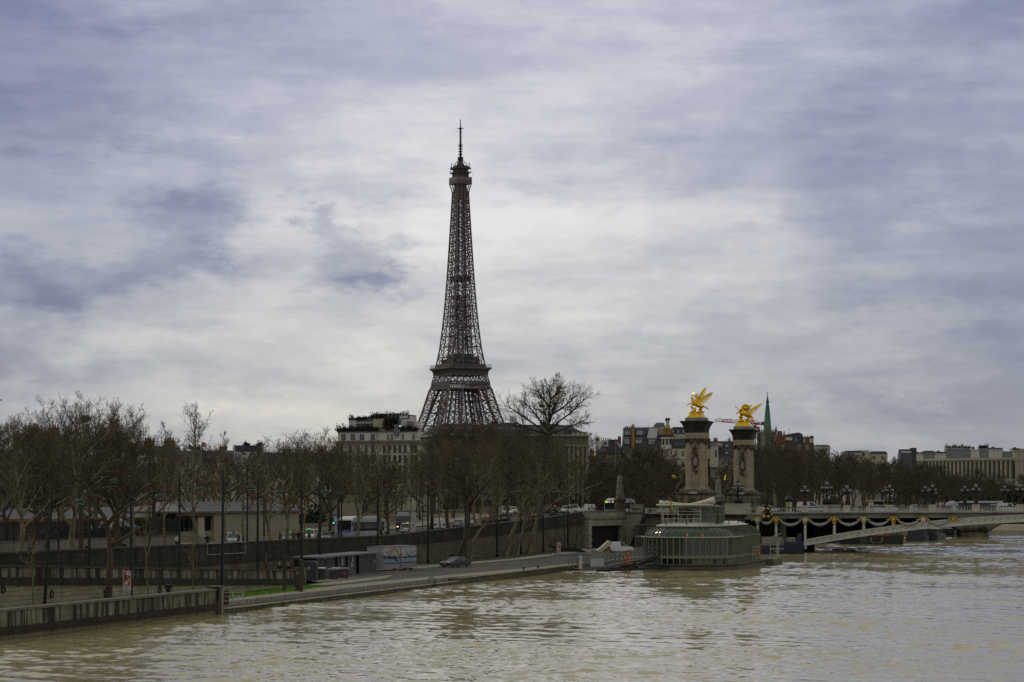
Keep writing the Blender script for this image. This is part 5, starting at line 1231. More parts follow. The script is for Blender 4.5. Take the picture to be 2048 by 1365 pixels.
# --- apartment house with a roof garden
Y = 650; t, W = place(671, 846, Y, 642, 'cream corner apartment house with a lush roof garden beside the tower foot'); Z = lambda py: zat(py, 646); mp = 646/F
X = lambda px: (px-671)*mp
cols = [X(p) for p in (684,703,720,737,751,776,786,798,809,820,834,842)]
rows = []
for py, h in ((907,2.3),(927,2.3),(948,2.3),(969,2.3)): rows += [(Z(py), h, [c for c in cols], .95)]
block(t, W, 14, 6, Z(884), rows, cream, frame=mat('grey shutter frame', (.10,.085,.07), .8, var=.2))
g = MB(); g.box(-.3,W+.3,-.45,14.2,Z(888.5),Z(886.5)); g.box(-.2,W+.2,-.3,-.1,Z(886.5),Z(885.8)); n = 70
for i in range(n): g.lathe([(.1,Z(885.8)),(.16,Z(884)),(.1,Z(882.2))],5,(W*(i+.5)/n,-.2,0))
g.box(-.25,W+.25,-.36,-.04,Z(882.2),Z(881.4)); g.build('cornice_balustrade', mat('dull stone balustrade', (.16,.145,.11), .9, var=.3, scale=.8), t)
block(t, X(843)-X(672), 12, Z(884), Z(864), [(Z(881),1.9,[X(p)-X(672) for p in (684,704,724,747)],1.5),(Z(881),1.9,[X(p)-X(672) for p in (779,788,811)],.7),(Z(881),1.9,[X(p)-X(672) for p in (834,)],.9)], cream_w, x0=X(672)+.2, y0=1.0, part='upper_storey')
g = MB(); g.box(X(672),X(844),.7,13,Z(864.5),Z(863)); g.build('terrace_slab', zinc_d, t)
g = MB(); g.box(X(672),X(757),.75,1.3,Z(863),Z(859.5)); g.box(X(806),X(843),.75,1.3,Z(863),Z(859.5)); g.build('planter', mat('dark planter boxes', (.03,.03,.035), .8, var=.2), t)
bushes(t, X(673), X(757), 1.0, Z(861), 20, .75, 1); bushes(t, X(806), X(843), 1.0, Z(861), 9, .75, 2)
block(t, X(707)-X(691), 6, Z(864), Z(839), [], cream_w, x0=X(691), y0=3.2, part='penthouse_wing')
block(t, X(744)-X(707), 6, Z(864), Z(840), [(Z(857),1.7,lin(.3,X(743)-X(707)-.2,6),.72)], cream, x0=X(707), y0=4.0, part='penthouse_glazing')
g = MB(); g.box(X(705),X(745),3.4,9.5,Z(846.2),Z(844.4)); g.build('penthouse_awning', cream_w, t)
block(t, X(773)-X(744), 7, Z(864), Z(836), [(Z(852),.8,[1.6],.35)], cream, x0=X(744), y0=3.0, part='penthouse_tower')
g = MB(); g.box(X(690),X(707),3.0,9,Z(839),Z(836.5)); g.box(X(706),X(746),3.3,9.6,Z(840),Z(838.5)); g.build('upper_planter', mat('dark planter boxes',(0,0,0)), t)
bushes(t, X(694), X(744), 3.6, Z(838), 14, .6, 3); bushes(t, X(744), X(768), 3.2, Z(836), 8, .75, 4); bushes(t, X(745), X(810), 5.5, Z(829), 10, .5, 5); bushes(t, X(776), X(792), 2.2, Z(858), 7, 1.2, 6, m=mat('russet creeper', (.05,.025,.018), .9, var=.5, scale=2)); bushes(t, X(776), X(792), 2.2, Z(846), 6, 1.0, 8)
block(t, X(816)-X(746), 6, Z(842), Z(829), [], zinc_d, x0=X(746), y0=5.2, part='roof_room')
block(t, X(818)-X(797), 6, Z(850), Z(831.5), [], cream_w, x0=X(797), y0=4.5, part='lift_house')
g = MB(); g.slab([(X(790),Z(850)),(X(806),Z(850)),(X(809),Z(838)),(X(790),Z(838))], 2.6, 6); g.slab([(X(818),Z(856)),(X(832),Z(856)),(X(828),Z(843)),(X(818),Z(843))], 2.6, 6); g.build('zinc_mansard', zinc, t)
g = MB(); g.box(X(808),X(818),1.8,4.4,Z(863),Z(838.5)); ch = g.build('chimney', cream_w, t); MB().box(X(807.6),X(818.4),1.7,4.5,Z(838.5),Z(836.5)).build('chimney_cap', zinc_d, ch); MB().lathe([(.2,Z(836.5)),(.22,Z(833)),(.35,Z(832.6)),(.1,Z(831))],7,(X(820),3,0)).build('chimney_pot', rail_blk, ch)
g = MB(); g.box(X(796),X(804.5),.2,.9,Z(872),Z(850)); g.build('glazed_bay', mat('blue grey glazed bay', (.11,.13,.16), .3, var=.15, scale=.6), t)
block(t, X(834)-X(826), 4, Z(862), Z(843), [], cream_w, x0=X(826), y0=3.5, part='end_wing')
# --- little things seen in the gap between it and the long roof
t, W = place(846, 880, 800, 800, 'distant pale house with zinc roof in the gap below the tower'); Z = lambda py: zat(py, 800)
block(t, W, 10, 6, Z(890), [(Z(905),1.4,lin(0,W,3),.9)], cream, panes=False); MB().slab([(0,Z(890)),(W,Z(890)),(W-1,Z(884)),(1,Z(884))], .5, 9).build('roof', zinc, t)
t, W = place(862, 905, 560, 560, 'stone house end with two windows beside the long slate roof'); Z = lambda py: zat(py, 560)
block(t, W, 10, 6, Z(891), [(Z(912),1.7,[1.4,3.6],1.0),(Z(935),1.7,[1.4,3.6],1.0)], stone_w); MB().box(-.2,W+.2,-.3,10,Z(891),Z(888.5)).build('roof', zinc_d, t)
# --- the long slate-roofed ministry wing
t, W = place(884, 1176, 536, 546, 'long stone palace wing with a grey slate roof behind the big bare tree', name='palace_wing'); Yc = 545; Z = lambda py: zat(py, Yc); mp = W/(1176-884); X = lambda px: (px-884)*mp
cols = [X(p) for p in range(896,1172,19)]
block(t, W, 22, 6, Z(872), [(Z(1014),3.6,cols,1.35),(Z(977),2.9,cols,1.25),(Z(943),2.6,cols,1.25),(Z(910),2.4,cols,1.2)], wall_mat('dim palace stone', (.15,.13,.088), (.175,.152,.105), (.10,.088,.06), 1.2, .5, .3, (.07,.06,.045)))
g = MB(); g.box(-.4,W+.4,-.6,22.4,Z(873),Z(870)); g.box(-.2,W+.2,-.3,-.02,Z(921),Z(918)); g.box(-.2,W+.2,-.25,-.02,Z(985),Z(982)); g.build('cornice', stone_pale, t)
g = MB(); g.add([(0,-.3,Z(870)),(W,-.3,Z(870)),(W,22,Z(870)),(0,22,Z(870)),(1.8,5,Z(851)),(W-3,5,Z(851)),(W-3,18,Z(851)),(1.8,18,Z(851))],[(0,1,5,4),(1,2,6,5),(2,3,7,6),(3,0,4,7),(4,5,6,7)]); rf = g.build('roof', mat('weathered grey slate', (.05,.05,.054), .95, var=.45, scale=.9, stretch=(1.5,1,.3)), t)
MB().box(1.6,W-2.8,4.8,5.2,Z(851.2),Z(849.5)).build('ridge', zinc_d, rf); MB().box(X(930),X(957),6,9,Z(851),Z(846.5)).build('roof_lantern', zinc, rf); MB().box(X(1015),X(1046),5.5,9,Z(851),Z(845.5)).build('roof_lantern', zinc_d, rf); MB().box(X(1102),X(1132),6,10,Z(851),Z(847)).build('roof_lantern', zinc_d, rf)
for px in range(902,1140,26): MB().slab([(X(px)-.7,Z(866)),(X(px)+.7,Z(866)),(X(px)+.7,Z(860)),(X(px),Z(857.5)),(X(px)-.7,Z(860))],.6,3.2).build('roof_dormer', zinc_d, rf)
for px in (1010,1110): chimney(rf, X(px), 10, Z(851), Z(844), 1.6, .9, cornice_m, 3)
g = MB()
for i, px in enumerate((1137,1146,1155,1164,1173)): g.box(X(px)-.3,X(px)+.3,-.45,0,Z(1000),Z(893)); g.box(X(px)-.4,X(px)+.4,-.55,0,Z(896),Z(892))
g.box(X(1130),W+.2,-.75,0,Z(893),Z(890)); g.build('pilaster', stone_pale, t)
g = MB(); g.slab([(X(1140),Z(870)),(W,Z(870)),(W,Z(866)),(X(1143),Z(859))],-.25,3); g.build('end_roof', zinc_d, rf)
for i in range(5): MB().box(X(1143)+i*1.1,X(1143)+i*1.1+.7,-.35,.0,Z(870),Z(866)).build('roof_dormer', cream, rf)
# --- ministry along the left
a, Ya = at(-60,84); b, Yb_ = at(348,84); P0 = BK(a,84,0); t = thing('ministry_building', 'long stone ministry with arched ground-floor windows and a pale zinc attic behind the left trees', 'building', P0, BANK_RZ); W = b-a
cols = lin(0, W, 17); zc = 15.4
block(t, W, 16, 3.5, zc, [(5.2,3.4,cols,1.7),(10.3,2.8,cols,1.4)], stone_w)
g = MB(); g.box(-.4,W+.4,-.6,16.4,zc-.5,zc); g.box(-.2,W+.2,-.3,-.02,9.2,9.6)
n = 80
for i in range(n): g.lathe([(.09,zc),(.14,zc+.3),(.09,zc+.6)],5,(W*(i+.5)/n,-.3,0))
g.box(-.3,W+.3,-.42,-.12,zc+.6,zc+.75); g.build('cornice', mat('stained cornice stone', (.20,.175,.13), .9, var=.4, scale=.8), t)
for x in cols:
    g = MB()
    for i in range(11): an = math.pi*i/10; g.cb(x+1.0*math.cos(an),-.05,8.4+.85*math.sin(an)-.1,.3,.2,.3)
    g.build('window_arch', stone_pale, t)
g = MB(); g.slab([(0,0),(W,0),(W,1),(0,1)],0,0.01); g = MB(); g.add([(0,1.0,zc),(W,1.0,zc),(W,15,zc),(0,15,zc),(0,1.9,zc+1.9),(W,1.9,zc+1.9),(W,14,zc+3.2),(0,14,zc+3.2)],[(0,1,5,4),(1,2,6,5),(2,3,7,6),(3,0,4,7),(4,5,6,7)]); rf = g.build('roof', mat('very pale zinc attic', (.42,.40,.38), .5, .1, var=.3, scale=.4), t)
for x in (W-3.5,W-8): chimney(rf, x, 9, zc+1, zc+3.4, 2.2, .8, brick_o, 4)
# higher dark roofs behind it
for (p0,p1,Yh,py,lab,mm) in ((25,118,420,866,'high dark slate roof with blue grey flank rising behind the left trees',slate),(150,262,430,884,'dark flat roof behind the tallest street trees',zinc_d),(262,352,440,892,'low slate roof with brick chimneys left of the two flags',slate),(352,470,600,901,'long low pale roofed building behind the two flags',zinc_d),(520,680,620,905,'grey roofed block hidden behind the bare trees left of the roof garden house',slate)):
    t, W = place(p0, p1, Yh, Yh, lab); Z = lambda py_: zat(py_, Yh); mp = Yh/F; hgt = Z(py)
    block(t, W, 14, 5, hgt-3.2, [(hgt-6.4,1.9,lin(0,W,max(int(W/3.2),2)),1.0),(hgt-10,1.9,lin(0,W,max(int(W/3.2),2)),1.0)], cream if p0 > 200 else stone_w, panes=False)
    g = MB(); g.add([(0,-.2,hgt-3.2),(W,-.2,hgt-3.2),(W,14,hgt-3.2),(0,14,hgt-3.2),(1,2.4,hgt),(W-1,2.4,hgt),(W-1,12,hgt),(1,12,hgt)],[(0,1,5,4),(1,2,6,5),(2,3,7,6),(3,0,4,7),(4,5,6,7)]); rf = g.build('roof', mm, t)
    for k in range(2): chimney(rf, W*(.3+.45*k), 6, hgt-.3, hgt+1.0, 2.0, .8, brick_o, 4)
# --- modern rooftop far behind the square trees
t, W = place(464, 523, 820, 820, 'dark glazed modern rooftop with two little roof trees, far behind the bare trees'); Z = lambda py: zat(py, 820); X = lambda px: (px-464)*820/F
block(t, W, 10, 6, Z(903), [(Z(911),.9,[X(p) for p in (473,489,503)],1.1)], cream_w, panes=False)
MB().box(X(468),X(522),.8,9,Z(902.5),Z(891)).build('glazed_storey', mat('dark blue glazing', (.03,.033,.045), .25, var=.2, scale=.5), t)
g = MB(); g.box(X(464),X(523),-.2,.0,Z(903.5),Z(902.5)); g.bar((X(466),.2,Z(893)),(X(466),.2,Z(903)),.12); g.bar((X(522),.2,Z(884)),(X(522),.2,Z(903)),.18); g.bar((X(505),.4,Z(890)),(X(522),.4,Z(890)),.2); g.build('roof_rail', rail_blk, t)
MB().box(X(466),X(469.5),.5,3,Z(903),Z(890)).build('stair_head', cream_w, t)
for px in (492,519): bushes(t, X(px)-.6, X(px)+.6, 2, Z(890.5), 3, .8, px, 'roof_tree')
# --- mast of a crane left of it
# --- pavilions on the street
copper = mat('copper eaves band', (.21,.095,.030), .5, .5, var=.3, scale=.7)
a, _ = at(88,58); b, _ = at(352,58); P0 = BK(a,58,0); W = b-a; t = thing('garden_pavilion', 'low garden pavilion with lead roof and copper eaves behind the iron railing', 'pavilion', P0, BANK_RZ); z0 = 4.2
block(t, W, 9, z0-.5, 7.1, [(z0+.3,1.9,lin(0,W,10),1.1)], mat('dim garden wall', (.12,.105,.075), .9, var=.3, scale=.5), frame=win_dark)
g = MB(); g.box(-.6,W+.4,-.5,9.4,7.1,7.55); g.build('copper_eaves', copper, t)
g = MB(); g.add([(-.5,-.45,7.55),(W+.3,-.45,7.55),(W+.3,9.4,7.55),(-.5,9.4,7.55),(2.4,3.6,9.0),(W-2.4,3.6,9.0),(W-2.4,5.4,9.0),(2.4,5.4,9.0)],[(0,1,5,4),(1,2,6,5),(2,3,7,6),(3,0,4,7),(4,5,6,7)]); g.build('roof', zinc_d, t)
a, _ = at(363,46.5); b, _ = at(598,46.5); P0 = BK(a,46.5,0); W = b-a; t = thing('stone_pavilion', 'blank beige stone pavilion with a low grey roof and a dark glazed end', 'pavilion', P0, BANK_RZ); z0 = gz((a+b)/2); zt = z0+4.05
xg = at(428,46.5)[0]-a
block(t, W-xg, 9, z0-.6, zt, [], wall_mat('smooth beige facing', (.33,.295,.20), (.30,.27,.185), (.24,.215,.15), 2.6, .8, .16, (.14,.12,.09), stain_from=.56), x0=xg)
block(t, xg, 8, z0-.6, z0+1.6, [], stone_w, y0=.25, part='glazed_end_base')
MB().box(.1,xg-.1,.8,1.0,z0+1.6,zt-.5).build('glazed_end', glass_dark, t)
g = MB()
for i in range(7): g.box(xg*i/6-.09,xg*i/6+.09,.5,.75,z0+1.5,zt-.4)
g.box(0,xg,.45,.78,zt-.75,zt-.45); g.build('glazing_bars', iron_dark, t)
MB().box(xg*.55,xg*.74,.2,.5,z0+.8,zt-.5).build('stone_pier', cream, t)
MB().box(-.4,xg-.2,-.2,.5,zt-.35,zt+.02).build('copper_eaves', copper, t)
g = MB(); g.box(-.5,W+.4,-.5,9.4,zt,zt+.28); g.build('eaves', zinc_d, t)
g = MB(); g.add([(-.4,-.4,zt+.28),(W+.3,-.4,zt+.28),(W+.3,9.3,zt+.28),(-.4,9.3,zt+.28),(4.0,3.8,zt+1.55),(W-4.0,3.8,zt+1.55),(W-4.0,5.2,zt+1.55),(4.0,5.2,zt+1.55)],[(0,1,5,4),(1,2,6,5),(2,3,7,6),(3,0,4,7),(4,5,6,7)]); rf = g.build('roof', mat('grey lead roof', (.12,.12,.13), .5, .2, var=.25, scale=.6), t)
g = MB()
for i in range(28):
    x = 1+(W-2)*i/27; k = min(1, min(x, W-x)/4.4); g.bar((x,-.38,zt+.32),(min(max(x,4.0),W-4.0) if False else x, -.4+4.1*k, zt+.30+1.27*k), .07)
g.build('roof_seams', zinc_d, rf)
# low wall with a railing before the gardens
a, _ = at(-40,43); b, _ = at(356,43); t = thing('garden_fence', 'black iron railing on a low pale wall along the gardens behind the left trees', 'fence', BK(a,43,0), BANK_RZ); W = b-a; z0 = gz(40)
g = MB(); g.box(0,W,0,.4,z0-.6,z0+1.15); wall('low_wall', g, wall_mat('low wall facing', (.21,.195,.16), (.235,.215,.175), (.13,.12,.10), 3.0, 1.3, .35, (.09,.085,.07)), t)
MB().box(-.05,W,-.06,.46,z0+1.15,z0+1.24).build('wall_coping', coping, t)
g = MB(); n = int(W/.32)
for i in range(n): x = W*(i+.5)/n; g.bar((x,.2,z0+1.24),(x,.2,z0+3.35),.07)
for z in (1.5,3.0): g.box(0,W,.17,.23,z0+z,z0+z+.07)
for i in range(14): x = W*i/13; g.box(x-.06,x+.06,.14,.26,z0+1.24,z0+3.5)
g.build('iron_railing', iron_dark, t)
bushes(None, 0, 1, 0, 0, 1, .1, 1, 'garden_hedge').hide_render = False
o = bpy.data.objects['garden_hedge']; bpy.data.objects.remove(o)
def hedge_row(px0, px1, w, z, h, seed, label, m=None):
    p, q = BK(at(px0,w)[0],w,0), BK(at(px1,w)[0],w,0); L_ = (q-p).length
    o = bushes(None, 0, L_, 0, 0, max(int(L_/1.0),2), h, seed, 'clipped_hedge', m); o.location = (p.x,p.y,z); o.rotation_euler = (0,0,BANK_RZ); tag(o, label, 'hedge')
hedge_row(92, 205, 47, 4.9, .9, 21, 'winter hedge behind the railing below the garden pavilion', mat('winter hedge leaves', (.03,.036,.016), .9, var=.5, scale=2))
hedge_row(240, 275, 47, 5.0, 1.0, 22, 'yellow green shrub behind the railing beside the white tent', mat('yellow green leaves', (.075,.095,.015), .9, var=.4, scale=2))
hedge_row(602, 640, 52, 6.4, 1.1, 23, 'dark hedge at the corner of the stone pavilion')
# white tent
p = BK(at(228,50)[0],50,4.2); t = thing('party_tent', 'white peaked party tent behind the railing', 'tent', p, BANK_RZ)
mt = mat('white tent canvas', (.45,.45,.44), .8, var=.08)
MB().add([(-3,-2.2,2.3),(3,-2.2,2.3),(3,2.2,2.3),(-3,2.2,2.3),(0,0,3.7),(-3,-2.2,1.9),(3,-2.2,1.9),(3,2.2,1.9),(-3,2.2,1.9)],[(0,1,4),(1,2,4),(2,3,4),(3,0,4),(5,6,1,0),(6,7,2,1),(7,8,3,2),(8,5,0,3)]).build('canopy', mt, t)
for x in (-2.9,2.9):
    for y in (-2.1,2.1): MB().bar((x,y,0),(x,y,2.3),.1).build('pole', win_frame, t)
# walls beyond the street, with balustrades
def gwall(px0, px1, w, y0, y1, label, m, bal_=False, cat='wall'):
    s0, Ya = at(px0,w); s1, Yb_ = at(px1,w); W = s1-s0; Ym = (Ya+Yb_)/2
    t = thing('garden_wall', label, cat, BK(s0,w,0), BANK_RZ); z1 = zat(y0,Ym); z0 = zat(y1,Ym)
    g = MB(); g.box(0,W,0,.5,z0,z1-(.0 if not bal_ else .9)); wall('wall_face', g, m, t)
    if bal_:
        g = MB(); n = int(W/.45)
        for i in range(n): g.lathe([(.09,z1-.9),(.13,z1-.6),(.07,z1-.2)],5,(W*(i+.5)/n,.25,0))
        g.box(0,W,.05,.45,z1-.2,z1); g.box(0,W,.02,.48,z1-1.0,z1-.88)
        for i in range(int(W/5)+1): g.box(5*i-.3,5*i+.3,-.02,.52,z1-.9,z1+.06)
        g.build('balustrade', stone_pale, t)
    return t
beige = wall_mat('beige facing', (.30,.27,.19), (.28,.25,.175), (.22,.2,.14), 4, 2.0, .12, (.17,.15,.11), stain_from=.57)
gwall(655, 790, 66, 1007, 1042, 'tall blank beige wall behind the blue bus and the white lorry', beige)
gwall(610, 690, 60, 1028, 1060, 'low beige wall behind the white taxis', beige)
gwall(700, 1000, 56, 1029, 1050, 'grey stone balustrade wall running behind the street from the bus to the white van', stone_w, True)
gwall(845, 965, 60, 1020, 1040, 'stepped stone terrace with balustrade below the palace wing', stone_w, True)
gwall(965, 1170, 50, 1014, 1035, 'low stone wall behind the cars near the two white vans', stone_w)
hedge_row(958, 1005, 56, zat(1024,430), .6, 24, 'strip of bright green lawn edge in front of the palace wing', mat('bright lawn leaves', (.07,.14,.012), .9, var=.3, scale=2))
# an arched block behind the beige wall
t, W = place(688, 790, 470, 480, 'stone house with small arched windows above the beige wall behind the bus'); Z = lambda py: zat(py,474)
block(t, W, 10, 5, Z(985), [(Z(1010),1.0,lin(0,W,5),.9)], stone_w); MB().box(-.3,W+.3,-.4,10.3,Z(985),Z(982)).build('cornice', stone_pale, t)
# --- roofs on the far side of the square
Yq = 700; mq = Yq/F; Z = lambda py: zat(py, Yq)
def qb(px0, px1, label): t, W = place(px0, px1, Yq, Yq, label); return t, W, (lambda px: (px-px0)*mq)
t, W, X = qb(1180, 1246, 'low white rooftop house with red chimney pots left of the black mansard')
block(t, X(1246), 10, 6, Z(911), [(Z(925),1.8,lin(1,W-1,4),1.0)], stone_w)
block(t, X(1204)-X(1192), 6, Z(911), Z(882), [], cream_w, x0=X(1192), y0=1, part='white_gable'); block(t, X(1217)-X(1204), 6, Z(898), Z(880), [(Z(891),1.2,[1.0],1.3)], cream_w, x0=X(1204), y0=1.4, part='white_dormer')
MB().slab([(X(1200),Z(911)),(X(1246),Z(911)),(X(1244),Z(893)),(X(1203),Z(893))],.6,9).build('roof', slate, t); MB().slab([(X(1190),Z(904)),(X(1213),Z(904)),(X(1211),Z(898)),(X(1193),Z(898))],-.6,2).build('dormer_roof', zinc, t); MB().box(X(1216),X(1242),2,6,Z(893),Z(879)).build('attic', slate, t)
MB().slab([(X(1178),Z(926)),(X(1210),Z(926)),(X(1196),Z(913)),(X(1180),Z(914))],-2.0,0).build('lower_roof', slate, t)
for px, w_ in ((1196,1.3),(1240,1.0)): chimney(t, X(px), 4, Z(893), Z(877), w_, .8, brick_o, 3)
for i in range(6): MB().lathe([(.12,Z(880)),(.16,Z(877)),(.1,Z(875))],6,(X(1199)+i*.7,4,0)).build('chimney_pot', pot, t)
chimney(t, X(1184), -1.5, Z(915), Z(902), 1.4, .8, ochre, 2)
t, W, X = qb(1246, 1318, 'black mansard roof with white dormers, a tall ochre chimney and a sheet of white roofing')
block(t, W, 10, 6, Z(898), [(Z(911),1.9,lin(.5,W-.5,5),1.0),(Z(930),1.9,lin(.5,W-.5,5),1.0)], stone_w)
MB().add([(0,0,Z(898)),(W,0,Z(898)),(W,10,Z(898)),(0,10,Z(898)),(X(1249),1.6,Z(855)),(W-.2,1.6,Z(855)),(W-.2,9,Z(855)),(X(1249),9,Z(855))],[(0,1,5,4),(1,2,6,5),(2,3,7,6),(3,0,4,7),(4,5,6,7)]).build('mansard_roof', slate, t)
for (a, b, c, d, nm) in ((1249,1262,861,870,'shuttered_dormer'),(1272,1287,861,870,'shuttered_dormer'),(1270,1285,879,887,'dormer'),(1247,1260,878,888,'dormer'),(1296,1310,879,889,'dormer'),(1295,1312,898,908,'dormer')):
    y_ = .9*(898-d)/43*1.7
    dm = MB().box(X(a)-.15,X(b)+.15,y_-.35,y_+1.4,Z(d)-.1,Z(c)).build(nm, zinc_d, t); MB().box(X(a)+.1,X(b)-.1,y_-.42,y_-.36,Z(d),Z(c+1.4)).build('dormer_window', m_white if nm[0] == 's' else win_frame, dm)
    MB().slab([(X(a)-.3,Z(c)),(X(b)+.3,Z(c)),(X(b)-.3,Z(c-3)),(X(a)+.3,Z(c-3))],y_-.5,y_+1.4).build('dormer_roof', zinc, dm)
    if nm == 'dormer':
        for k in range(3): xx = X(a)+.35+(X(b)-X(a)-.7)*k/2; MB().box(xx-.14,xx+.14,y_-.47,y_-.43,Z(d-1),Z(c+2.4)).build('pane', glass_dark, dm)
chimney(t, X(1266), -.2, Z(900), Z(853), .95, 1.0, ochre, 2)
MB().slab([(X(1294),Z(877)),(X(1313),Z(877)),(X(1316),Z(857)),(X(1298.5),Z(857))],.1,.7).build('white_roofing', mat('white roofing sheet', (.50,.51,.53), .5, var=.12, scale=.6, stretch=(3,1,.3)), t)
g = MB(); g.bar((X(1254),3,Z(855)),(X(1254),3,Z(850)),.1); g.bar((X(1299),3,Z(855)),(X(1299),3,Z(850)),.1); g.bar((X(1270),3,Z(852)),(X(1315),3,Z(855)),.06); g.build('roof_aerial', rail_blk, t)
for i in range(4): MB().lathe([(.12,Z(855)),(.15,Z(853)),(.1,Z(852))],6,(X(1252)+i*.6,3,0)).build('chimney_pot', pot, t)
t, W, X = qb(1318, 1351, 'cream round-cornered house with a columned loggia and arched windows next to the nearer pylon')
g = MB()
def bow(mb, z0, z1, r, px=1334): mb.lathe([(r,z0),(r,z1)],20,(X(px),2.2,0))
R_ = (1350-1319)*mq/2
bow(g, 6, Z(936), R_); bow(g, Z(910), Z(898), R_*.99); g.build('round_wall', stone_w if False else cream, t)
g = MB(); bow(g, Z(936), Z(910), R_*.985); g.build('arcade_wall', cream, t); g = MB(); bow(g, Z(898), Z(890), R_); g.build('loggia_parapet', cream_w, t); g = MB(); bow(g, Z(890), Z(878), R_*.78); g.build('loggia_back', cream, t)
g = MB(); bow(g, Z(878), Z(875), R_*1.06); bow(g, Z(899), Z(898), R_*1.04); bow(g, Z(912), Z(910.6), R_*1.05); g.build('cornice', cream_w, t)
for an in (-2.9,-2.3,-1.85,-1.3,-.85,-.25): x, y = R_*.93*math.cos(an), R_*.93*math.sin(an); MB().lathe([(.17,Z(890)),(.15,Z(878))],7,(X(1334)+x,2.2+y,0)).build('loggia_column', cream_w, t)
for an in (-2.25,-1.57,-.9):
    x, y = R_*1.0*math.cos(an), R_*1.0*math.sin(an)
    for zb, zt_, wd in ((912,899,.72),(934,921,.78)):
        w_ = MB(); w_.box(-wd/2,wd/2,-.05,.12,Z(zb),Z(zt_))
        if zt_ == 921: w_.slab([(wd/2*math.cos(q*math.pi/8),Z(zt_)+wd/2*math.sin(q*math.pi/8)) for q in range(9)],-.05,.12)
        wo = w_.build('window', glass_dark, t, (X(1334)+x,2.2+y,0), rz=an+math.pi/2); MB().box(-.05,.05,-.09,-.05,Z(zb),Z(zt_)).build('mullion', win_frame, wo)
    MB().box(-.35,.35,-.05,.1,Z(889),Z(880)).build('loggia_opening', glass_dark, t, (X(1334)+x*.78,2.2+y*.78,0), rz=an+math.pi/2)
MB().lathe([(R_*.98,Z(875)),(R_*.98,Z(870))],20,(X(1334),2.2,0)).build('terrace_rail', mat('brown terrace rail', (.05,.048,.045), .7, var=.2), t)
block(t, X(1343)-X(1312), 8, Z(898), Z(850.5), [(Z(856),.8,[1.3,2.1],.5)], cream, x0=X(1311), y0=4, part='penthouse'); MB().slab([(X(1310),Z(850.5)),(X(1331),Z(850.5)),(X(1330),Z(845)),(X(1315),Z(845))],3.6,9).build('roof', zinc, t)
chimney(t, X(1338), 6, Z(851), Z(841), 1.0, 1.0, cream, 2)
g = MB(); rng = random.Random(4)
for i in range(9): g.ell((X(1338)+rng.uniform(-.6,.6),6,Z(841)+rng.uniform(0,.8)),(.35,.3,.35),6,5)
g.build('aerial_cluster', rail_blk, t)
chimney(t, X(1335), 1.0, Z(872), Z(861), (1343-1326)*mq, 1.2, ochre, 7)
t, W, X = qb(1343, 1420, 'dark mansard house with cream floors directly behind the nearer pylon')
block(t, W, 10, 6, Z(898), [(Z(914),1.9,[X(p) for p in (1352,1366,1395,1410)],1.0),(Z(935),1.9,[X(p) for p in (1352,1366,1395,1410)],1.0)], cream)
MB().box(-.2,W,-.3,10,Z(918),Z(916)).build('cornice', cream_w, t); MB().box(0,W,.2,10,Z(898),Z(878)).build('slate_storey', slate, t); MB().box(.6,W,-.1,.2,Z(893),Z(884)).build('ribbon_window', glass_dark, t)
block(t, W, 9, Z(878), Z(868), [], cream, x0=0, y0=2, part='set_back_storey'); MB().slab([(0,Z(868)),(W,Z(868)),(W-.5,Z(854)),(.8,Z(854))],2,10).build('mansard_roof', slate, t)
for px in (1345,1355,1366,1400): d_ = MB().box(X(px),X(px+4),1.8,2.6,Z(866),Z(860)).build('dormer', zinc, t); MB().box(X(px)+.12,X(px+4)-.12,1.74,1.8,Z(865.5),Z(861)).build('dormer_window', win_frame, d_)
t, W, X = qb(1412, 1468, 'slate mansard house with a stone pedimented bay seen between the two pylons')
block(t, W, 10, 6, Z(918), [(Z(932),1.8,lin(.5,W-.5,4),1.0)], stone_w)
MB().add([(0,0,Z(918)),(W,0,Z(918)),(W,10,Z(918)),(0,10,Z(918)),(X(1424),1.8,Z(884)),(W,1.8,Z(884)),(W,9,Z(884)),(X(1424),9,Z(884))],[(0,1,5,4),(1,2,6,5),(2,3,7,6),(3,0,4,7),(4,5,6,7)]).build('mansard_roof', slate, t); MB().box(X(1423),W,1.6,9.2,Z(884),Z(882.4)).build('ridge', zinc, t)
block(t, X(1436)-X(1420), 4, Z(935), Z(892), [(Z(916),2.4,[1.75],.8)], cream, x0=X(1420), y0=-1, part='stone_bay'); MB().slab([(X(1428),Z(892))]+[(X(1428)+1.3+1.3*math.cos(math.pi-q*math.pi/8),Z(892)+.9*math.sin(q*math.pi/8)) for q in range(9)],-1.1,1).build('bay_gable', cream, t)
MB().slab([(X(1418),Z(892)),(X(1430),Z(892)),(X(1434),Z(886)),(X(1420),Z(886))],-1.3,2.5).build('bay_roof', zinc, t)
for px, py in ((1438,890),(1451,889),(1450,903)):
    y_ = 1.8*(918-py-6)/34; d_ = MB().box(X(px),X(px+7),y_-.3,y_+1.2,Z(py+6),Z(py)).build('dormer', zinc_d, t); MB().box(X(px)+.15,X(px+7)-.15,y_-.36,y_-.3,Z(py+5.5),Z(py+1)).build('dormer_window', win_frame, d_); MB().slab([(X(px+3.5)+.6*math.cos(q*math.pi/6),Z(py)+.45*math.sin(q*math.pi/6)) for q in range(7)],y_-.4,y_+1.2).build('dormer_roof', zinc_d, d_)
MB().box(X(1414),X(1423),3,8,Z(900),Z(877)).build('water_tank', mat('blue grey tank', (.07,.085,.10), .5, var=.1), t); chimney(t, X(1434), 5, Z(884), Z(880), 1.3, .8, brick_o, 4); chimney(t, X(1462), 5, Z(884), Z(879), .6, .7, brick_o, 1)
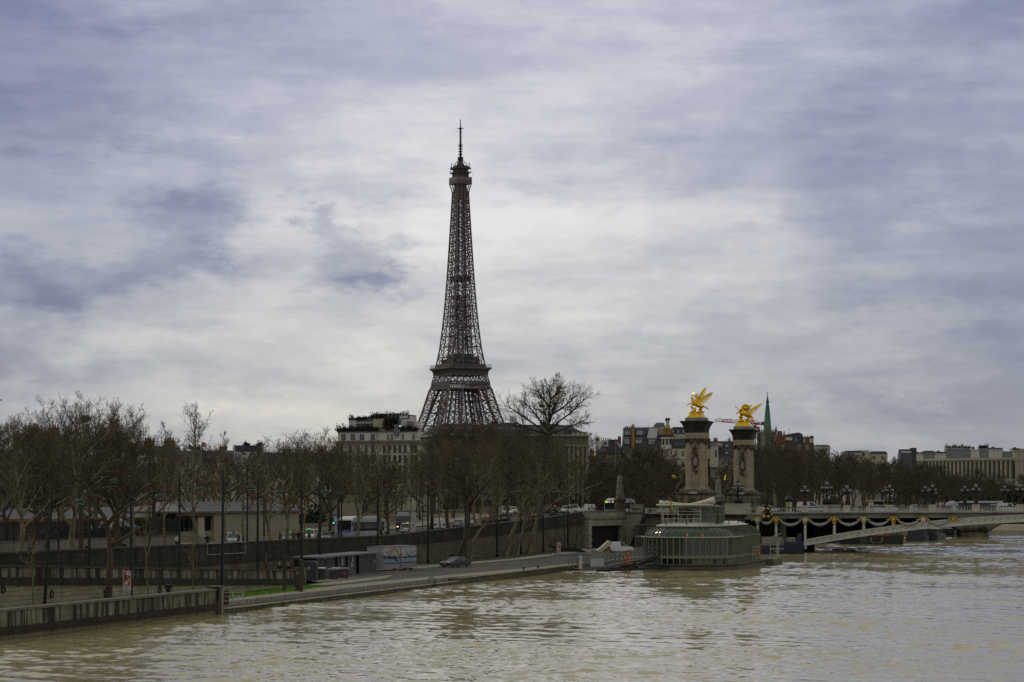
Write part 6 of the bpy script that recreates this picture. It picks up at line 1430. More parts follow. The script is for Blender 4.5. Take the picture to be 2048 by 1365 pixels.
# --- church with the green spire
Yc = 886; t = thing('church', 'gothic church tower with a tall green copper spire beside the red and white crane', 'church', pix(1535,1000,Yc), .35); t.location.z = 0; Z = lambda py: zat(py, Yc); mc = Yc/F
gs = wall_mat('grey gothic stone', (.20,.18,.14), (.16,.145,.11), (.08,.07,.06), 1, .5, .5, (.06,.055,.045))
g = MB(); g.box(-2.5,2.5,-2.5,2.5,6,Z(868)); wall('tower', g, gs, t)
g = MB()
for sx in (-1,1):
    for sy in (-1,1): g.box(sx*2.5-.55,sx*2.5+.55,sy*2.5-.55,sy*2.5+.55,6,Z(862)); g.lathe([(.55,Z(862)),(.05,Z(852))],6,(sx*2.5,sy*2.5,0))
for k in range(4):
    for i in range(3): g.lathe([(.28,Z(866)),(.04,Z(858))],5,(*[(-1.2+1.2*i,-2.6),(2.6,-1.2+1.2*i),(-1.2+1.2*i,2.6),(-2.6,-1.2+1.2*i)][k],0))
    g.box(*[(-2.5,2.5,-2.65,-2.4),(2.4,2.65,-2.5,2.5),(-2.5,2.5,2.4,2.65),(-2.65,-2.4,-2.5,2.5)][k],Z(869),Z(865))
wall('pinnacle', g, gs, t)
for k in range(4):
    for i in (-.9,.9): MB().slab([(i-.45,Z(893)),(i+.45,Z(893)),(i+.45,Z(878)),(i,Z(873)),(i-.45,Z(878))],-2.56,-2.5).turn(k*math.pi/2).build('lancet_window', glass_dark, t)
verd = mat('verdigris copper', (.075,.19,.13), .7, .1, var=.3, scale=.6, stretch=(2,2,.3))
g = MB(); g.lathe([(1.62,Z(866)),(1.55,Z(858)),(.62,Z(812)),(.55,Z(806))],8); sp_ = g.build('spire', verd, t)
g = MB()
for i in range(8): a = i*math.pi/4; g.tube([(1.64*math.cos(a),1.64*math.sin(a),Z(865)),(.63*math.cos(a),.63*math.sin(a),Z(811))],.09,4)
for i in range(8):
    for q in range(9): a = i*math.pi/4; f = q/9; r = 1.66-(1.66-.65)*f; g.ell((r*math.cos(a),r*math.sin(a),Z(864)+(Z(812)-Z(864))*f),(.14,.14,.2),5,4)
g.build('spire_ribs', mat('brown green copper', (.06,.075,.045), .7, var=.3), sp_)
g = MB(); g.lathe([(.62,Z(806)),(.72,Z(804)),(.6,Z(802.5))],8); g.lathe([(.5,Z(803)),(.18,Z(793))],8); g.build('spire_lantern', mat('dark copper', (.03,.045,.032), .6, .2, var=.2), sp_)
g = MB(); g.lathe([(.16,Z(793)),(.05,Z(784))],6); g.bar((-.4,0,Z(788)),(.4,0,Z(788)),.12); g.build('finial', mat('dark copper',(0,0,0)), sp_)
g = MB(); g.slab([(-14,6),(-2.6,6),(-2.6,Z(905)),(-8,Z(895)),(-14,Z(905))],1,20); wall('nave', g, gs, t)
# --- crane
Yk = 930; t = thing('tower_crane', 'red and white tower crane, its jib passing behind the farther gilded group', 'crane', pix(1507,1000,Yk)); t.location.z = 0; Z = lambda py: zat(py,Yk); mk = Yk/F; X = lambda px: (px-1507)*mk
red = mat('red crane paint', (.36,.045,.035), .5, var=.1); whi = mat('white crane paint', (.50,.49,.48), .5, var=.05)
g = MB(); h = 6.
while h < Z(850):
    for sx in (-1,1):
        for sy in (-1,1): g.bar((sx*.8,sy*.8,h),(sx*.8,sy*.8,h+2),.2)
    for k in range(4): c = [(-.8,-.8),(.8,-.8),(.8,.8),(-.8,.8)]; g.bar((*c[k],h),(*c[(k+1)%4],h+2),.13)
    h += 2
g.build('mast', red, t)
def jib(px0, py0, px1, py1, hgt, n, m, nm):
    g = MB(); A = Vector((X(px0),0,Z(py0))); B = Vector((X(px1),0,Z(py1))); up = Vector((0,0,hgt)); pv = None
    for i in range(n+1):
        p = A.lerp(B, i/n); q = p+up*(.55+.45*i/n if px1 > px0 else 1)
        for s_ in (-.7,.7):
            if pv: g.bar(pv[0]+Vector((0,s_,0)), p+Vector((0,s_,0)), .22); g.bar(pv[1], p+Vector((0,s_,0)), .14); g.bar(pv[0]+Vector((0,s_,0)), q, .14)
        if pv: g.bar(pv[1], q, .24)
        pv = (p, q)
    return g.build(nm, m, t)
jib(1430,843.5,1442,844.2,1.5,2,whi,'jib_tip'); jib(1442,844.2,1464,846.2,1.6,6,red,'jib_section'); jib(1464,846.2,1478,847.5,1.7,4,whi,'jib_section'); jib(1478,847.5,1506,850,1.8,8,red,'jib_section')
jib(1506,848,1530,851,.9,5,red,'counter_jib')
g = MB(); g.bar((X(1500),0,Z(850)),(X(1506),0,Z(842)),.3); g.bar((X(1512),0,Z(850)),(X(1506),0,Z(842)),.3); g.bar((X(1506),0,Z(842)),(X(1512),0,Z(842)),.3); g.bar((X(1512),0,Z(842)),(X(1528),0,Z(850)),.15); g.build('apex', red, t)
MB().box(X(1506.5),X(1513),-1.3,-.2,Z(858),Z(850.5)).build('cab', mat('blue grey cab', (.10,.14,.20), .3, var=0), t)
MB().box(X(1514),X(1519),-.5,.5,Z(859),Z(854)).build('hoist_box', red, t); MB().box(X(1523),X(1529),-.6,.6,Z(851),Z(844)).build('counterweight', mat('blue counterweight', (.06,.08,.16), .6, var=0), t)
g = MB(); g.slab([(X(1515.5)+.5*math.cos(q*math.pi/8)*1.1,Z(848.5)+.55*math.sin(q*math.pi/8)) for q in range(16)],-.9,-.7); g.build('round_sign', mat('orange red sign', (.42,.10,.02), .5, var=0), t)
# --- red brick house by the church
Yr = 760; mr = Yr/F; Z = lambda py: zat(py,Yr); t, W = place(1553, 1628, Yr, Yr, 'red brick house with white quoins, slate roof and rows of chimneys right of the church'); X = lambda px: (px-1553)*mr
block(t, W, 10, 6, Z(886), [(Z(900),1.8,lin(1,W-1,4),1.0)], mat('sooty brick', (.085,.06,.045), .9, var=.3, scale=1))
block(t, X(1572)-X(1553), 6, Z(890), Z(871), [], brick_o, x0=0, y0=1, part='brick_gable')
MB().slab([(X(1572),Z(886)),(X(1610),Z(886)),(X(1606),Z(868)),(X(1598),Z(865)),(X(1574),Z(869))],1.5,9).build('mansard_roof', slate, t); MB().slab([(X(1555),Z(871)),(X(1567),Z(871)),(X(1565),Z(862)),(X(1558),Z(862))],2,6).build('roof_cap', zinc_d, t)
for a, b in ((1608,1621),(1622,1627)):
    c = MB().box(X(a),X(b),.4,2.4,Z(900),Z(876.5)).build('brick_stack', brick_o, t); MB().box(X(a)-.2,X(b)+.2,.2,2.6,Z(876.5),Z(874.5)).build('stack_cap', slate, c)
    for x in (a+.6,b-.6): MB().box(X(x)-.2,X(x)+.2,.32,.4,Z(900),Z(876.5)).build('quoin', cream_w, c)
    for i in range(4): MB().lathe([(.12,Z(874.5)),(.14,Z(872)),(.1,Z(871.5))],5,(X(a)+(X(b)-X(a))*(i+.5)/4,1.4,0)).build('chimney_pot', rail_blk, c)
for px in (1578,1590): MB().box(X(px),X(px+5),1.2,2.2,Z(884),Z(876)).build('dormer', zinc, t)
chimney(t, X(1570), 2.5, Z(871), Z(866), .5, .5, brick_o, 1); MB().bar((X(1581),4,Z(868)),(X(1581),4,Z(856)),.12).build('roof_aerial', rail_blk, t); MB().box(X(1572),X(1585),.8,1.5,Z(881),Z(875)).build('white_attic', cream_w, t)
# --- small far houses along the skyline
def far_house(px0, px1, py0, py1, Y, label, m, roof_m=None, ry=None, rows=2):
    t, W = place(px0, px1, Y, Y, label, name='distant_house'); Z = lambda py: zat(py,Y)
    n = max(int(W/3.4),1); rw = []
    z = Z(py0)-2.6
    for k in range(rows):
        if z < 8 or n < 1: break
        rw.append((z, min(1.5, 1.7), lin(.4,W-.4,n), 1.1)); z -= 3.1
    block(t, W, 12, 5, Z(py0), rw, m, panes=False)
    if roof_m: MB().slab([(-.2,Z(py0)),(W+.2,Z(py0)),(W-1,Z(ry)),(1,Z(ry))],-.3,12).build('roof', roof_m, t)
    return t, W
far_house(1688,1725,905,930,1000,'pale flat-topped house with zinc roof above the far end of the wood',cream_w,zinc_d,902)
far_house(1715,1738,901,930,1010,'blank cream gable at the far end of the wood',cream)
far_house(1738,1775,908,930,1020,'low grey roofed house right of the blank cream gable',cream,zinc_d,903)
far_house(1628,1660,893,930,900,'pale zinc-topped house just right of the brick chimneys',cream_w,zinc,890)
t, W = far_house(1800,1825,907,930,1900,'blue grey tower block standing alone on the skyline',mat('blue grey concrete', (.10,.11,.14), .8, var=.15, scale=.1),None,None,2)
MB().box(W-.3,W+3.2,-1,12,zat(930,1900),zat(896,1900)).build('stair_tower', mat('dark blue grey concrete', (.05,.055,.075), .8, var=.1), t); MB().box(.5,W-.5,1,11,zat(907,1900),zat(899,1900)).build('top_storey', mat('dark blue grey concrete',(0,0,0)), t); MB().box(1.0,W-1,-.3,0,zat(906,1900),zat(902.6,1900)).build('white_band', cream_w, t)
rng = random.Random(12)
wallc = [cream, cream_w, mat('buff far wall', (.27,.23,.16), .9, var=.15, scale=.1), mat('grey far wall', (.20,.20,.20), .9, var=.15, scale=.1)]
px = 1824
k = 0
labs = ['small cream house on the hill skyline, left end','grey roofed house on the hill skyline','cream house with dark mansard on the hill skyline','wide white terrace house with roof planting on the hill skyline','house with red brick chimney on the hill skyline','tall blank cream house on the hill skyline','buff corner house with four windows on the hill skyline','white house beside the glazed attic on the hill skyline','house with dark glazed attic on the hill skyline','last house on the hill skyline by the big pavilion']
for i, w_ in enumerate((24,22,26,48,20,18,30,20,18,60)):
    top = [908,905,907,897,899,897,899,903,900,903][i]
    t, W = far_house(px, px+w_, top, 940, 2420, labs[i], wallc[(i*2+1) % 4], [zinc_d,slate,slate,None,None,None,zinc_d,None,slate,zinc_d][i], top-3, 1)
    if i in (3,5): bushes(t, 1, W-1, 3, zat(top,2420)+.3, 8, 2.0, i, 'roof_planting')
    if i in (0,2,4,6,8): chimney(t, W*.4, 5, zat(top,2420), zat(top-5,2420), 3, 2, brick_o if i != 2 else ochre, 0)
    px += w_-1
# --- the colonnaded palace on the hill
Yp = 2300; mp = Yp/F; a = pix(1800,1000,Yp+120); b = pix(2030,1000,Yp); a.z = b.z = 0
t = thing('colonnade_palace', 'long curved palace with a colonnade of pale piers on the hill at the right', 'palace', a, math.atan2(b.y-a.y,b.x-a.x)); W = (b-a).length; Z = lambda py: zat(py,Yp)
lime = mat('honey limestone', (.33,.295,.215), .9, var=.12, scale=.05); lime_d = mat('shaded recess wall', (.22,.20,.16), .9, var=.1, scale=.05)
def bowx(x): return 9*math.sin(math.pi*x/W)
n = 30
g = MB(); g2 = MB(); g3 = MB()
for i in range(n):
    x0, x1 = W*i/n, W*(i+1)/n; y0, y1 = -bowx(x0), -bowx(x1)
    for mb_, za, zb_, dy in ((g,Z(922),Z(915.5),0),(g,Z(919.5),Z(918),-1.2),(g2,Z(922),Z(929),4),(g3,Z(929),Z(960),5)):
        mb_.add([(x0,y0+dy,za),(x1,y1+dy,za),(x1,y1+dy,zb_),(x0,y0+dy,zb_),(x0,y0+14,za),(x1,y1+14,za),(x1,y1+14,zb_),(x0,y0+14,zb_)],[(0,1,2,3),(3,2,6,7),(0,4,5,1),(4,7,6,5),(1,5,6,2),(0,3,7,4)])
g.build('attic', lime, t); g2.build('lintel_band', lime, t); g3.build('window_wall', mat('dark tall glazing', (.022,.025,.034), .4, var=.1), t)
for i in range(1,n):
    x = W*i/n; y = -bowx(x); MB().box(x-.95,x+.95,y-.6,y+3.9,Z(965),Z(922)).build('pier', lime, t)
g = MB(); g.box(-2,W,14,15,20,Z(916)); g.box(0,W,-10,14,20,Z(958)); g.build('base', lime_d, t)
t, W = place(2030, 2085, Yp-10, Yp-20, 'massive square stone pavilion closing the colonnade at the picture edge', name='corner_pavilion'); 
g = MB(); g.box(0,W,0,30,20,Z(903)); g.box(-.8,W,-.8,30,Z(922),Z(919.5)); g.box(-.6,W,-.6,30,Z(903),Z(901)); g.box(4,W,4,26,Z(901),Z(898)); wall('wall', g, lime, t)
for i in range(3): MB().box(5.5+i*7,8.5+i*7,-.9,0,Z(960),Z(923)).build('pier', lime, t)
# obelisks on the approach
for (px,Y,pt,pb,lab) in ((1240,452,950,1000,'grey stone obelisk on a dark pedestal at the end of the street wall'),(1436.5,480,958,994,'grey stone obelisk between the two pylons')):
    mo = Y/F; t = thing('obelisk', lab, 'obelisk', pix(px,1000,Y), .3); t.location.z = 0; Z = lambda py: zat(py,Y)
    ob = mat('grey obelisk stone', (.17,.165,.14), .9, var=.3, scale=1)
    g = MB(); w0, w1 = (.68,.42) if px < 1300 else (.60,.36); g.frus(0,0,Z(pb-4),Z(pt+5),w0,w0,w1,w1); g.frus(0,0,Z(pt+5),Z(pt),w1,w1,.05,.05); g.build('shaft', ob, t)
    g = MB(); g.frus(0,0,Z(pb),Z(pb-4),1.0,1.0,.8,.8); g.frus(0,0,Z(pb+3),Z(pb),.95,.95,1.05,1.05); g.frus(0,0,Z(pb+36) if px < 1300 else Z(1016),Z(pb+3),1.0,1.0,.82,.82); g.frus(0,0,Z(pb+14),Z(pb+11.5),1.0,1.0,1.0,1.0); g.build('pedestal', carved if px < 1300 else ob, t)
# ------------------------------------------------------------------ boats
def text_obj(body, size, m, parent, loc, rot, name='lettering', ext=.01):
    cu = bpy.data.curves.new('t', 'FONT'); cu.body = body; cu.size = size; cu.extrude = ext; cu.align_x = 'CENTER'
    o = bpy.data.objects.new('t', cu); C.objects.link(o); dg = bpy.context.evaluated_depsgraph_get(); dg.update()
    me = bpy.data.meshes.new_from_object(o.evaluated_get(dg)); me.name = name; bpy.data.objects.remove(o); bpy.data.curves.remove(cu); me.materials.clear()
    q = link(name, me, m, parent, loc); q.rotation_euler = rot; return q
sage = mat('grey green painted steel', (.19,.195,.135), .6, .0, var=.2, scale=.5)
sage_d = mat('dark grey green steel', (.085,.095,.06), .5, .0, var=.25, scale=.6)
hull_c = mat('wet concrete hull', (.10,.092,.072), .85, var=.5, scale=.5, stretch=(.4,.4,1.5))
cream_cloth = mat('folded cream awning', (.50,.46,.36), .9, var=.12, scale=1.5)
orange = mat('orange lifebuoy', (.52,.075,.018), .6, var=.1)
lit_orange = mat('glowing heater lamp', (.6,.15,.03), .5, var=0, emit=(1.0,.22,.04), estr=1.2)
pav_glass = bpy.data.materials.new('greenish tinted glass'); pav_glass.use_nodes = True
_b = pav_glass.node_tree.nodes['Principled BSDF']; _b.inputs['Base Color'].default_value = (.045,.062,.048,1); _b.inputs['Roughness'].default_value = .05; _b.inputs['Specular IOR Level'].default_value = .7; _b.inputs['Alpha'].default_value = .78
def stad(R, L, step=.92):
    P = []; n = max(int(math.pi*R/step), 6); m = max(int(L/step), 1)
    for i in range(n): a = math.pi/2+math.pi*i/n; P.append((R*math.cos(a), R*math.sin(a)))
    for i in range(m): P.append((L*i/m, -R))
    for i in range(n): a = -math.pi/2+math.pi*i/n; P.append((L+R*math.cos(a), R*math.sin(a)))
    for i in range(m): P.append((L-L*i/m, R))
    return P
PR, PL = 6.5, 22.0
pv = thing('floating_pavilion', 'round-ended floating pavilion of grey green ribs and glass moored at the quay', 'houseboat', (25.4,322.2,0), BANK_RZ)
def ring(mb, R0, z0, R1, z1, L=PL):
    mb.prism(stad(R0,L,.92*R0/PR), z0, z1, top=[(x,y) for x, y in stad(R1,L,.92*R0/PR)]); return mb
g = MB(); P = stad(PR+.75, PL+3.2); n = len(P); g.prism(P, -1.0, .93); g.box(PL+2,PL+10.4,-7.3,4,-1.0,.55); g.prism([(PL+2,-8.3),(PL+11,-8.3),(PL+11.4,-6),(PL+2,-6)],-1,.95); g.build('hull', hull_c, pv)
MB().prism(stad(PR+.82,PL+3.2), .62, .80).build('rubbing_strake', mat('dark wet strake', (.022,.022,.018), .7, var=.3), pv)
MB().prism(stad(PR-.55,PL), .93, 2.0).build('lower_wall', mat('dark lower glazing', (.02,.023,.024), .2, var=.3, scale=1.5), pv)
g = MB(); P = stad(PR-.5,PL); n = len(P)
for i in range(n):
    a, b = P[i], P[(i+1)%n]
    if not (6 < i < 12 or 14 < i < 19 and i % 2 or i > 23 and i % 5 == 0): g.add([(a[0]*1.005,a[1]*1.005,.94),(b[0]*1.005,b[1]*1.005,.94),(b[0]*1.005,b[1]*1.005,1.7),(a[0]*1.005,a[1]*1.005,1.7)],[(0,1,2,3)])
g.build('lower_panel', sage, pv)
g = MB(); ring(g, PR, 1.72, PR, 2.12); g.build('sill_band', sage, pv)
g = MB(); P = stad(PR-.06,PL); n = len(P); g.add([(x,y,2.1) for x, y in P]+[(x,y,4.75) for x, y in P], [(i,i+n,(i+1)%n+n,(i+1)%n) for i in range(n)]); g.build('glazing', pav_glass, pv)
g = MB(); P = stad(PR,PL)
for i, (x,y) in enumerate(P):
    g.tube([(x,y,.95),(x,y,4.75)], .085, 4)
g.build('mullions', sage, pv)
g = MB(); P = stad(PR+.02,PL); n = len(P)
for z, r in ((3.05,.035),(4.78,.09)):
    for i in range(n): g.bar((*P[i],z),(*P[(i+1)%n],z),r*1.6)
g.build('transom', sage_d, pv)
g = MB(); P = stad(PR+.32,PL); nn = int(math.pi*PR/.92*1.05)+6
for i in range(0, nn): a, b = P[i], P[i+1]; g.bar((*a,4.72),(*b,4.72),.13)
g.build('front_rail', mat('pale rail', (.42,.41,.34), .5, .0, var=0), pv)
prof = [(PR,4.8),(PR-.12,5.2),(PR-.45,5.6),(PR-1.0,5.9),(PR-1.7,6.08),(PR-2.3,6.16)]
g = MB(); gr = MB(); rings = [[(x,y) for x, y in stad(r,PL,.92*r/PR)] for r, z in prof]; n = min(len(r) for r in rings)
def rp(r, i):     # point i of the stadium of radius r, in step with the mullions
    P = stad(PR,PL); x, y = P[i]; k = r/PR
    if x < 0: return (x*k, y*k)
    if x > PL: return (PL+(x-PL)*k, y*k)
    return (x, y*k)
N_ = len(stad(PR,PL)); vs = [(*rp(r,i),z) for r, z in prof for i in range(N_)]
g.add(vs, [(k*N_+i,k*N_+(i+1)%N_,(k+1)*N_+(i+1)%N_,(k+1)*N_+i) for k in range(len(prof)-1) for i in range(N_)]); g.build('curved_roof_glass', pav_glass, pv, smooth=True)
for i in range(N_): gr.tube([(*rp(r+.02,i),z+.02) for r, z in prof], .06, 4)
gr.build('roof_rib', sage_d, pv)
g = MB(); g.prism([rp(PR-2.15,i) for i in range(N_)], 6.12, 6.2); g.prism([rp(PR-1.75,i) for i in range(N_)], 6.2, 6.3); g.prism([rp(PR-1.75,i) for i in range(N_)], 6.3, 6.75, top=[rp(PR-3.4,i) for i in range(N_)]); g.build('roof_deck', mat('pale grey roof deck', (.42,.41,.36), .6, .0, var=.15, scale=.4), pv)
MB().prism([rp(PR-.3,i) for i in range(N_)], 1.95, 2.05).build('floor', mat('dark interior floor', (.05,.045,.038), .7, var=.2), pv); MB().prism([(2,-2.4),(PL,-2.4),(PL,2.4),(2,2.4)], 2.05, 6.1).build('core', mat('dark interior core', (.025,.022,.020), .8, var=.3, scale=.5), pv)
# upper deck: railing, open frame, ribbed glass room, parapet panels
U = 3.2
g = MB()
for x, y in ((-2.6,U),(-2.6,1.0),(-2.6,-2.2),(-2.2,3.4)): g.bar((x,y,6.7),(x,y,9.0 if x > -2.5 else 8.8),.09)
for z in (7.3,7.9,8.35): g.bar((-2.6,U+.3,z),(-2.6,-2.4,z),.06); g.bar((-2.6,U+.3,z),(10,U+.3,z),.06)
for q in range(10):
    a, b = q/10, (q+1)/10; f = lambda u: (-2.6, U+.3-5.7*u, 8.4+.5*math.sin(math.pi*u)); g.bar(f(a),f(b),.08)
    f = lambda u: (-2.0, U+.6-4.0*u, 8.3+.75*math.sin(math.pi*u)); g.bar(f(a),f(b),.08)
for i in range(7): g.bar((-2.6,U+.3-i*.95,6.7),(-2.6,U+.3-i*.95,7.9),.04)
g.build('upper_railing', mat('pale rail',(0,0,0)), pv)
g = MB(); g.box(-2.5,-2.42,1.6,3.2,6.72,7.25); g.box(-2.5,-2.42,-.6,.9,6.72,7.3); g.box(-2.55,-2.47,-1.9,-.9,6.72,7.42); g.box(-1.5,6,3.2,3.28,6.72,7.3); g.build('parapet_panel', sage, pv)
cx, cy, r = 4.5, -2.6, 4.4
P = [(cx+3.6*math.cos(a)*1.6, -1.0+3.1*math.sin(a)) for a in [2*math.pi*i/30 for i in range(30)]]
g = MB(); g.add([(x,y,6.7) for x, y in P]+[(x,y,9.0) for x, y in P],[(i,(i+1)%30,(i+1)%30+30,i+30) for i in range(30)]); g.build('upper_glazing', pav_glass, pv)
g = MB()
for x, y in P: g.bar((x,y,6.7),(x,y,9.05),.10)
for z in (7.9,9.0):
    for i in range(30): g.bar((*P[i],z),(*P[(i+1)%30],z),.08)
g.build('upper_mullions', sage, pv)
g = MB(); g.prism([(x*1.0,y*1.02) for x, y in P], 9.0, 9.12); g.box(-3.0,9,-3.8,3.9,9.02,9.14); g.build('upper_roof', sage, pv)
g = MB()
for (ya, za, yb, zb, r0, r1) in ((3.9,9.55,.4,9.35,.42,.12),(3.0,9.6,-.8,9.35,.3,.14),(-.4,9.32,-4.1,9.95,.16,.55)):
    n = 9; pts = []; rr = []
    for i in range(n):
        u = i/(n-1); pts.append((-2.2+.5*u, ya+(yb-ya)*u, za+(zb-za)*u-.12*math.sin(math.pi*u))); rr.append(r0+(r1-r0)*u)
    g.tube(pts, rr, 9)
g.tube([(-2.7,4.2,9.25),(-2.7,-4.0,9.25)],.13,7); g.build('furled_awning', cream_cloth, pv, smooth=True)
g = MB(); rng = random.Random(3)
for i in range(10): g.bar((-1.6,-4.0,9.6),(-1.6+rng.uniform(-.4,.4),-5.5+rng.uniform(-.3,.3),9.4+rng.uniform(-.5,.6)),.08)
g.build('awning_gear', rail_blk, pv)
for (x,y) in ((-5.5,2.2),(-5.8,-.8),(-2.5,-4.5),(9,-4.2),(16,-4.3)): MB().lathe([(.07,6.45),(.07,6.95),(.12,7.0),(.05,7.1)],6,(x,y,0)).build('deck_lamp', iron_dark, pv)
g = MB()
for x in (PL-9,PL-6.5,PL-4): g.bar((x,-PR-.55,.9),(x,-PR-.55,3.0),.07)
for z in (1.9,2.5,3.0): g.bar((PL-9,-PR-.55,z),(PL-4,-PR-.55,z),.05)
g.build('side_ladder_rail', mat('pale rail',(0,0,0)), pv)
g = MB()
for x, y in ((PL+9.8,-7.9),(PL+9.8,-6.6),(PL+7.5,-8.0)): g.tube([(x,y,.9),(x,y,3.2),(x-.3,y,3.5)],.05,5)
for z in (1.6,2.3,3.0): g.bar((PL+7.5,-8,z),(PL+9.8,-7.9,z),.05); g.bar((PL+9.8,-7.9,z),(PL+9.8,-6.6,z),.05)
g.build('stern_rail', mat('pale rail',(0,0,0)), pv)
M4 = Matrix.Translation(pv.location) @ Matrix.Rotation(BANK_RZ, 4, 'Z')
def W4(x, y, z): return M4 @ Vector((x,y,z))
for (x,y,z,lab) in ((PL-5.2,-PR-.7,2.35,'orange lifebuoy hung on the side rail of the floating pavilion'),):
    t = thing('lifebuoy', lab, 'lifebuoy', W4(x,y,z), BANK_RZ, 'lifebuoys'); MB().torus((0,0,0),.42,.12,'y',18,7).build('ring', orange, t, smooth=True)
    for k in range(4): a = math.pi/4+k*math.pi/2; MB().cb(.42*math.cos(a),0,.42*math.sin(a),.14,.27,.14).build('white_band', m_white, t)
for i, (x,y,z) in enumerate(((-5.4,3.2,5.0),(-5.7,-.9,5.0),(-5.2,-3.0,4.9))):
    t = thing('heater_lamp', ['glowing orange heater lamp inside the curved glass, by the gangway end','glowing orange heater lamp inside the middle of the curved glass front','glowing orange heater lamp inside the glass where the front rail ends'][i], 'lamp', W4(x,y,z), 0, 'heater lamps in the pavilion'); MB().lathe([(.06,-.3),(.1,0),(.05,.3)],8).build('glow_tube', lit_orange, t); MB().lathe([(.03,-2.9),(.03,-.3)],6).build('stand', iron_dark, t)
t = thing('flagpole', 'thin pole with a limp yellow pennant on the front of the pavilion deck', 'flag', W4(-3.4,1.9,6.6)); MB().bar((0,0,0),(0,0,3.9),.05).build('pole', iron_dark, t); MB().prism([(-.04,0),(.05,.03),(.28,.02),(.1,-.03)],1.9,3.8,top=[(-.04,0),(-.03,.02),(.02,.02),(.0,-.02)]).build('pennant', mat('yellow cloth', (.42,.33,.02), .9, var=.2), t)
ch_m = mat('pale chair', (.22,.21,.19), .8, var=0)
def mkchair():
    t = thing('dining_chair', 'pale chair inside the pavilion behind the glass', 'chair', (0,0,0), 0, 'chairs in the pavilion')
    MB().box(-.22,.22,-.22,.22,.42,.47).build('seat', ch_m, t); MB().box(-.22,.22,.19,.23,.47,.95).build('backrest', ch_m, t)
    for sx in (-.2,.2):
        for sy in (-.2,.2): MB().bar((sx,sy,0),(sx,sy,.42),.04).build('leg', ch_m, t)
    return keep(t)
ch0 = mkchair(); rng = random.Random(6); chs = [(-5.6,1.6),(-5.7,.6),(-5.6,-.6),(-5.4,-1.7),(-5.0,2.8),(-4.8,-3.0),(-4.4,1.2),(-4.3,-.8),(-3.8,-4.2),(-4.0,3.9),(-2,-5.3),(0,-5.6),(2,-5.5)]
for i, (x,y) in enumerate(chs):
    if i == 0: ch0.location = W4(x,y,2.05); ch0.rotation_euler.z = BANK_RZ-1.4
    else: dup(ch0, W4(x,y,2.05), BANK_RZ-1.5+rng.uniform(-.6,.6))
# gangway
A = pix(1146,1000,305); A.z = .62; Bq = W4(-5.2,3.8,0); Bq.z = 2.15; Lg = math.hypot(Bq.x-A.x, Bq.y-A.y); rz = math.atan2(Bq.y-A.y, Bq.x-A.x); dz = Bq.z-A.z
gw = thing('gangway', 'sloping grey steel gangway with lattice sides from the quay to the pavilion', 'gangway', A, rz)
galv = mat('galvanised gangway steel', (.11,.115,.115), .5, .4, var=.2, scale=1)
def gp(u, y, h): return (Lg*u, y, dz*min(max((u-.3)/.7,0),1)+h)
for y in (-.85,.85):
    g = MB(); n = 20
    for i in range(n+1):
        g.bar(gp(i/n,y,.1),gp(i/n,y,1.35),.05)
        if i < n:
            for h in (.1,.75,1.35): g.bar(gp(i/n,y,h),gp((i+1)/n,y,h),.06)
            g.bar(gp(i/n,y,.1),gp((i+1)/n,y,.75),.035); g.bar(gp(i/n,y,.75),gp((i+1)/n,y,.1),.035); g.bar(gp(i/n,y,.75),gp((i+1)/n,y,1.35),.035); g.bar(gp(i/n,y,1.35),gp((i+1)/n,y,.75),.035)
    g.build('lattice_railing', galv, gw)
g = MB(); n = 12
for i in range(n):
    a, b = gp(i/n,-.9,.02), gp((i+1)/n,-.9,.02); g.add([a,(a[0],.9,a[2]),(b[0],.9,b[2]),b,(a[0],-.9,a[2]-.16),(a[0],.9,a[2]-.16),(b[0],.9,b[2]-.16),(b[0],-.9,b[2]-.16)],[(0,3,2,1),(4,5,6,7),(0,4,7,3),(1,2,6,5)])
g.build('walkway_deck', mat('grey deck grating', (.07,.072,.072), .6, .3, var=.2, scale=3), gw)
g = MB(); g.bar(gp(.45,0,-.6),gp(.97,0,-.75),.22)
for u in (.45,.6,.75,.9): g.bar(gp(u,-.5,-.1),gp(u,0,-.7),.08); g.bar(gp(u,.5,-.1),gp(u,0,-.7),.08)
g.build('under_truss', iron_dark, gw)
MB().box(Lg*.14,Lg*.30,-1.0,-.9,.25,1.35).build('grey_panel', mat('pale grey panel', (.30,.31,.32), .6, var=.1), gw); MB().lathe([(.22,0),(.22,1.7),(.26,1.72),(.1,1.8)],8,(.3,-1.1,0)).build('gate_post', m_white, gw)
MB().bar((2,-2.6,-.25),(Lg-1,-3.2,-.15),.3).build('mooring_boom', iron_dark, gw)
for u, lab in ((.60,'upper of two orange lifebuoys on the gangway rail'),(.575,'lower orange lifebuoy on the gangway, nearer the water')):
    q = gp(u,-1.0,1.1 if u > .59 else .45); R4 = Matrix.Translation(A) @ Matrix.Rotation(rz,4,'Z'); t = thing('lifebuoy', lab, 'lifebuoy', R4 @ Vector(q), rz, 'lifebuoys'); MB().torus((0,0,0),.36 if u < .59 else .28,.10,'y',18,7).build('ring', orange, t, smooth=True)
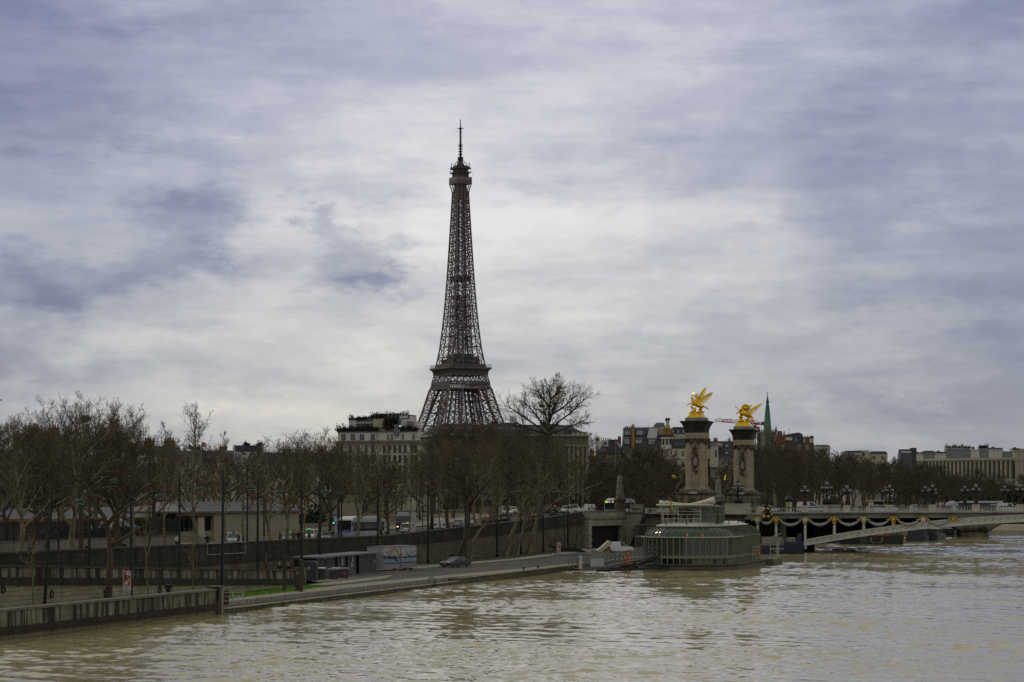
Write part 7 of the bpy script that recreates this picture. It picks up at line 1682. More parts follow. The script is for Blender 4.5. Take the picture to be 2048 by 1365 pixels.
# barges under the bridge
navy = mat('navy blue hull paint', (.022,.026,.045), .45, var=.3, scale=.6); navy_g = mat('dull dark hull paint', (.03,.031,.034), .6, var=.35, scale=.6)
def barge(px0, px1, Y, label, ytop, L, m, rz=None, deckhouse=True):
    a = pix(px0,1000,Y); b = pix(px1,1000,Y); w = b.x-a.x; h = zat(ytop, Y)
    t = thing('moored_barge', label, 'barge', ((a.x+b.x)/2, Y, 0), (BANK_RZ if rz is None else rz)-math.pi/2)
    P = [(-w/2,0),(w/2,0),(w/2,L),(0,L+2),(-w/2,L)]; T = [(-w/2-.25,-.35),(w/2+.25,-.35),(w/2+.3,L),(0,L+3.2),(-w/2-.3,L)]
    MB().prism(P, -.8, h, top=T).build('hull', m, t); return t, w, h
def rows_rail(g, x0, x1, y, z0, z1, n):
    for i in range(n): x = x0+(x1-x0)*i/(n-1); g.bar((x,y,z0),(x,y,z1),.05)
    for z in (z1,(z0+z1)/2): g.bar((x0,y,z),(x1,y,z),.05)
t, w, h = barge(1524,1607,412,'navy blue moored barge with white name lettering on its stern beside the bridge springing',1091.5,26,navy,rz=math.pi/2+.05)
white_l = mat('white lettering', (.5,.5,.5), .7, var=0)
text_obj('ALEXANDRE III', .40, white_l, t, (-w*.16,-.42,h-.72), (math.radians(90-9),0,0)); text_obj('NAPOLES', .26, white_l, t, (-w*.16,-.36,h-1.12), (math.radians(90-9),0,0))
MB().box(w*.12,w/2,-.2,20,h,h+.7).build('raised_bulwark', navy, t)
for (x0,x1,y,z0,z1) in ((-w/2+.2,w*.02,1.5,h,h+1.6),): 
    g = MB(); rows_rail(g,x0,x1,0,z0,z0+1.3,12); g.build('stern_railing', mat('pale rail',(0,0,0)), t); MB().box(x0,x1,2,2.1,z0,z1).build('screen', mat('brown grey slat screen', (.17,.155,.135), .8, var=.25, scale=3,stretch=(6,1,1)), t)
MB().box(w*.13,w*.33,.5,.8,h-.6,h+1.5).build('shelter_screen', mat('beige slat screen', (.22,.20,.165), .8, var=.3, scale=3, stretch=(8,1,1)), t); MB().slab([(w*.02,h),(w*.07,h),(w*.06,h+1.9),(w*.02,h+1.8)],.2,.5).build('stern_fin', navy, t); MB().box(w*.36,w*.46,0,.6,h+.6,h+2.2).build('stern_cabin', navy, t); MB().bar((-w*.3,1,h+1.4),(-w*.02,1,h+2.2),.1).build('boom', m_white, t)
t, w, h = barge(1728,1808,504,'dark barge with a red stripe, pale antler emblem and striped deckhouse under the arch',1071,30,navy_g,rz=math.pi/2+.25)
MB().box(-w/2-.3,w*.12,-.46,-.40,h-.16,h-.02).build('red_stripe', mat('red stripe paint', (.30,.03,.02), .6, var=.1), t)
g = MB()
for s_ in (-1,1):
    P = [(s_*.25,h-1.55),(s_*.9,h-1.7),(s_*1.35,h-1.35),(s_*1.45,h-.8),(s_*1.2,h-.45)]; c = -w*.22
    for a, b in zip(P,P[1:]): g.bar((c+a[0],-.42+.1*(h-a[1]),a[1]),(c+b[0],-.42+.1*(h-b[1]),b[1]),.14)
    g.bar((c+s_*1.35,-.30,h-1.35),(c+s_*1.0,-.32,h-1.1),.1); g.bar((c+s_*1.45,-.34,h-.8),(c+s_*1.1,-.36,h-.7),.1)
g.build('antler_emblem', mat('pale emblem paint', (.26,.26,.25), .7, var=0), t)
MB().box(w*.12,w/2,.4,18,h,h+1.5).build('deckhouse', mat('beige slat screen',(0,0,0)), t)
g = MB()
for i in range(9): x = w*.12+(w*.38)*i/8; g.box(x-.06,x+.06,.34,.4,h,h+1.5)
g.build('deckhouse_slats', iron_dark, t); MB().box(w*.02,w*.08,.3,.6,h,h+.5).build('red_box', mat('red stripe paint',(0,0,0)), t)
t, w, h = barge(1680,1728,507,'long black barge lying in the shade under the arch beside the antler barge',1069,30,navy_g); MB().box(-w/2+.4,w/2-.4,2,24,h,h+1.3).build('deckhouse', navy_g, t)
t, w, h = barge(1813,1850,541,'grey barge with a glazed wheelhouse end under the arch',1071,26,mat('slate hull paint', (.045,.05,.056), .5, var=.3, scale=.6)); MB().box(-w/2+.2,w/2-.2,.8,18,h,h+1.6).build('glazed_deckhouse', mat('bluish barge glass', (.05,.06,.07), .2, var=.3, scale=1), t); MB().box(-w/2,w/2,.6,18.4,h+1.6,h+1.75).build('deckhouse_roof', mat('pale barge roof', (.16,.165,.16), .6, var=.1), t)
t, w, h = barge(1852,1874,550,'small grey barge end tied outside the glazed one',1070,22,mat('slate hull paint',(0,0,0))); MB().box(-w/2+.2,w/2-.2,.8,18,h,h+1.3).build('glazed_deckhouse', mat('bluish barge glass',(0,0,0)), t); MB().box(-w/2,w/2,.6,18.4,h+1.3,h+1.42).build('deckhouse_roof', mat('pale barge roof',(0,0,0)), t)
t, w, h = barge(1876,1908,632,'dark long barge behind the others in front of the farther stone bridge',1058,30,navy_g)
# the farther stone bridge
ys = 600; m6 = ys/F; t = thing('stone_bridge', 'farther stone bridge with flat arches seen beneath the steel arch', 'bridge', pix(1950,1000,ys), -.12); t.location.z = 0
sb = wall_mat('beige bridge stone', (.17,.148,.10), (.145,.125,.085), (.05,.045,.035), 1.4, 2.2, .4, (.08,.07,.05))
def arc(x): # underside: piers at 0 and +-31
    u = min(max(((x % 31)-3.3)/24.4,0),1); return 1.2+4.2*(1-(2*u-1)**2)**.9
xs_ = [-46+i for i in range(93)]; g = MB(); vs = []
for x in xs_: vs += [(x,0,arc(x)),(x,0,8.2),(x,20,8.2),(x,20,arc(x))]
g.add(vs, [(4*i+a,4*i+4+a,4*i+4+b,4*i+b) for i in range(len(xs_)-1) for a, b in ((0,1),(1,2),(2,3),(3,0))]); wall('spandrel_wall', g, sb, t)
g = MB()
for x in xs_[:-1]: g.bar((x,-.15,arc(x)+.1),(x+1,-.15,arc(x+1)+.1),.35)
g.build('arch_edge', mat('dark arch edge', (.035,.033,.03), .8, var=.2), t)
for x in (-31,0,31): 
    g = MB(); g.prism([(x-3.6,-.5),(x,-3.2),(x+3.6,-.5),(x+3.6,20),(x-3.6,20)],-1,1.3); g.build('pier', hull_c, t)
bushes(t, -2.5, 2.5, -1.2, 1.3, 5, .8, 9, 'pier_weeds', mat('brown weeds', (.04,.034,.018), .9, var=.4, scale=2))
# far bank strip seen under the bridge
g = MB(); a = pix(1985,1000,800); g.add([(a.x-12,800,-.5),(a.x+200,740,-.5),(a.x+200,742,1.0),(a.x-12,802,.9)],[(0,1,2,3)]); g.add([(a.x-12,802,.9),(a.x+200,742,1.0),(a.x+200,775,1.1),(a.x-12,835,1.0)],[(0,1,2,3)]); structure('far_bank', g, mat('pale far quay', (.22,.195,.135), .9, var=.2, scale=.2))
g = MB(); g.box(0,240,0,1.5,.5,5.2); g.turn(-.276,(a.x-22,838,0)); w_ = wall('embankment_wall', g, wall_mat('dark far embankment', (.05,.046,.038), (.065,.06,.048), (.03,.028,.024), 2, .8, .4)); tag(w_, 'dark embankment wall of the far bank, under the steel arch at the picture edge', 'wall', None, 'thing')
# ------------------------------------------------------------------ stone front of the approach, stairs
ap = thing('approach_front', 'pale stone front with a wide dark vehicle opening below the end of the street', 'wall', (14.4,426.5,0), math.atan2(20,8.2))
w_ap = wall_mat('pale approach stone', (.37,.34,.26), (.31,.285,.22), (.10,.09,.07), 1.3, .5, .5, (.06,.055,.045), stain_from=.5); Wd = 22.0
g = MB()
for (x0,x1,z0,z1) in ((0,2.0,.3,6.3),(20,Wd,.3,6.3),(2,20,4.95,6.3)): g.box(x0,x1,0,1.2,z0,z1)
wall('wall_face', g, w_ap, ap)
g = MB(); g.box(-.2,Wd+.3,-.25,1.4,6.3,6.75); g.build('string_course', mat('stained cornice stone',(0,0,0)), ap)
g = MB(); g.box(0,Wd,.1,.7,6.75,7.7); wall('parapet', g, w_ap, ap); MB().box(-.1,Wd+.1,0,.8,7.7,7.85).build('coping', coping, ap)
for x in (0,20.1):
    g = MB()
    for i in range(10): g.box(x-.05 if i % 2 else x+.25,x+1.9 if i % 2 else x+1.6,-.18,0,.4+i*.58,.88+i*.58)
    g.build('quoins', stone_pale, ap)
MB().box(2,20,1.0,1.1,.3,4.95).build('dark_shutter', mat('blue black steel shutter', (.012,.015,.02), .5, var=.15), ap)
g = MB(); P = [(0,.35),(.5,.75),(.9,.45),(1.5,.15),(2.1,.4)]
for a, b in zip(P,P[1:]): g.bar((12+a[0]*1.6,.96,2.6+a[1]*1.4),(12+b[0]*1.6,.96,2.6+b[1]*1.4),.09)
g.build('red_scribble', mat('red spray paint', (.30,.03,.03), .7, var=0), ap)
g = MB(); g.box(0,60,1.2,12,6.2,6.9); g.turn(math.atan2(20,8.2),(14.4,426.5,0)); structure('street_end', g, asphalt)
# sloping parapet and stairs
t = thing('stair_wall', 'sloping pale stone wall stepping down beside the stairs', 'wall', (22.6,446.5,0), .15)
g = MB(); g.slab([(0,.3),(.6,.3),(3.4,6.4),(3.6,8.3),(0,7.6)],0,1.2); wall('wall_face', g, w_ap, t); MB().box(-.2,3.9,-.2,1.4,7.3,7.55).build('string_course', coping, t); MB().box(1.2,3.7,.1,1.1,8.3,9.1).build('end_block', stone_pale, t)
t = thing('stone_stairs', 'dark stone stairs climbing from the quay to the bridge beside the round pavilion', 'stairs', (23.4,434,0), -.08)
g = MB(); n = 36
for i in range(n): z = .6+6.5*i/n; y = i*.36+(2.0 if i > 12 else 0)+(2.0 if i > 24 else 0); g.box(.2,7.4,y,y+.36+(2.05 if i in (12,24) else 0)+.02,.2,z+.18)
g.build('steps', mat('dark worn step stone', (.075,.07,.06), .9, var=.4, scale=1.2), t)
g = MB()
for i in (0,12,24): y = i*.36+(2.0 if i > 12 else 0)+(2.0 if i > 24 else 0); z = .6+6.5*i/n; g.box(.2,7.4,y-.06,y,z+.02,z+.2)
g.build('landing_edge', stone_pale, t)
t = thing('stair_balustrade', 'weathered stone ramp of the stairs curling to a scroll at its foot', 'balustrade', (30.6,432.5,0), -.08)
g = MB(); pts = [(-.9,0,1.6),(-1.1,0,2.8),(-.8,0,3.8),(-.2,0,4.6),(.3,3,5.6),(.7,8,7.2),(.9,12,8.3)]; g.tube(pts,[.5,.55,.5,.42,.42,.42,.42],8); g.ell((-1.0,0,1.5),(.7,.6,.9),8,6); g.build('scroll_rail', mat('mottled stair stone', (.19,.165,.125), .9, var=.5, scale=1.6, bump=.4), t, smooth=True)
g = MB(); g.slab([(-1.4,.2),(.6,.2),(.9,6.6),(.2,6.6),(-.6,3.6),(-1.3,1.6)],.2,1); wall('base_wall', g, w_ap, t)
t = thing('stone_urn', 'dark stone urn on a pier at the head of the stairs', 'urn', (31.4,447,7.2)); MB().frus(0,0,0,1.6,.7,.7,.65,.65).build('pier', carved, t); MB().lathe([(.3,1.6),(.8,1.9),(.85,2.4),(.5,2.7),(.3,3.0),(.1,3.4)],10).build('urn', carved, t, smooth=True)
t = thing('side_stair_wall', 'dark stepped stone wall behind the pavilion under the balustrade', 'wall', (32.2,441,0), -.1); g = MB(); g.slab([(0,.3),(9,.3),(9,7.1),(5.0,7.1),(2.4,4.6),(0,4.4)],2,3); wall('wall_face', g, w_rust, t)
g = MB(); g.box(-2,16,16,17,6.2,7.2); wall('upper_wall', g, w_rust, t); g = MB(); g.box(-4,13,14,15,7.2,8.1); g.build('dark_railing', iron_dark, t)
# ------------------------------------------------------------------ vehicles
tail_l = mat('red tail lamp', (.16,.010,.008), .3, var=0, emit=(1,.05,.02), estr=.01); head_l = mat('clear headlamp', (.42,.42,.42), .1, var=0); rimm = mat('alloy rim', (.22,.22,.23), .4, .6, var=0); trimb = mat('black plastic trim', (.014,.014,.015), .6, var=0); plate_m = mat('number plate', (.42,.42,.40), .6, var=0)
def paint(n, c, r=.28, var=.06): return mat(n, c, r, .1, var=var, scale=.8, spec=.6)
white_p = paint('white car paint', (.52,.52,.51)); silver_p = paint('silver car paint', (.26,.27,.29)); black_p = paint('black car paint', (.014,.015,.017)); navy_p = paint('dark blue car paint', (.026,.031,.046)); grey_p = paint('grey car paint', (.10,.105,.115))
WHEEL = {}
def wheels(t, L, W, r, fx, rx):
    if r not in WHEEL: WHEEL[r] = (MB().torus((0,0,0),r*.78,r*.24,'y',18,8).mesh('wheel', True), MB().slab([(r*.62*math.cos(q*math.pi/8),r*.62*math.sin(q*math.pi/8)) for q in range(16)],-.09,.09).mesh('rim'))
    for x in (fx, rx):
        for s_ in (-1,1): w = link('wheel', WHEEL[r][0], rubber, t, (x,s_*(W/2-.1),r)); link('rim', WHEEL[r][1], rimm, w)
def car(kind, label, loc, rz, m, group=None, beacon=None, cat='car'):
    t = thing({'van':'delivery_van','suv':'parked_car','sedan':'parked_car','coupe':'parked_car'}[kind], label, cat, loc, rz, group)
    L, W, H = {'sedan':(4.5,1.8,1.45),'suv':(4.6,1.88,1.68),'van':(4.5,1.85,1.85),'coupe':(4.7,1.82,1.42)}[kind]
    a = L/2; zb = .95 if kind in ('sedan','coupe') else 1.05
    if kind == 'van': low = [(-a,.3),(-a,1.1),(-a+.05,zb+.05),(a-1.15,zb+.05),(a-.25,.98),(a,.75),(a,.3)]
    else: low = [(-a,.38),(-a,.78),(-a+.08,zb-.08),(-a+.6,zb),(a-1.35,zb),(a-.3,zb-.18),(a,.62),(a,.32),(a-.25,.22),(-a+.25,.24)]
    def shell(mb, prof, w0, w1, z0, z1):
        def wd(z): return w0+(w1-w0)*min(max((z-z0)/(z1-z0),0),1)
        n = len(prof); mb.add([(x,-wd(z)/2,z) for x, z in prof]+[(x,wd(z)/2,z) for x, z in prof],[tuple(range(n)),tuple(range(2*n-1,n-1,-1))]+[(i,i+n,(i+1)%n+n,(i+1)%n) for i in range(n)]); return mb
    shell(MB(), low, W, W*.94, .6, zb).build('body', m, t)
    if kind == 'van': cab = [(-a+.06,zb+.04),(-a+.2,H-.04),(a-1.95,H-.02),(a-1.05,zb+.04)]; rf = [(-a+.15,H-.1),(-a+.3,H),(a-2.1,H+.02),(a-1.9,H-.06)]
    elif kind == 'suv': cab = [(-a+.12,zb-.02),(-a+.5,H-.06),(a-2.2,H-.04),(a-1.25,zb-.02)]; rf = [(-a+.4,H-.1),(-a+.55,H),(a-2.25,H),(a-2.05,H-.1)]
    else: cab = [(-a+.5,zb-.02),(-a+1.2,H-.05),(a-2.2,H-.04),(a-1.25,zb-.02)]; rf = [(-a+1.05,H-.09),(-a+1.3,H),(a-2.25,H),(a-2.05,H-.09)]
    if kind == 'van':
        shell(MB(), [(-a+.04,zb+.03),(-a+.18,H-.03),(a-2.4,H-.03),(a-2.3,zb+.03)], W*.95, W*.84, zb, H).build('cargo_body', m, t)
    shell(MB(), cab, W*.93, W*.76, zb, H).build('windows', glass_dark, t); shell(MB(), rf, W*.80, W*.72, H-.1, H).build('roof', m, t)
    g = MB()
    for s_ in (-1,1):
        for (x0,x1) in ([(cab[3][0],cab[2][0]),(cab[0][0],cab[1][0])]+([(0.0,-.05)] if kind != 'van' else [])): g.bar((x0,s_*W*.465,zb),(x1,s_*W*.38,H-.03),.07)
    g.build('pillars', m, t)
    wheels(t, L, W, .33 if kind != 'suv' else .36, a-.88, -a+.85)
    for s_ in (-1,1):
        MB().ell((a-.1,s_*(W/2-.32),.70),(.12,.24,.10),8,5).build('headlight', head_l, t); MB().box(-a-.015,-a+.06,s_*(W/2-.27)-.16,s_*(W/2-.27)+.16,.74 if kind != 'van' else .8,.92 if kind != 'van' else 1.15).build('taillight', tail_l, t); MB().ell((a-1.45,s_*(W/2+.07),zb+.05),(.1,.11,.07),6,5).build('wing_mirror', m, t)
    for x, s_ in ((a,1),(-a,-1)):
        MB().box(min(x,x+s_*.03),max(x,x+s_*.03),-.26,.26,.44,.55).build('number_plate', plate_m, t); MB().box(min(x-s_*.1,x+s_*.02),max(x-s_*.1,x+s_*.02),-W/2+.12,W/2-.12,.28,.42).build('bumper', trimb, t)
    if kind != 'van': MB().box(a-.03,a+.02,-.42,.42,.6,.68).build('grille', trimb, t)
    if kind == 'van': MB().box(-a-.02,-a+.02,-.02,.02,.5,H-.15).build('rear_door_gap', trimb, t); MB().box(-a+.02,-a+.08,-.75,.75,1.2,1.6).build('rear_window', glass_dark, t) if 'glazed' in label else None
    if beacon: MB().box(-.15,.12,-.22,.22,H,H+.13).build('roof_sign', beacon, t)
    return t
green_l = mat('green taxi lamp', (.05,.5,.1), .4, var=0, emit=(.08,1,.2), estr=.4); red_l = mat('orange taxi lamp', (.6,.12,.02), .4, var=0, emit=(1,.16,.03), estr=.8); blue_l = mat('blue light bar', (.05,.08,.3), .3, var=0)
def on(px, w): s, Y = at(px, w); return BK(s, w, gz(s)+.02)
TO, AW = BANK_RZ+math.pi, BANK_RZ     # towards us, away from us
GP = 'vehicles on the upper street'
t = car('suv','pale police estate car with a striped tail in front of the stone pavilion',on(467,33),TO+.5,paint('police white paint',(.34,.36,.40)),GP,blue_l); MB().box(-1.9,1.6,-.965,-.955,.62,.78).build('side_stripe', mat('blue stripe paint', (.03,.05,.16), .4, var=0), t)
car('sedan','dark taxi with a green roof sign by the end of the stone pavilion',on(578,33),TO+.35,grey_p,GP,green_l)
car('suv','white taxi with a green roof lamp behind the woman in green',on(618,37),TO+.25,white_p,GP,green_l); car('sedan','white car with open boot next to the green-lamp taxi',on(633,38),TO+.2,white_p,GP)
car('sedan','dark grey saloon waiting just before the blue bus',on(658,31.5),TO+.15,grey_p,GP)
car('suv','white estate taxi with orange roof lamp seen from behind',on(816,32),AW+.2,white_p,GP,red_l)
car('van','small white delivery van with an orange lamp, standing alone behind the wall',on(880,32),AW+.28,white_p,GP,red_l,'van')
car('sedan','silver blue hatchback behind the dark leaning tree',on(920,32),AW+.1,silver_p,GP); car('suv','silver estate car between the dark leaning tree and the planters',on(942,32.5),TO+.3,silver_p,GP)
car('sedan','black car with red lamps and an orange roof sign near the planters',on(977,31),AW+.1,black_p,GP,red_l)
car('van','white glazed minivan on the far lane by the black planters',on(1012,40),TO+.5,white_p,GP,None,'van'); car('sedan','white car just behind the white minivan',on(1024,41),TO+.4,white_p,GP)
car('sedan','pale car behind the leaning quay trees, one of the queue',on(1073,31),TO+.2,silver_p,GP); car('suv','dark blue people carrier in the queue before the black car',on(1094,34),AW,navy_p,GP); car('sedan','black saloon in the queue near the broad pale trunk',on(1110,31.5),AW+.1,black_p,GP)
car('suv','grey white car in the queue in front of the white vans',on(1134,31),TO+.1,white_p,GP); car('van','white van with yellow reflective edging in the queue',on(1147,34.5),TO+.5,white_p,GP,None,'van'); car('van','white van at the head of the queue beside the stone front',on(1176,33),AW+.6,white_p,GP,None,'van')
GB = 'vehicles by the bridge'
for i,(px,Y,m,kind,lab,r) in enumerate(((1337,455,white_p,'sedan','white car behind the balustrade at the head of the stairs',0),(1278,480,silver_p,'sedan','pale car beyond the dark hoarding above the stairs',.2),(1536,470,white_p,'sedan','white car on the bridge beside the dark cartouche',.1),(1622,452,white_p,'van','long white van on the bridge behind the balustrade',0),(1772,445,white_p,'sedan','white car on the bridge near the beige kiosk',0),(2018,436,white_p,'van','white van on the bridge by the picture edge',0),(1994,440,grey_p,'sedan','grey car on the bridge behind the last lamp',0))):
    p = pix(px,1000,Y); p.z = 7.5 if i > 1 else 7.25; c_ = car(kind,lab,p,BRZ+r,m,GB,None,'van' if kind == 'van' else 'car'); 
    if i == 3: c_.scale = (1.25,1,1.12)
def bus(label, loc, rz, front_m, side_m, L=11., disp=None):
    t = thing('city_bus', label, 'bus', loc, rz, 'city buses'); W, H = 2.5, 2.95; a = L/2
    P = [(-a,.35),(-a,2.6),(-a+.25,H),(a-.5,H),(a-.08,2.6),(a,1.2),(a,.35)]
    MB().slab(P,-W/2,W/2).build('body', side_m, t)
    MB().slab([(a-.06,.4),(a+.03,1.25),(a-.03,2.3),(a-.12,2.3),(a-.12,.4)],-W/2+.08,W/2-.08).build('front_panel', front_m, t)
    MB().slab([(a-.06,1.3),(a+.045,1.3),(a-.02,2.72),(a-.12,2.72)],-W/2+.06,W/2-.06).build('windscreen', mat('bus glass', (.012,.014,.017), .35, var=0, spec=.15), t)
    for s_ in (-1,1):
        MB().box(-a+.4,a-.35,min(s_*W/2,s_*(W/2+.02)),max(s_*W/2,s_*(W/2+.02)),1.15,2.45).build('side_windows', glass_dark, t)
        for x in (a-1.3,.2,-2.6): MB().box(x-.55,x+.55,min(s_*(W/2+.02),s_*(W/2+.035)),max(s_*(W/2+.02),s_*(W/2+.035)),.45,2.5).build('door', glass_dark, t) if s_ < 0 else None
        MB().ell((a+.02,s_*(W/2-.35),.72),(.06,.2,.13),8,5).build('headlight', head_l, t)
        g = MB(); g.tube([(a-.1,s_*W/2,2.6),(a+.3,s_*(W/2+.18),2.5),(a+.3,s_*(W/2+.2),2.25)],.03,5); g.cb(a+.3,s_*(W/2+.2),2.1,.08,.16,.36); g.build('mirror', trimb, t)
        g = MB(); g.slab([(a+.01,.5),(a+.06,1.2),(a+.02,2.6),(a-.03,2.6),(a-.03,.5)],s_*(W/2-.06)-.05,s_*(W/2-.06)+.05); g.build('front_corner', mat('white bus edge',(.5,.5,.5),.4,var=0), t)
    P = [(-a+1,H),(-a+1.3,H+.32),(a-2.2,H+.36),(a-1.0,H+.22),(a-.6,H)]; MB().slab(P,-W/2+.18,W/2-.18).build('roof_pod', white_p, t)
    wheels(t, L, W, .46, a-2.3, -a+2.6); MB().box(a,a+.05,-.26,.26,.5,.61).build('number_plate', plate_m, t)
    if disp:
        MB().box(a-.05,a+.02,-1.0,-.45,2.42,2.66).build('route_number', mat('lit route number', (.4,.5,.05), .5, var=0, emit=(.65,1,.08), estr=1.0), t)
        for i in range(5): MB().box(a-.05,a+.02,-.25+i*.22,-.10+i*.22,2.45,2.62).build('lit_destination', mat('lit destination', (.5,.5,.5), .5, var=0, emit=(.9,1,.95), estr=.8), t)
    return t
blue_b = mat('light blue bus front', (.10,.20,.42), .35, var=.25, scale=1.5); grey_b = mat('grey white bus side', (.32,.34,.38), .35, var=.1)
s, Y = at(703,33.5); bus('light blue city bus with white roof pod standing nose towards the river wall', BK(s+5.6,34.0,gz(s)), TO-.10, blue_b, grey_b, 11.5)
s, Y = at(1222,26); bus('white-roofed city bus with green lit number between the stone front and the obelisk', Vector((22.2,462,7.0)), BANK_RZ+math.pi-.15, mat('teal bus front', (.03,.09,.10), .4, var=.1), mat('white teal bus side', (.38,.42,.42), .4, var=.1), 11, True)
p = pix(1962,1000,470); bus('dark blue bus on the far lane of the bridge, only its white roof showing', Vector((p.x,p.y,6.45)), BRZ+math.pi, navy_p, navy_p, 11)
s, Y = at(803,36.5); t = thing('box_lorry', 'white box lorry with a dark cab behind the bus', 'lorry', BK(s+2,36.5,gz(s)), TO+.15)
MB().box(-3.6,1.2,-1.1,1.1,.9,3.25).build('cargo_box', mat('white lorry box', (.42,.42,.41), .6, var=.1), t); MB().slab([(1.3,.4),(3.0,.4),(3.05,1.3),(2.7,2.4),(1.3,2.5)],-1.05,1.05).build('cab', black_p, t); MB().slab([(2.98,1.35),(3.06,1.35),(2.76,2.3),(2.68,2.3)],-.95,.95).build('windscreen', glass_dark, t); wheels(t,6.5,2.1,.42,2.2,-2.4)
for s_ in (-1,1): MB().ell((3.04,s_*.75,.8),(.06,.17,.12),7,5).build('headlight', mat('lit warm headlamp', (.5,.4,.1), .3, var=0, emit=(1,.7,.2), estr=1.2), t)
MB().box(-3.65,1.25,-1.12,1.12,3.2,3.3).build('box_rim', iron_dark, t)
# the dark convertible on the lower quay
s, Y = at(910,15.6); t = car('coupe','dark blue saloon with soft top parked by the kerb of the lower quay',BK(at(911,13.4)[0],13.4,QZ+.01),TO-.38,navy_p)
# ------------------------------------------------------------------ people
skin_m = mat('skin', (.36,.20,.13), .6, var=0); hair_b = mat('dark hair', (.02,.015,.012), .7, var=0); cloth_b = mat('black coat', (.010,.010,.012), .9, var=.2); jean = mat('dark jeans', (.022,.025,.036), .9, var=.2); shoe = mat('dark shoes', (.012,.011,.010), .7, var=0)
PPL = {}
def mkperson(pose):
    t = thing('person', 'person', 'person')
    if pose == 'sit': hip, kn, an = .50, [(-.13,-.42,.55),(.13,-.42,.52)], [(-.15,-.62,.10),(.15,-.55,.08)]
    elif pose == 'walk': hip, kn, an = .92, [(-.10,-.20,.52),(.10,.03,.48)], [(-.10,-.30,.10),(.10,.36,.14)]
    else: hip, kn, an = .94, [(-.11,-.02,.50),(.11,-.01,.50)], [(-.13,0,.09),(.13,.02,.09)]
    z = hip; el = [(-.30,-.02,z+.24),(.30,.03,z+.24)]; ha = [(-.28,-.14,z+.02),(.28,-.10,z+.02)]
    if pose == 'pocket': el = [(-.34,.06,z+.26),(.34,.06,z+.26)]; ha = [(-.22,-.12,z+.08),(.22,-.12,z+.08)]
    if pose == 'lean': ha = [(-.2,-.36,z+.16),(.2,-.36,z+.16)]
    if pose == 'sit': ha = [(-.15,-.36,z+.14),(.15,-.34,z+.14)]
    pts = [(0,0,z,.14),(0,.01,z+.2,.13),(0,.0,z+.44,.16),(0,-.01,z+.56,.07),(0,-.03,z+.66,.095),(0,-.035,z+.76,.085)]; ed = [(0,1),(1,2),(2,3),(3,4),(4,5)]
    for i, s_ in enumerate((-1,1)):
        b = len(pts); pts += [(s_*.18,0,z+.48,.065),(*el[i],.045),(*ha[i],.032)]; ed += [(2,b),(b,b+1),(b+1,b+2)]
        d = Vector(ha[i])-Vector(el[i]); d.normalize(); h = Vector(ha[i])
        pts.append((*(h+d*.07),.03)); ed.append((b+2,b+3))
        for k in range(4):
            o = Vector((0,(k-1.5)*.02,0)) if abs(d.y) < .8 else Vector(((k-1.5)*.02,0,0)); q1 = h+d*(.12-.008*abs(k-1.4))+o*1.1; q2 = q1+d*.045+Vector((-s_*.012,0,0)); c = len(pts); pts += [(*q1,.009),(*q2,.008)]; ed += [(b+3,c),(c,c+1)]
        q1 = h+d*.06+Vector((0,-.035,0)); c = len(pts); pts += [(*q1,.010),(*(q1+d*.04),.009)]; ed += [(b+2,c),(c,c+1)]
        b = len(pts); pts += [(s_*.10,0,z-.06,.095),(*kn[i],.065),(*an[i],.045),(an[i][0],an[i][1]-.14,.045,.04)]; ed += [(0,b),(b,b+1),(b+1,b+2),(b+2,b+3)]
    skin('body', pts, ed, skin_m, t, 1)
    c = [(0,0,z-.10,.185),(0,.01,z+.2,.175),(0,0,z+.44,.20),(0,-.01,z+.53,.10)]; e = [(0,1),(1,2),(2,3)]
    for i, s_ in enumerate((-1,1)): b = len(c); c += [(s_*.19,0,z+.47,.095),(*el[i],.075),(*(Vector(ha[i])*.9+Vector(el[i])*.1),.06)]; e += [(2,b),(b,b+1),(b+1,b+2)]
    skin('coat', c, e, cloth_b, t, 1)
    c = [(0,0,z-.02,.15)]; e = []
    for i, s_ in enumerate((-1,1)): b = len(c); c += [(s_*.10,0,z-.08,.115),(*kn[i],.085),(*(Vector(an[i])+Vector((0,0,.03))),.07)]; e += [(0,b),(b,b+1),(b+1,b+2)]
    skin('trousers', c, e, jean, t, 1)
    g = MB(); g.ell((0,.0,z+.765),(.105,.12,.105),10,7); g.ell((0,.05,z+.69),(.10,.08,.11),8,6); g.build('hair', hair_b, t, smooth=True)
    g = MB(); g.ell((0,-.125,z+.685),(.018,.02,.026),5,4); g.ell((-.036,-.11,z+.715),(.014,.01,.01),5,4); g.ell((.036,-.11,z+.715),(.014,.01,.01),5,4); g.build('face_features', mat('face features', (.22,.11,.075), .6, var=0), t)
    for i in (0,1): MB().ell((an[i][0],an[i][1]-.06,.05),(.055,.14,.055),7,5).build('shoe', shoe, t, smooth=True)
    t.location = (0,-500,-50); return keep(t)
def person(pose, label, loc, rz, coat=None, trousers=None, hair=None, k=1.0):
    if pose not in PPL: PPL[pose] = mkperson(pose); first = True
    else: first = False
    sw = {a: b for a, b in ((cloth_b,coat),(jean,trousers),(hair_b,hair)) if b}
    t = dup(PPL[pose], loc, rz, label, None, k, sw); t['category'] = 'person'; return t
def onq(px, w, z=None): s, Y = at(px, w); return BK(s, w, QZ if z is None else z)
blond = mat('blond hair', (.34,.24,.11), .7, var=0); org = mat('orange knit hat', (.45,.09,.02), .9, var=0); green_c = mat('green jacket', (.03,.10,.05), .9, var=.2); khaki = mat('khaki brown coat', (.075,.055,.03), .9, var=.2); whit = mat('white jacket', (.40,.40,.39), .9, var=.1); maroon = mat('maroon coat', (.09,.015,.02), .9, var=.2); hiv = mat('bright green vest', (.06,.42,.10), .8, var=0)
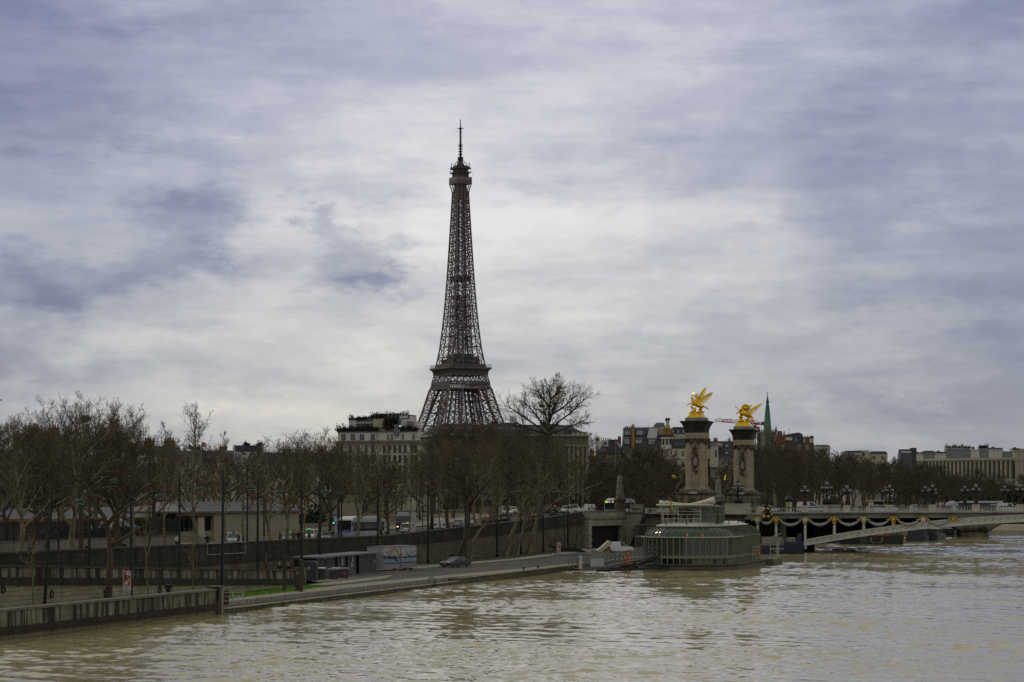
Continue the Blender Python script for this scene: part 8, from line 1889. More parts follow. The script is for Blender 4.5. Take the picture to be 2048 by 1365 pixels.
person('pocket','person in dark jacket and cap walking behind the river parapet with hands in pockets',onq(337,1.9,1.32),math.pi*.95)
s, Y = at(559,16); person('lean','person with long blond hair in a black coat at the ramp wall',BK(at(559,10.4)[0],10.4,rt(at(559,10.4)[0])-1.05),.2,hair=blond); s, Y = at(576,16); person('lean','person with short fair hair in black, elbows on the end of the ramp wall',BK(at(576,10.4)[0],10.4,rt(at(576,10.4)[0])-1.05),-.1,hair=mat('fair brown hair', (.20,.14,.07), .7, var=0))
person('stand','person in a dark shirt standing behind the parked dark saloon',BK(at(908,16.6)[0]+1,17.2,QZ+.1),.3)
def up(px, w): s, Y = at(px, w); return BK(s, w, gz(s)+.12)
person('stand','person in a long black coat on the pavement before the stone pavilion',up(415,27),.4)
person('stand','person in a white jacket at the end of the iron railing',up(354,29),1.,whit)
person('walk','person in an orange knit hat and brown coat beside the police car',up(477,29),1.2,khaki,None,org)
person('stand','person with a dark backpack next to the orange hat walker',up(486,28.5),1.5,khaki)
person('walk','person in a maroon coat in front of the dark taxi',up(560,28.5),1.3,maroon); person('stand','first of two dark-clad people talking at the rear of the dark taxi',up(587,28.5),.5,khaki); person('stand','second of two dark-clad people at the rear of the dark taxi, nearer the lamp',up(597,28),-.4)
person('walk','person in a green coat with a suitcase by the white taxis',up(618,31),1.2,green_c); person('walk','person in black crossing between the bus and the lorry',up(762,27.8),1.6); person('stand','person in a pale top waiting near the tail of the bus',up(772,28),1.2,whit)
person('walk','tall slim person in black passing between the two black planters',up(1002,30),1.4)
person('sit','person in black sitting on the parapet edge behind the green lamp',up(176,26.2),.5); person('sit','person in dark clothes sitting behind the bough of the old tree',up(248,26.4),-.6)
person('stand','person in a bright green vest behind the balustrade near the farther pylon',Vector((pix(1485,1000,432).x,434,7.35)),.2,hiv,None,hiv); person('stand','person in black leaning at the foot of the farther pylon',Vector((pix(1443,1000,450).x,452,7.3)),.8,None,None,mat('pale cap', (.35,.34,.32), .8, var=0))
# ------------------------------------------------------------------ street furniture
green_p = mat('dark green lamp paint', (.005,.014,.013), .45, .2, var=.15); green_h = mat('green lamp hood', (.020,.048,.040), .4, .2, var=.1)
def quay_lamp():
    t = thing('street_lamp', 'lamp', 'street lamp', (0,0,0), 0, 'green lamps of the lower quay')
    MB().lathe([(.19,0),(.19,.5),(.13,.6),(.12,3.5),(.085,9.2),(.04,9.9)],8).build('pole', green_p, t); g = MB(); P = [(0,0,8.0),(.35,0,8.12),(.8,0,8.45),(1.3,0,8.78),(1.85,0,8.85),(2.05,0,8.75)]
    g.tube(P,[.075,.07,.055,.05,.05,.045],6); g.tube([(0,0,8.35),(.3,0,8.2)],.04,5); g.build('arm', green_p, t); h_ = MB().lathe([(.30,8.40),(.29,8.5),(.2,8.64),(.08,8.74)],10,(2.1,0,0),sx=1.35,sy=.8).build('hood', green_h, t, smooth=True); MB().lathe([(.20,8.34),(.26,8.40)],10,(2.1,0,0),sx=1.3,sy=.8).build('lamp_bowl', lamp_glass, h_, smooth=True); return keep(t)
LP = [(87,3.0,985,'leaning green quay lamp with stickers on its pole, close to the picture corner',-.07,'q'),(178,13,950,'green quay lamp on the ramp by the sitting figure',-.01,'r'),(262,3.4,980,'green quay lamp standing right behind the red sign',0,'q'),(359,13,968,'green quay lamp on the ramp at the corner of the pavilion',0,'r'),(444,4.6,962,'green quay lamp on the grass at the end of the river parapet',-.01,'q'),(515.5,14,975,'green quay lamp on the ramp before the pavilion wall',0,'r'),(603,9.2,974,'green quay lamp at the wooden gate frame',0,'q'),(640,19,977,'green quay lamp behind the round bins',0,'r'),(755.5,23.6,975,'green quay lamp rising behind the grey sheds',0,'r'),(856,22.0,975,'green quay lamp beside the painted container',0,'r'),
  (931,23.6,980,'green quay lamp hidden among the trunks behind the parked saloon',0,'r'),(994,23.0,978,'green quay lamp between the pale leaning trees',0,'r'),(1042,23.4,980,'green quay lamp behind the three leaning trees',0,'r'),(1086.5,23.8,978,'green quay lamp just past the three leaning trees',0,'r'),(1136,24,982,'green quay lamp among the thin saplings by the stone front',0,'r')]
L0 = quay_lamp()
for i,(px,w,top,lab,tilt,kd) in enumerate(LP):
    s, Y = at(px,w); z = QZ if kd == 'q' or s > 95 else max(rt(s)-1.08,QZ); k = (zat(top,Y)-z)/9.0; p = BK(s,w,z)
    if i == 0: o = L0; o.location = p; o.scale = (k,k,k); o['label'] = lab
    else: o = dup(L0, p, 0, lab, None, k)
    o.rotation_euler = (0,-tilt,-.15+.1*(i%3))
MB().box(-.02,.02,-.2,-.18,0,0); mast_m = mat('brown black mast paint', (.018,.014,.016), .6, var=.1)
def street_mast():
    t = thing('street_mast', 'mast', 'street lamp', (0,0,0), 0, 'dark masts of the upper street'); MB().lathe([(.16,0),(.16,1),(.12,1.2),(.07,11)],8).build('pole', mast_m, t); MB().tube([(0,0,10.6),(-.9,0,10.5),(-1.6,0,10.9),(-1.9,0,11.2)],[.05,.05,.04,.03],5).build('arm', mast_m, t); MB().ell((-2.1,0,11.15),(.4,.18,.09),8,5).build('lamp_head', mast_m, t); return keep(t)
M0 = street_mast()
for i,(px,w,top,lab) in enumerate(((117,28,925,'tall brown street mast by the low wall, behind the leaning green lamp'),(299,29,905,'tall brown street mast close to the two black posts'),(494.5,29,928,'tall brown street mast in front of the middle of the stone pavilion'),(528,31,955,'tall brown street mast near the kinked tree of the pavilion'),(678,30,960,'first of a pair of street masts at the nose of the blue bus'),(683,30.5,965,'second of a pair of street masts at the nose of the blue bus'),(1263,62,945,'street mast with curled arm rising above the square trees'))):
    if px > 1200: p = Vector((pix(px,1000,480).x,480,7)); H = zat(top,480)-7
    else: s, Y = at(px,w); p = BK(s,w,gz(s)); H = zat(top,Y)-p.z
    if i == 0: M0.location = p; M0.scale = (1,1,H/11.2); M0['label'] = lab
    else: dup(M0, p, 0, lab, None, (1,1,H/11.2))
# navigation signs
sign_red = mat('red sign paint', (.33,.035,.02), .6, var=.1); sign_wh = mat('white sign paint', (.46,.46,.45), .6, var=.06); sign_bk = mat('black sign paint', (.012,.012,.013), .6, var=0)
def no_mooring(label, p, rz, w, h, z0, side=False):
    t = thing('mooring_sign', label, 'sign', p, rz)
    for x in (-w*.36,w*.36): MB().box(x-.05,x+.05,.06,.16,-.3,z0+.4).build('post', steel, t)
    pl = MB().box(-w/2,w/2,0,.06,z0+.36,z0+.36+h).build('sign_board', sign_wh, t); zb = z0+.36
    f = w*.15; MB().box(-w/2+.04,w/2-.04,-.012,0,zb+.04,zb+h-.04).build('red_border', sign_red, pl); MB().box(-w/2+f+.03,w/2-f-.03,-.020,-.012,zb+f+.03,zb+h-f-.03).build('white_field', sign_wh, pl)
    x0, x1 = -w/2+f+.03, w/2-f-.03; zt = zb+h-f-.03; zl = zb+f+.03; dw = .14*w/1.0
    MB().slab([(x0,zt),(x0,zt-dw*1.6),(x1-dw,zl),(x1,zl),(x1,zl+dw*1.6),(x0+dw,zt)],-.026,-.020).build('red_diagonal', sign_red, pl)
    o = text_obj('P', h*.66, sign_bk, pl, (-.02*w,-.034,zb+h*.27), (math.pi/2,0,0), 'letter_p', .004); o.scale = (1.15,1,1)
    MB().box(-w/2,w/2,0,.06,z0-.05,z0+.30).build('lower_plate', mat('pale plate',(0,0,0)), t); MB().box(-w/2+.12,w/2-.12,-.01,0,z0+.07,z0+.11).build('plate_line', sign_bk, t); MB().box(-w/2+.12,w/2-.3,-.01,0,z0+.16,z0+.20).build('plate_line', sign_bk, t)
    return t
s, Y = at(254,1.3); no_mooring('tall red and white no-mooring sign with a crossed letter behind the river parapet', BK(s,1.3,QZ), .05, .60*Y/175, 1.15*Y/175, zat(1181,Y)-QZ)
s, Y = at(1118,1.2); no_mooring('narrow red and white no-mooring sign turned edgeways at the quay by the gangway', BK(s,1.2,QZ), .95, .9, 1.25, zat(1108,Y)-QZ)
# sheds, container, bins
shed_m = mat('grey shed panel', (.075,.078,.080), .6, .2, var=.2, scale=.6); shed_d = mat('dark grey shed panel', (.045,.047,.05), .6, .1, var=.2, scale=.8)
s0, Y0 = at(640,15.8); s1, Y1 = at(757,17.6); a = BK(s0,15.8,QZ); b = BK(s1,17.6,QZ); W = (b-a).length
t = thing('site_shed', 'long low grey shed with a flat roof, half open doors and posted notices', 'shed', a, math.atan2(b.y-a.y,b.x-a.x)); H = 2.55
xs_ = [0,W*.27,W*.34,W*.45,W*.50,W*.62,W*.68,W*.76,W*.92,W]
g = MB(); g.box(0,W,.5,3.2,0,H-.2); g.build('shed_body', mat('black shed interior', (.012,.012,.013), .9, var=0), t)
for (u0,u1,y,m_,nm) in ((0,.28,.42,shed_m,'panel'),(.33,.45,.36,shed_m,'door'),(.49,.62,.30,shed_m,'door'),(.68,.76,.22,shed_d,'door'),(.76,.93,.40,shed_d,'panel'),(.93,1.0,.36,shed_m,'panel')):
    pn = MB().box(W*u0,W*u1,y,y+.1,.08,H-.28).build(nm, m_, t); f = MB()
    for x in (W*u0,W*u1): f.box(x-.05,x+.05,y-.04,y,.05,H-.25)
    f.box(W*u0,W*u1,y-.03,y,.05,.12); f.box(W*u0,W*u1,y-.03,y,H-.35,H-.28); f.build('door_frame' if nm == 'door' else 'panel_frame', mat('pale shed frame', (.16,.165,.17), .5, .3, var=.1), pn)
for u0, u1 in ((.01,.12),(.135,.27)): MB().box(W*u0,W*u1,.36,.41,1.35,2.05).build('shed_window', mat('dirty dark window', (.025,.027,.03), .3, var=.3, scale=2), t)
MB().box(-.3,W+.2,-.15,3.5,H-.2,H).build('roof', mat('pale grey shed roof', (.14,.145,.15), .5, .3, var=.15, scale=.5), t)
for u, z, w_, h_ in ((.385,1.3,.35,.75),(.555,1.55,.32,.75),(.545,1.0,.52,.42),(.965,1.1,.3,.42)): MB().box(W*u-w_/2,W*u+w_/2,.16 if u < .9 else .28,.18 if u < .9 else .30,z,z+h_).build('posted_notice', sign_wh, t)
s0, Y0 = at(767,17.2); s1, Y1 = at(838.5,15.9); a = BK(s0,17.2,QZ+.25); b = BK(s1-1.2,15.9,QZ+.25); W = (b-a).length; H = zat(1095,Y0)-QZ-.25
t = thing('painted_container', 'white container painted with two rainbows, a bridge and a blue river scene', 'container', a, math.atan2(b.y-a.y,b.x-a.x))
MB().box(0,W,0,2.4,0,H).build('box_body', mat('dirty white container', (.34,.34,.36), .7, var=.12, scale=.8), t)
f = lambda x0,x1,z0,z1,m_,nm,y=.012: MB().box(W*x0,W*x1,-y,0,H*z0,H*z1).build(nm, m_, t)
f(0,1,.0,.24,mat('grey container base', (.22,.22,.235), .6, .1, var=.15, scale=.8),'base_panel'); f(0,1,.24,.27,iron_dark,'base_rail',.05); f(0,1,.30,.46,mat('mural river blue', (.12,.24,.42), .8, var=.35, scale=1.2, col2=(.30,.36,.44)),'mural_river'); f(0,1,.46,.52,mat('mural dark bank', (.035,.035,.03), .8, var=.4, scale=2),'mural_bank'); f(0,1,.27,.30,mat('mural grey quay', (.2,.2,.22), .8, var=.2),'mural_quay')
cols_ = [(.38,.04,.03),(.45,.16,.02),(.45,.36,.03),(.06,.25,.08),(.04,.10,.32)]
for cx, r, zc in ((.32,W*.165,.50),(.845,W*.055,.52)):
    for i, c in enumerate(cols_):
        g = MB(); ro = r*(1-.055*i); ri = r*(1-.055*(i+1)); n = 20; P = [(W*cx+ro*math.cos(math.pi*q/n),H*zc+ro*(1.0 if cx < .5 else 1.55)*.82*math.sin(math.pi*q/n)) for q in range(n+1)]+[(W*cx+ri*math.cos(math.pi*q/n),H*zc+ri*(1.0 if cx < .5 else 1.55)*.82*math.sin(math.pi*q/n)) for q in range(n,-1,-1)]
        g.slab(P,-.02-.001*i,-.0); g.build('rainbow_band', mat('rainbow %d' % i, c, .8, var=.1), t)
g = MB(); n = 14; P = [(W*(.0+.42*q/n),H*(.34+.24*math.sin(math.pi*(q/n*.62+.38)))) for q in range(n+1)]
for a_, b_ in zip(P,P[1:]): g.bar((a_[0],-.03,a_[1]),(b_[0],-.03,b_[1]),.13)
g.build('mural_bridge', sign_bk, t); rng = random.Random(5); g = MB()
for i in range(38): x = W*rng.uniform(.0,1); h_ = H*rng.uniform(.03,.1); g.box(x-.06,x+.06,-.022,0,H*.50,H*.52+h_)
g.build('mural_skyline', mat('mural dark bank',(0,0,0)), t)
g = MB(); g.box(W*.53,W*.545,-.025,0,H*.34,H*.66); g.build('mural_red_tower', sign_red, t); MB().box(W*.527,W*.55,-.027,0,H*.40,H*.47).build('mural_white_band', sign_wh, t); MB().ell((W*.38,-.02,H*.40),(.16,.02,.26),8,5).build('mural_green_figure', green_c, t)
for x, z in ((.1,.78),(.12,.72),(.70,.74),(.71,.66),(.95,.76)): MB().cb(W*x,-.015,H*z,.34,.02,.16).build('mural_scribble', mat('grey mural paint', (.12,.12,.14), .8, var=.3, scale=4), t)
MB().box(-.05,W+.05,-.05,2.45,H,H+.08).build('top_rail', mat('pale shed frame',(0,0,0)), t); MB().box(W*.505,W*.52,-.03,0,0,H).build('joint', shed_d, t)
for u in (.42,.75): MB().box(W*u-.35,W*u+.35,.1,.6,-.26,0).build('timber_block', mat('timber block', (.20,.14,.07), .9, var=.3), t)
# bins
s, Y = at(621,12.8); t = thing('recycling_bank', 'big dark domed recycling bank with a white emblem', 'container', BK(s,13.0,QZ+.1), -.1); MB().slab([(-.95,0),(.95,0),(1.0,1.9),(.85,2.15),(.5,2.25),(-.6,2.25),(-.9,2.1),(-1.0,1.85)],-.7,.7).build('body', mat('charcoal bank plastic', (.040,.040,.042), .6, var=.2, scale=1.5), t); MB().torus((.15,-.72,1.45),.14,.035,'y',12,5).build('white_emblem', sign_wh, t); MB().box(-.8,-.5,-.715,-.70,1.9,1.96).build('label_strip', sign_wh, t)
s, Y = at(652,12.2); t = thing('round_bin', 'round dark bin with a white lid in front of the shed', 'bin', BK(s,12.8,QZ+.12)); MB().lathe([(.48,0),(.58,1.25)],14).build('body', shed_d, t); MB().lathe([(.64,1.25),(.64,1.36),(.3,1.42)],14).build('lid', sign_wh, t)
pink = mat('pink spray paint', (.42,.06,.22), .7, var=0)
for px, lab, gr in ((674,'dark wheeled bin with rubbish on its pale lid',False),(693,'dark wheeled bin sprayed with pink letters',True)):
    s, Y = at(px,11.6); t = thing('wheeled_bin', lab, 'bin', BK(s,12.0,QZ+.02), .1, 'wheeled bins'); MB().frus(0,0,.12,1.2,.50,.38,.62,.48).build('body', mat('slate bin plastic', (.05,.052,.058), .6, var=.15), t); MB().frus(0,0,1.2,1.32,.66,.52,.64,.50).build('lid', mat('pale bin lid', (.26,.26,.25), .6, var=.15), t)
    for x in (-.4,.4): MB().torus((x,.3,.12),.09,.035,'x',10,5).build('wheel', rubber, t)
    if gr: text_obj('RB', .52, pink, t, (0,-.50,.52), (math.radians(84),0,0), 'pink_letters', .01)
    else:
        g = MB(); rng = random.Random(3)
        for i in range(6): g.ell((rng.uniform(-.1,.6),rng.uniform(-.2,.2),1.38),(.16,.14,.10),6,4)
        g.build('rubbish', sign_wh, t)
# wooden gate frame, railings and posts
wood = mat('weathered dark timber', (.055,.047,.036), .9, var=.4, scale=2, stretch=(1,1,.2)); s, Y = at(584,5.6)
t = thing('timber_frame', 'weathered wooden frame of two posts and beam at the end of the ramp wall', 'gate frame', BK(at(569,5.6)[0],5.6,QZ), -.18); W = 34*Y/F; H = zat(1114,Y)-QZ
for x in (0,W): MB().box(x-.16,x+.16,-.16,.16,0,H+(.1 if x == 0 else -.2)).build('post', wood, t)
MB().slab([(0,H-.05),(W,H-.35),(W,H-.12),(0,H+.12)],-.08,.08).build('beam', wood, t); MB().box(W-.6,W-.16,-.05,.05,.1,H*.5).build('board', wood, t)
t = thing('quay_railing', 'short grey railing with a square timber post at the start of the quay path', 'railing', BK(48.2,1.2,QZ), BANK_RZ-.75)
for x in (0,1.05,2.4,3.4): MB().box(x-.05,x+.05,-.05,.05,0,1.15).build('post', steel, t)
for z in (.35,.72,1.08): MB().bar((0,0,z),(3.4,0,z),.05).build('rail', steel, t)
MB().box(1.45,2.05,.05,.65,0,1.25).build('timber_post', wood, t)
s, Y = at(858,.6); t = thing('quay_ladder', 'small dark ladder hooped over the quay edge', 'ladder', BK(s,.4,.4), BANK_RZ)
for x in (-.35,.35): MB().tube([(x,-.45,-.8),(x,-.45,.6),(x,-.2,.8),(x,.2,.7),(x,.3,0)],.04,5).build('hoop', iron_dark, t)
for z in (-.5,-.2,.1): MB().bar((-.35,-.45,z),(.35,-.45,z),.04).build('rung', iron_dark, t)
for px, lab in ((1047,'small black bollard on the quay edge, first of two'),(1076,'small black bollard on the quay edge nearer the gangway')): s, Y = at(px,.9); t = thing('bollard', lab, 'bollard', BK(s,.9,QZ), 0, 'quay bollards'); MB().lathe([(.16,0),(.12,.1),(.1,.25),(.18,.32),(.12,.4)],9).build('body', iron_dark, t, smooth=True)
# folded footbridge, lifted panel, truck under it
s, Y = at(1103,19); t = thing('steel_footbridge', 'black lifted steel footbridge lying sloped before the dark opening', 'footbridge', pix(1102,1000,372), .12); t.location.z = QZ; mf = 372/F; X = lambda px: (px-1102)*mf; Z = lambda py: zat(py,372)-QZ
MB().slab([(X(1100),Z(1090)),(X(1100),Z(1094)),(X(1125),Z(1104)),(X(1170),Z(1105)),(X(1175),Z(1103)),(X(1150),Z(1097))],0,2.4).build('deck', iron_dark, t)
for y in (0,2.4):
    g = MB()
    for i in range(16): u = i/15; x = X(1104)+(X(1172)-X(1104))*u; zb = Z(1089)+(Z(1101)-Z(1089))*u; g.bar((x,y,zb),(x-.25,y,zb+1.15),.05)
    for h_ in (.6,1.15): g.bar((X(1104)-.25,y,Z(1089)+h_),(X(1172)-.25,y,Z(1101)+h_),.05)
    g.build('railing', iron_dark, t)
MB().torus((X(1106),0,.45),.42,.06,'y',14,5).build('wheel', iron_dark, t); MB().slab([(X(1165),Z(1100)),(X(1172),Z(1099)),(X(1186),Z(1105)),(X(1176),Z(1106))],-.3,1.8).build('white_ramp', mat('pale plate',(0,0,0)), t)
t = thing('wheelhouse_panel', 'cream boxy panel tipped on edge beyond the gangway', 'panel', pix(1195,1000,345), .1); t.location.z = 0; mp = 345/F; X = lambda px: (px-1195)*mp; Z = lambda py: zat(py,345); cw = mat('cream panel paint', (.42,.38,.28), .7, var=.12, scale=.8)
MB().slab([(X(1195),Z(1102)),(X(1218),Z(1081.5)),(X(1224),Z(1084)),(X(1224),Z(1089)),(X(1204),Z(1104)),(X(1197),Z(1104))],0,1.6).build('tilted_box', cw, t); MB().slab([(X(1206),Z(1104)),(X(1220),Z(1093)),(X(1226),Z(1104))],.2,1.4).build('support', mat('brown panel back', (.16,.125,.075), .8, var=.2), t)
car('van','white van half hidden behind the gangway at the foot of the stairs',Vector((pix(1240,1000,395).x,395,QZ)),.2,white_p,None,None,'van')
t = thing('red_stand', 'small dark red post box beside the gangway head', 'post', W4(-5.6,5.0,2.1)); MB().lathe([(.2,0),(.16,.1),(.16,.9),(.26,1.0),(.2,1.1)],9).build('body', maroon, t)
t = thing('work_pontoon', 'low pontoon with timber planks and orange gear at the end of the gangway', 'pontoon', W4(-2,9.5,0), BANK_RZ); MB().box(-6,10,-2,2,-.4,.5).build('float', hull_c, t); MB().box(-4,4,-1,1,.5,.75).build('plank_stack', mat('timber block',(0,0,0)), t); MB().box(4.5,6.5,-.8,.8,.5,1.3).build('orange_box', orange, t)
g = MB(); rows_rail(g,-6,10,-2,.5,1.6,12); g.build('railing', iron_dark, t)
# planters, barriers, lights, signs on the street
for px, lab in ((994.5,'black planter box on the pavement, beside the tall walker'),(1010,'second black planter box on the pavement, nearer the thick trunk')): t = thing('planter_box', lab, 'planter', up(px,27.5), BANK_RZ-1.2, 'black planters'); MB().frus(0,0,0,1.05,.48,.48,.52,.52).build('box', trimb, t); MB().box(-.56,.56,-.56,.56,1.05,1.12).build('rim', iron_dark, t)
def tlight(label, p, H, col, rz=0):
    t = thing('traffic_light', label, 'traffic light', p, rz, 'traffic lights'); MB().lathe([(.07,0),(.06,H)],7).build('pole', iron_dark, t); h_ = MB().box(-.17,.17,-.15,.15,H-.9,H+.1).build('lamp_housing', trimb, t)
    for i, c in enumerate(('red','amber','green')): on_ = (c == col); MB().ell((0,-.16,H-.08-i*.3),(.11,.05,.11),9,6).build(c+'_lamp', mat('lit '+c+' lamp' if on_ else 'dull lamp', {'red':(.6,.05,.02),'amber':(.5,.3,.02),'green':(.05,.5,.3)}[c] if on_ else (.03,.03,.03), .4, var=0, emit={'red':(1,.10,.02),'amber':(1,.5,.05),'green':(.1,1,.6)}[c] if on_ else None, estr=1.1), h_)
tlight('traffic light with a lit red lamp before the bus at the stone front', Vector((pix(1222,1000,446).x,446,7)), 2.9+.2, 'red'); s, Y = at(1141.5,30); tlight('tall traffic light glowing red high among the branches', BK(s,30,gz(s)), zat(993,Y)-gz(s)+.1, 'red'); s, Y = at(1109.5,31); tlight('low traffic light glowing red above the dark cars', BK(s,31,gz(s)), zat(1012,Y)-gz(s)+.1, 'red'); s, Y = at(667,30); tlight('traffic light with a lit green lamp at the nose of the blue bus', BK(s,30,gz(s)), zat(1038,Y)-gz(s)+.1, 'green'); s, Y = at(845,31); tlight('dark unlit traffic light behind the white estate taxi', BK(s,31,gz(s)), zat(1013,Y)-gz(s), 'none')
s, Y = at(721,29); t = thing('road_sign', 'round red no-entry sign above the roof of the blue bus', 'sign', BK(s,38,gz(s)), .2); H = zat(1024,at(721,38)[1])-gz(s); MB().lathe([(.05,0),(.05,H)],6).build('pole', steel, t); MB().slab([(.42*math.cos(q*math.pi/10),H+.42*math.sin(q*math.pi/10)) for q in range(20)],-.08,-.05).build('red_disc', sign_red, t); MB().box(-.28,.28,-.1,-.08,H-.07,H+.07).build('white_bar', sign_wh, t)
s, Y = at(670,28); t = thing('road_sign', 'blue direction plate over a white parking plate near the pair of masts', 'sign', BK(s,28,gz(s)), 0); H = zat(1028,Y)-gz(s); MB().lathe([(.05,0),(.05,H)],6).build('pole', steel, t); MB().box(-.45,.35,-.08,-.05,H-.28,H).build('blue_plate', mat('blue sign paint', (.05,.10,.30), .6, var=0), t); MB().box(-.15,.25,-.08,-.05,H-1.1,H-.4).build('white_plate', sign_wh, t)
t = thing('road_sign', 'round red and blue no-parking sign at the head of the stairs', 'sign', Vector((pix(1327,1000,470).x,470,7))); MB().lathe([(.05,0),(.05,3)],6).build('pole', steel, t); MB().slab([(.36*math.cos(q*math.pi/10),3+.36*math.sin(q*math.pi/10)) for q in range(20)],-.08,-.05).build('red_disc', sign_red, t); MB().slab([(.26*math.cos(q*math.pi/10),3+.26*math.sin(q*math.pi/10)) for q in range(20)],-.1,-.08).build('blue_disc', mat('blue sign paint',(0,0,0)), t)
t = thing('hoarding', 'dark blue hoarding panels closing the top of the stairs', 'hoarding', Vector((pix(1277,1000,452).x-1.2,456,7.0)), -.05)
for x in (0,2.0): MB().box(x,x+1.9,0,.1,.1,1.25).build('panel', mat('dark blue hoarding', (.018,.024,.034), .6, var=.15), t)
MB().box(-.1,4.0,.1,.16,0,.12).build('base_rail', steel, t)
g = thing('crowd_barrier', 'grey crowd barrier on the pavement in front of the stone pavilion', 'barrier', up(527,28.5), BANK_RZ-.2)
for x in (-1,1): MB().bar((x,0,0),(x,0,1.1),.05).build('upright', steel, g)
for z in (.2,1.08): MB().bar((-1,0,z),(1,0,z),.05).build('rail', steel, g)
m_ = MB()
for i in range(12): m_.bar((-.9+i*.164,0,.2),(-.9+i*.164,0,1.08),.025)
m_.build('bars', steel, g)
# things on the bridge deck and beyond it
p = pix(1577,1000,470); t = thing('advertising_column', 'dark advertising column with a yellow and a white poster beyond the balustrade', 'column', Vector((p.x,p.y,7.2))); MB().lathe([(.75,0),(.75,2.6),(.95,2.75),(.9,3.0),(.5,3.4),(.1,3.8)],14).build('drum', mat('dark green drum', (.012,.02,.018), .6, var=0), t); MB().box(-.62,-.1,-.80,-.70,.3,2.3).build('yellow_poster', mat('yellow poster', (.45,.36,.03), .7, var=.1), t); MB().box(.08,.62,-.80,-.70,.3,2.3).build('white_poster', sign_wh, t)
p = pix(1653.5,1000,520); t = thing('stone_statue', 'pale standing stone statue among the trees past the bridge', 'statue', Vector((p.x,p.y,7))); MB().frus(0,0,0,1.3,.8,.8,.7,.7).build('pedestal', stone_pale, t); skin('figure', [(0,0,2.0,.3),(0,0,2.6,.3),(0,0,3.0,.12),(0,0,3.3,.2),(-.5,0,2.6,.12),(.5,-.1,2.4,.12),(-.15,0,1.4,.2),(.2,0,1.4,.2)], [(0,1),(1,2),(2,3),(1,4),(1,5),(0,6),(0,7)], mat('dull statue stone', (.10,.095,.075), .9, var=.3), t, 1)
p = pix(1760,1000,500); t = thing('bridge_kiosk', 'low beige kiosk with flat roof behind the bridge lamps', 'kiosk', Vector((p.x,p.y,7)), BRZ)
for x in (-2.0,1.4): MB().box(x-.6,x+.6,0,2,0,2.7).build('wing_wall', cream, t)
MB().box(-3,2.6,-.3,2.4,2.7,2.95).build('roof', stone_pale, t); MB().box(-1.4,.8,.6,.8,0,2.6).build('dark_front', iron_dark, t)
p = pix(1904,1000,455); t = thing('parasol_dome', 'pale lilac ribbed umbrella dome on the bridge', 'parasol', Vector((p.x,p.y,7.6))); t.scale = (1.0,1.0,1.22); lil = mat('pale lilac cloth', (.30,.29,.34), .8, var=.08)
MB().lathe([(1.42,.85),(1.35,1.15),(1.05,1.5),(.6,1.72),(.05,1.8)],14).build('dome', lil, t, smooth=True); MB().bar((0,0,0),(0,0,1.8),.06).build('pole', iron_dark, t)
g = MB()
for i in range(14): a = 2*math.pi*i/14; g.tube([(1.43*math.cos(a),1.43*math.sin(a),.86),(1.37*math.cos(a),1.37*math.sin(a),1.16),(1.07*math.cos(a),1.07*math.sin(a),1.51),(.6*math.cos(a),.6*math.sin(a),1.73)],.02,4)
g.build('dome_ribs', mat('grey rib', (.16,.16,.18), .8, var=0), t)
p = pix(1881,1000,456); t = thing('striped_bollards', 'group of four pale striped posts next to the umbrella dome', 'posts', Vector((p.x,p.y,7.5)))
for i in range(4): MB().lathe([(.08,0),(.08,2.0)],7,(-.27+.18*i,0,0)).build('post', cream_w, t)
p = pix(1871,1000,480); t = thing('globe_lamp', 'single white globe lamp on a thin post behind the bridge', 'street lamp', Vector((p.x,p.y,7))); MB().lathe([(.06,0),(.05,4.3)],7).build('pole', iron_dark, t); MB().ell((0,0,4.5),.24).build('globe', lamp_glass, t, smooth=True)
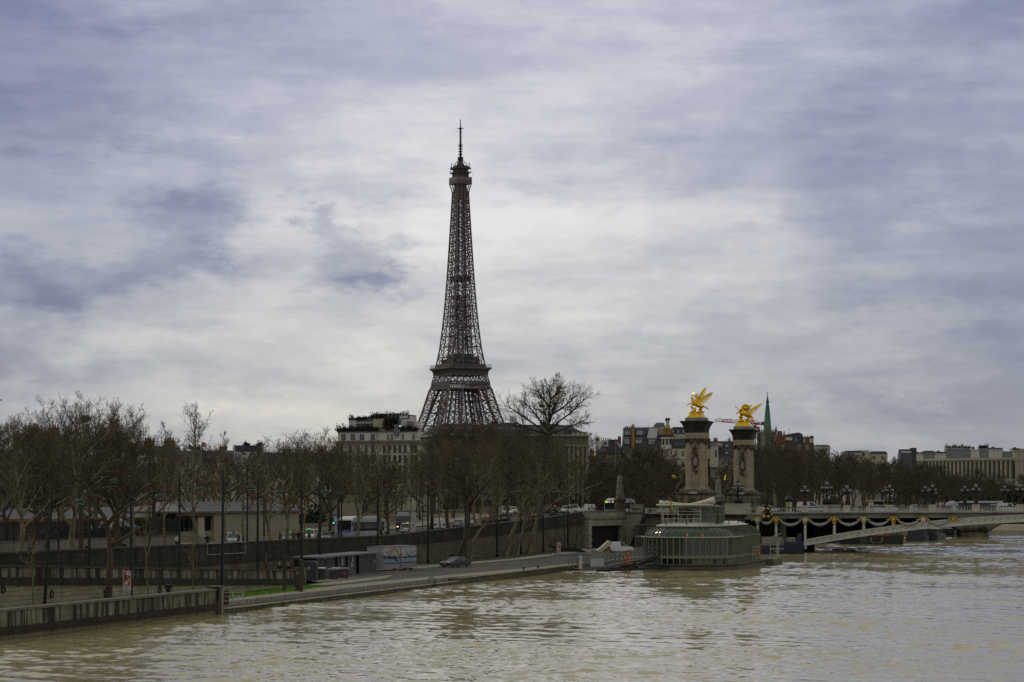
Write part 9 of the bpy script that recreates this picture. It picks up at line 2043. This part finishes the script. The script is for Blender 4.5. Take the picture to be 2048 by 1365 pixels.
# flags
for (px,py,Y,cl,lab) in ((377,893,372,'eu','blue flag hanging on a pole above the ministry roof'),(403,888,374,'red','limp red and white flag on a pole beside the blue flag'),(1231,881,640,'tri','limp red and white flag drooping above the square trees')):
    p = pix(px,1000,Y); zt = zat(py-5,Y); zb = 16.2 if px < 1000 else 7; t = thing('flag', lab, 'flag', Vector((p.x,p.y,zb))); H = zt-zb
    MB().lathe([(.06,0),(.03,H)],6).build('pole', steel, t); k = Y/F
    def cloth(nm, m_, x0, x1, za, zb_, sl):
        g = MB(); n = 8; vs = []
        for i in range(n+1):
            u = i/n; x = x0+(x1-x0)*u; y = .12*math.sin(u*7); vs += [(x,y-.015,za-sl*u),(x,y+.015,za-sl*u),(x,y+.015,zb_-sl*u),(x,y-.015,zb_-sl*u)]
        g.add(vs, [(4*i+a,4*i+4+a,4*i+4+b,4*i+b) for i in range(n) for a, b in ((0,1),(1,2),(2,3),(3,0))]+[(0,1,2,3),(4*n+3,4*n+2,4*n+1,4*n)]); g.build(nm, m_, t)
    if cl == 'eu': cloth('blue_cloth', mat('blue flag cloth', (.03,.04,.20), .9, var=.1), 0, .75, H-.1, H-.9, .25)
    elif cl == 'red': cloth('red_stripe', mat('red flag cloth', (.38,.02,.03), .9, var=.1), 0, .85, H-.05, H-.28, .35); cloth('white_stripe', sign_wh, 0, .85, H-.28, H-.5, .35); cloth('red_stripe', mat('red flag cloth',(0,0,0)), 0, .85, H-.5, H-.75, .35)
    else: cloth('red_stripe', mat('red flag cloth',(0,0,0)), 0, .5, H-.1, H-1.5, .8); cloth('white_stripe', sign_wh, .5, 1.5, H-.9, H-1.6, 1.6); cloth('black_stripe', sign_bk, .4, 1.4, H-1.6, H-1.9, 1.5)
p = pix(1,801,230); t = thing('bird', 'small dark bird flying in the sky near the corner of the picture', 'bird', p, .3)
skin('body', [(-.16,0,0,.03),(-.06,0,0,.06),(.06,0,.01,.065),(.15,0,.03,.04),(.2,0,.03,.012),(0,-.2,.08,.03),(0,-.42,.02,.012),(0,.2,.08,.03),(0,.42,.02,.012)], [(0,1),(1,2),(2,3),(3,4),(2,5),(5,6),(2,7),(7,8)], sign_bk, t, 1)
for o in [o for o in PPL.values()]:          # the pose prototypes are not part of the place
    for c in list(o.children): bpy.data.objects.remove(c)
    bpy.data.objects.remove(o)
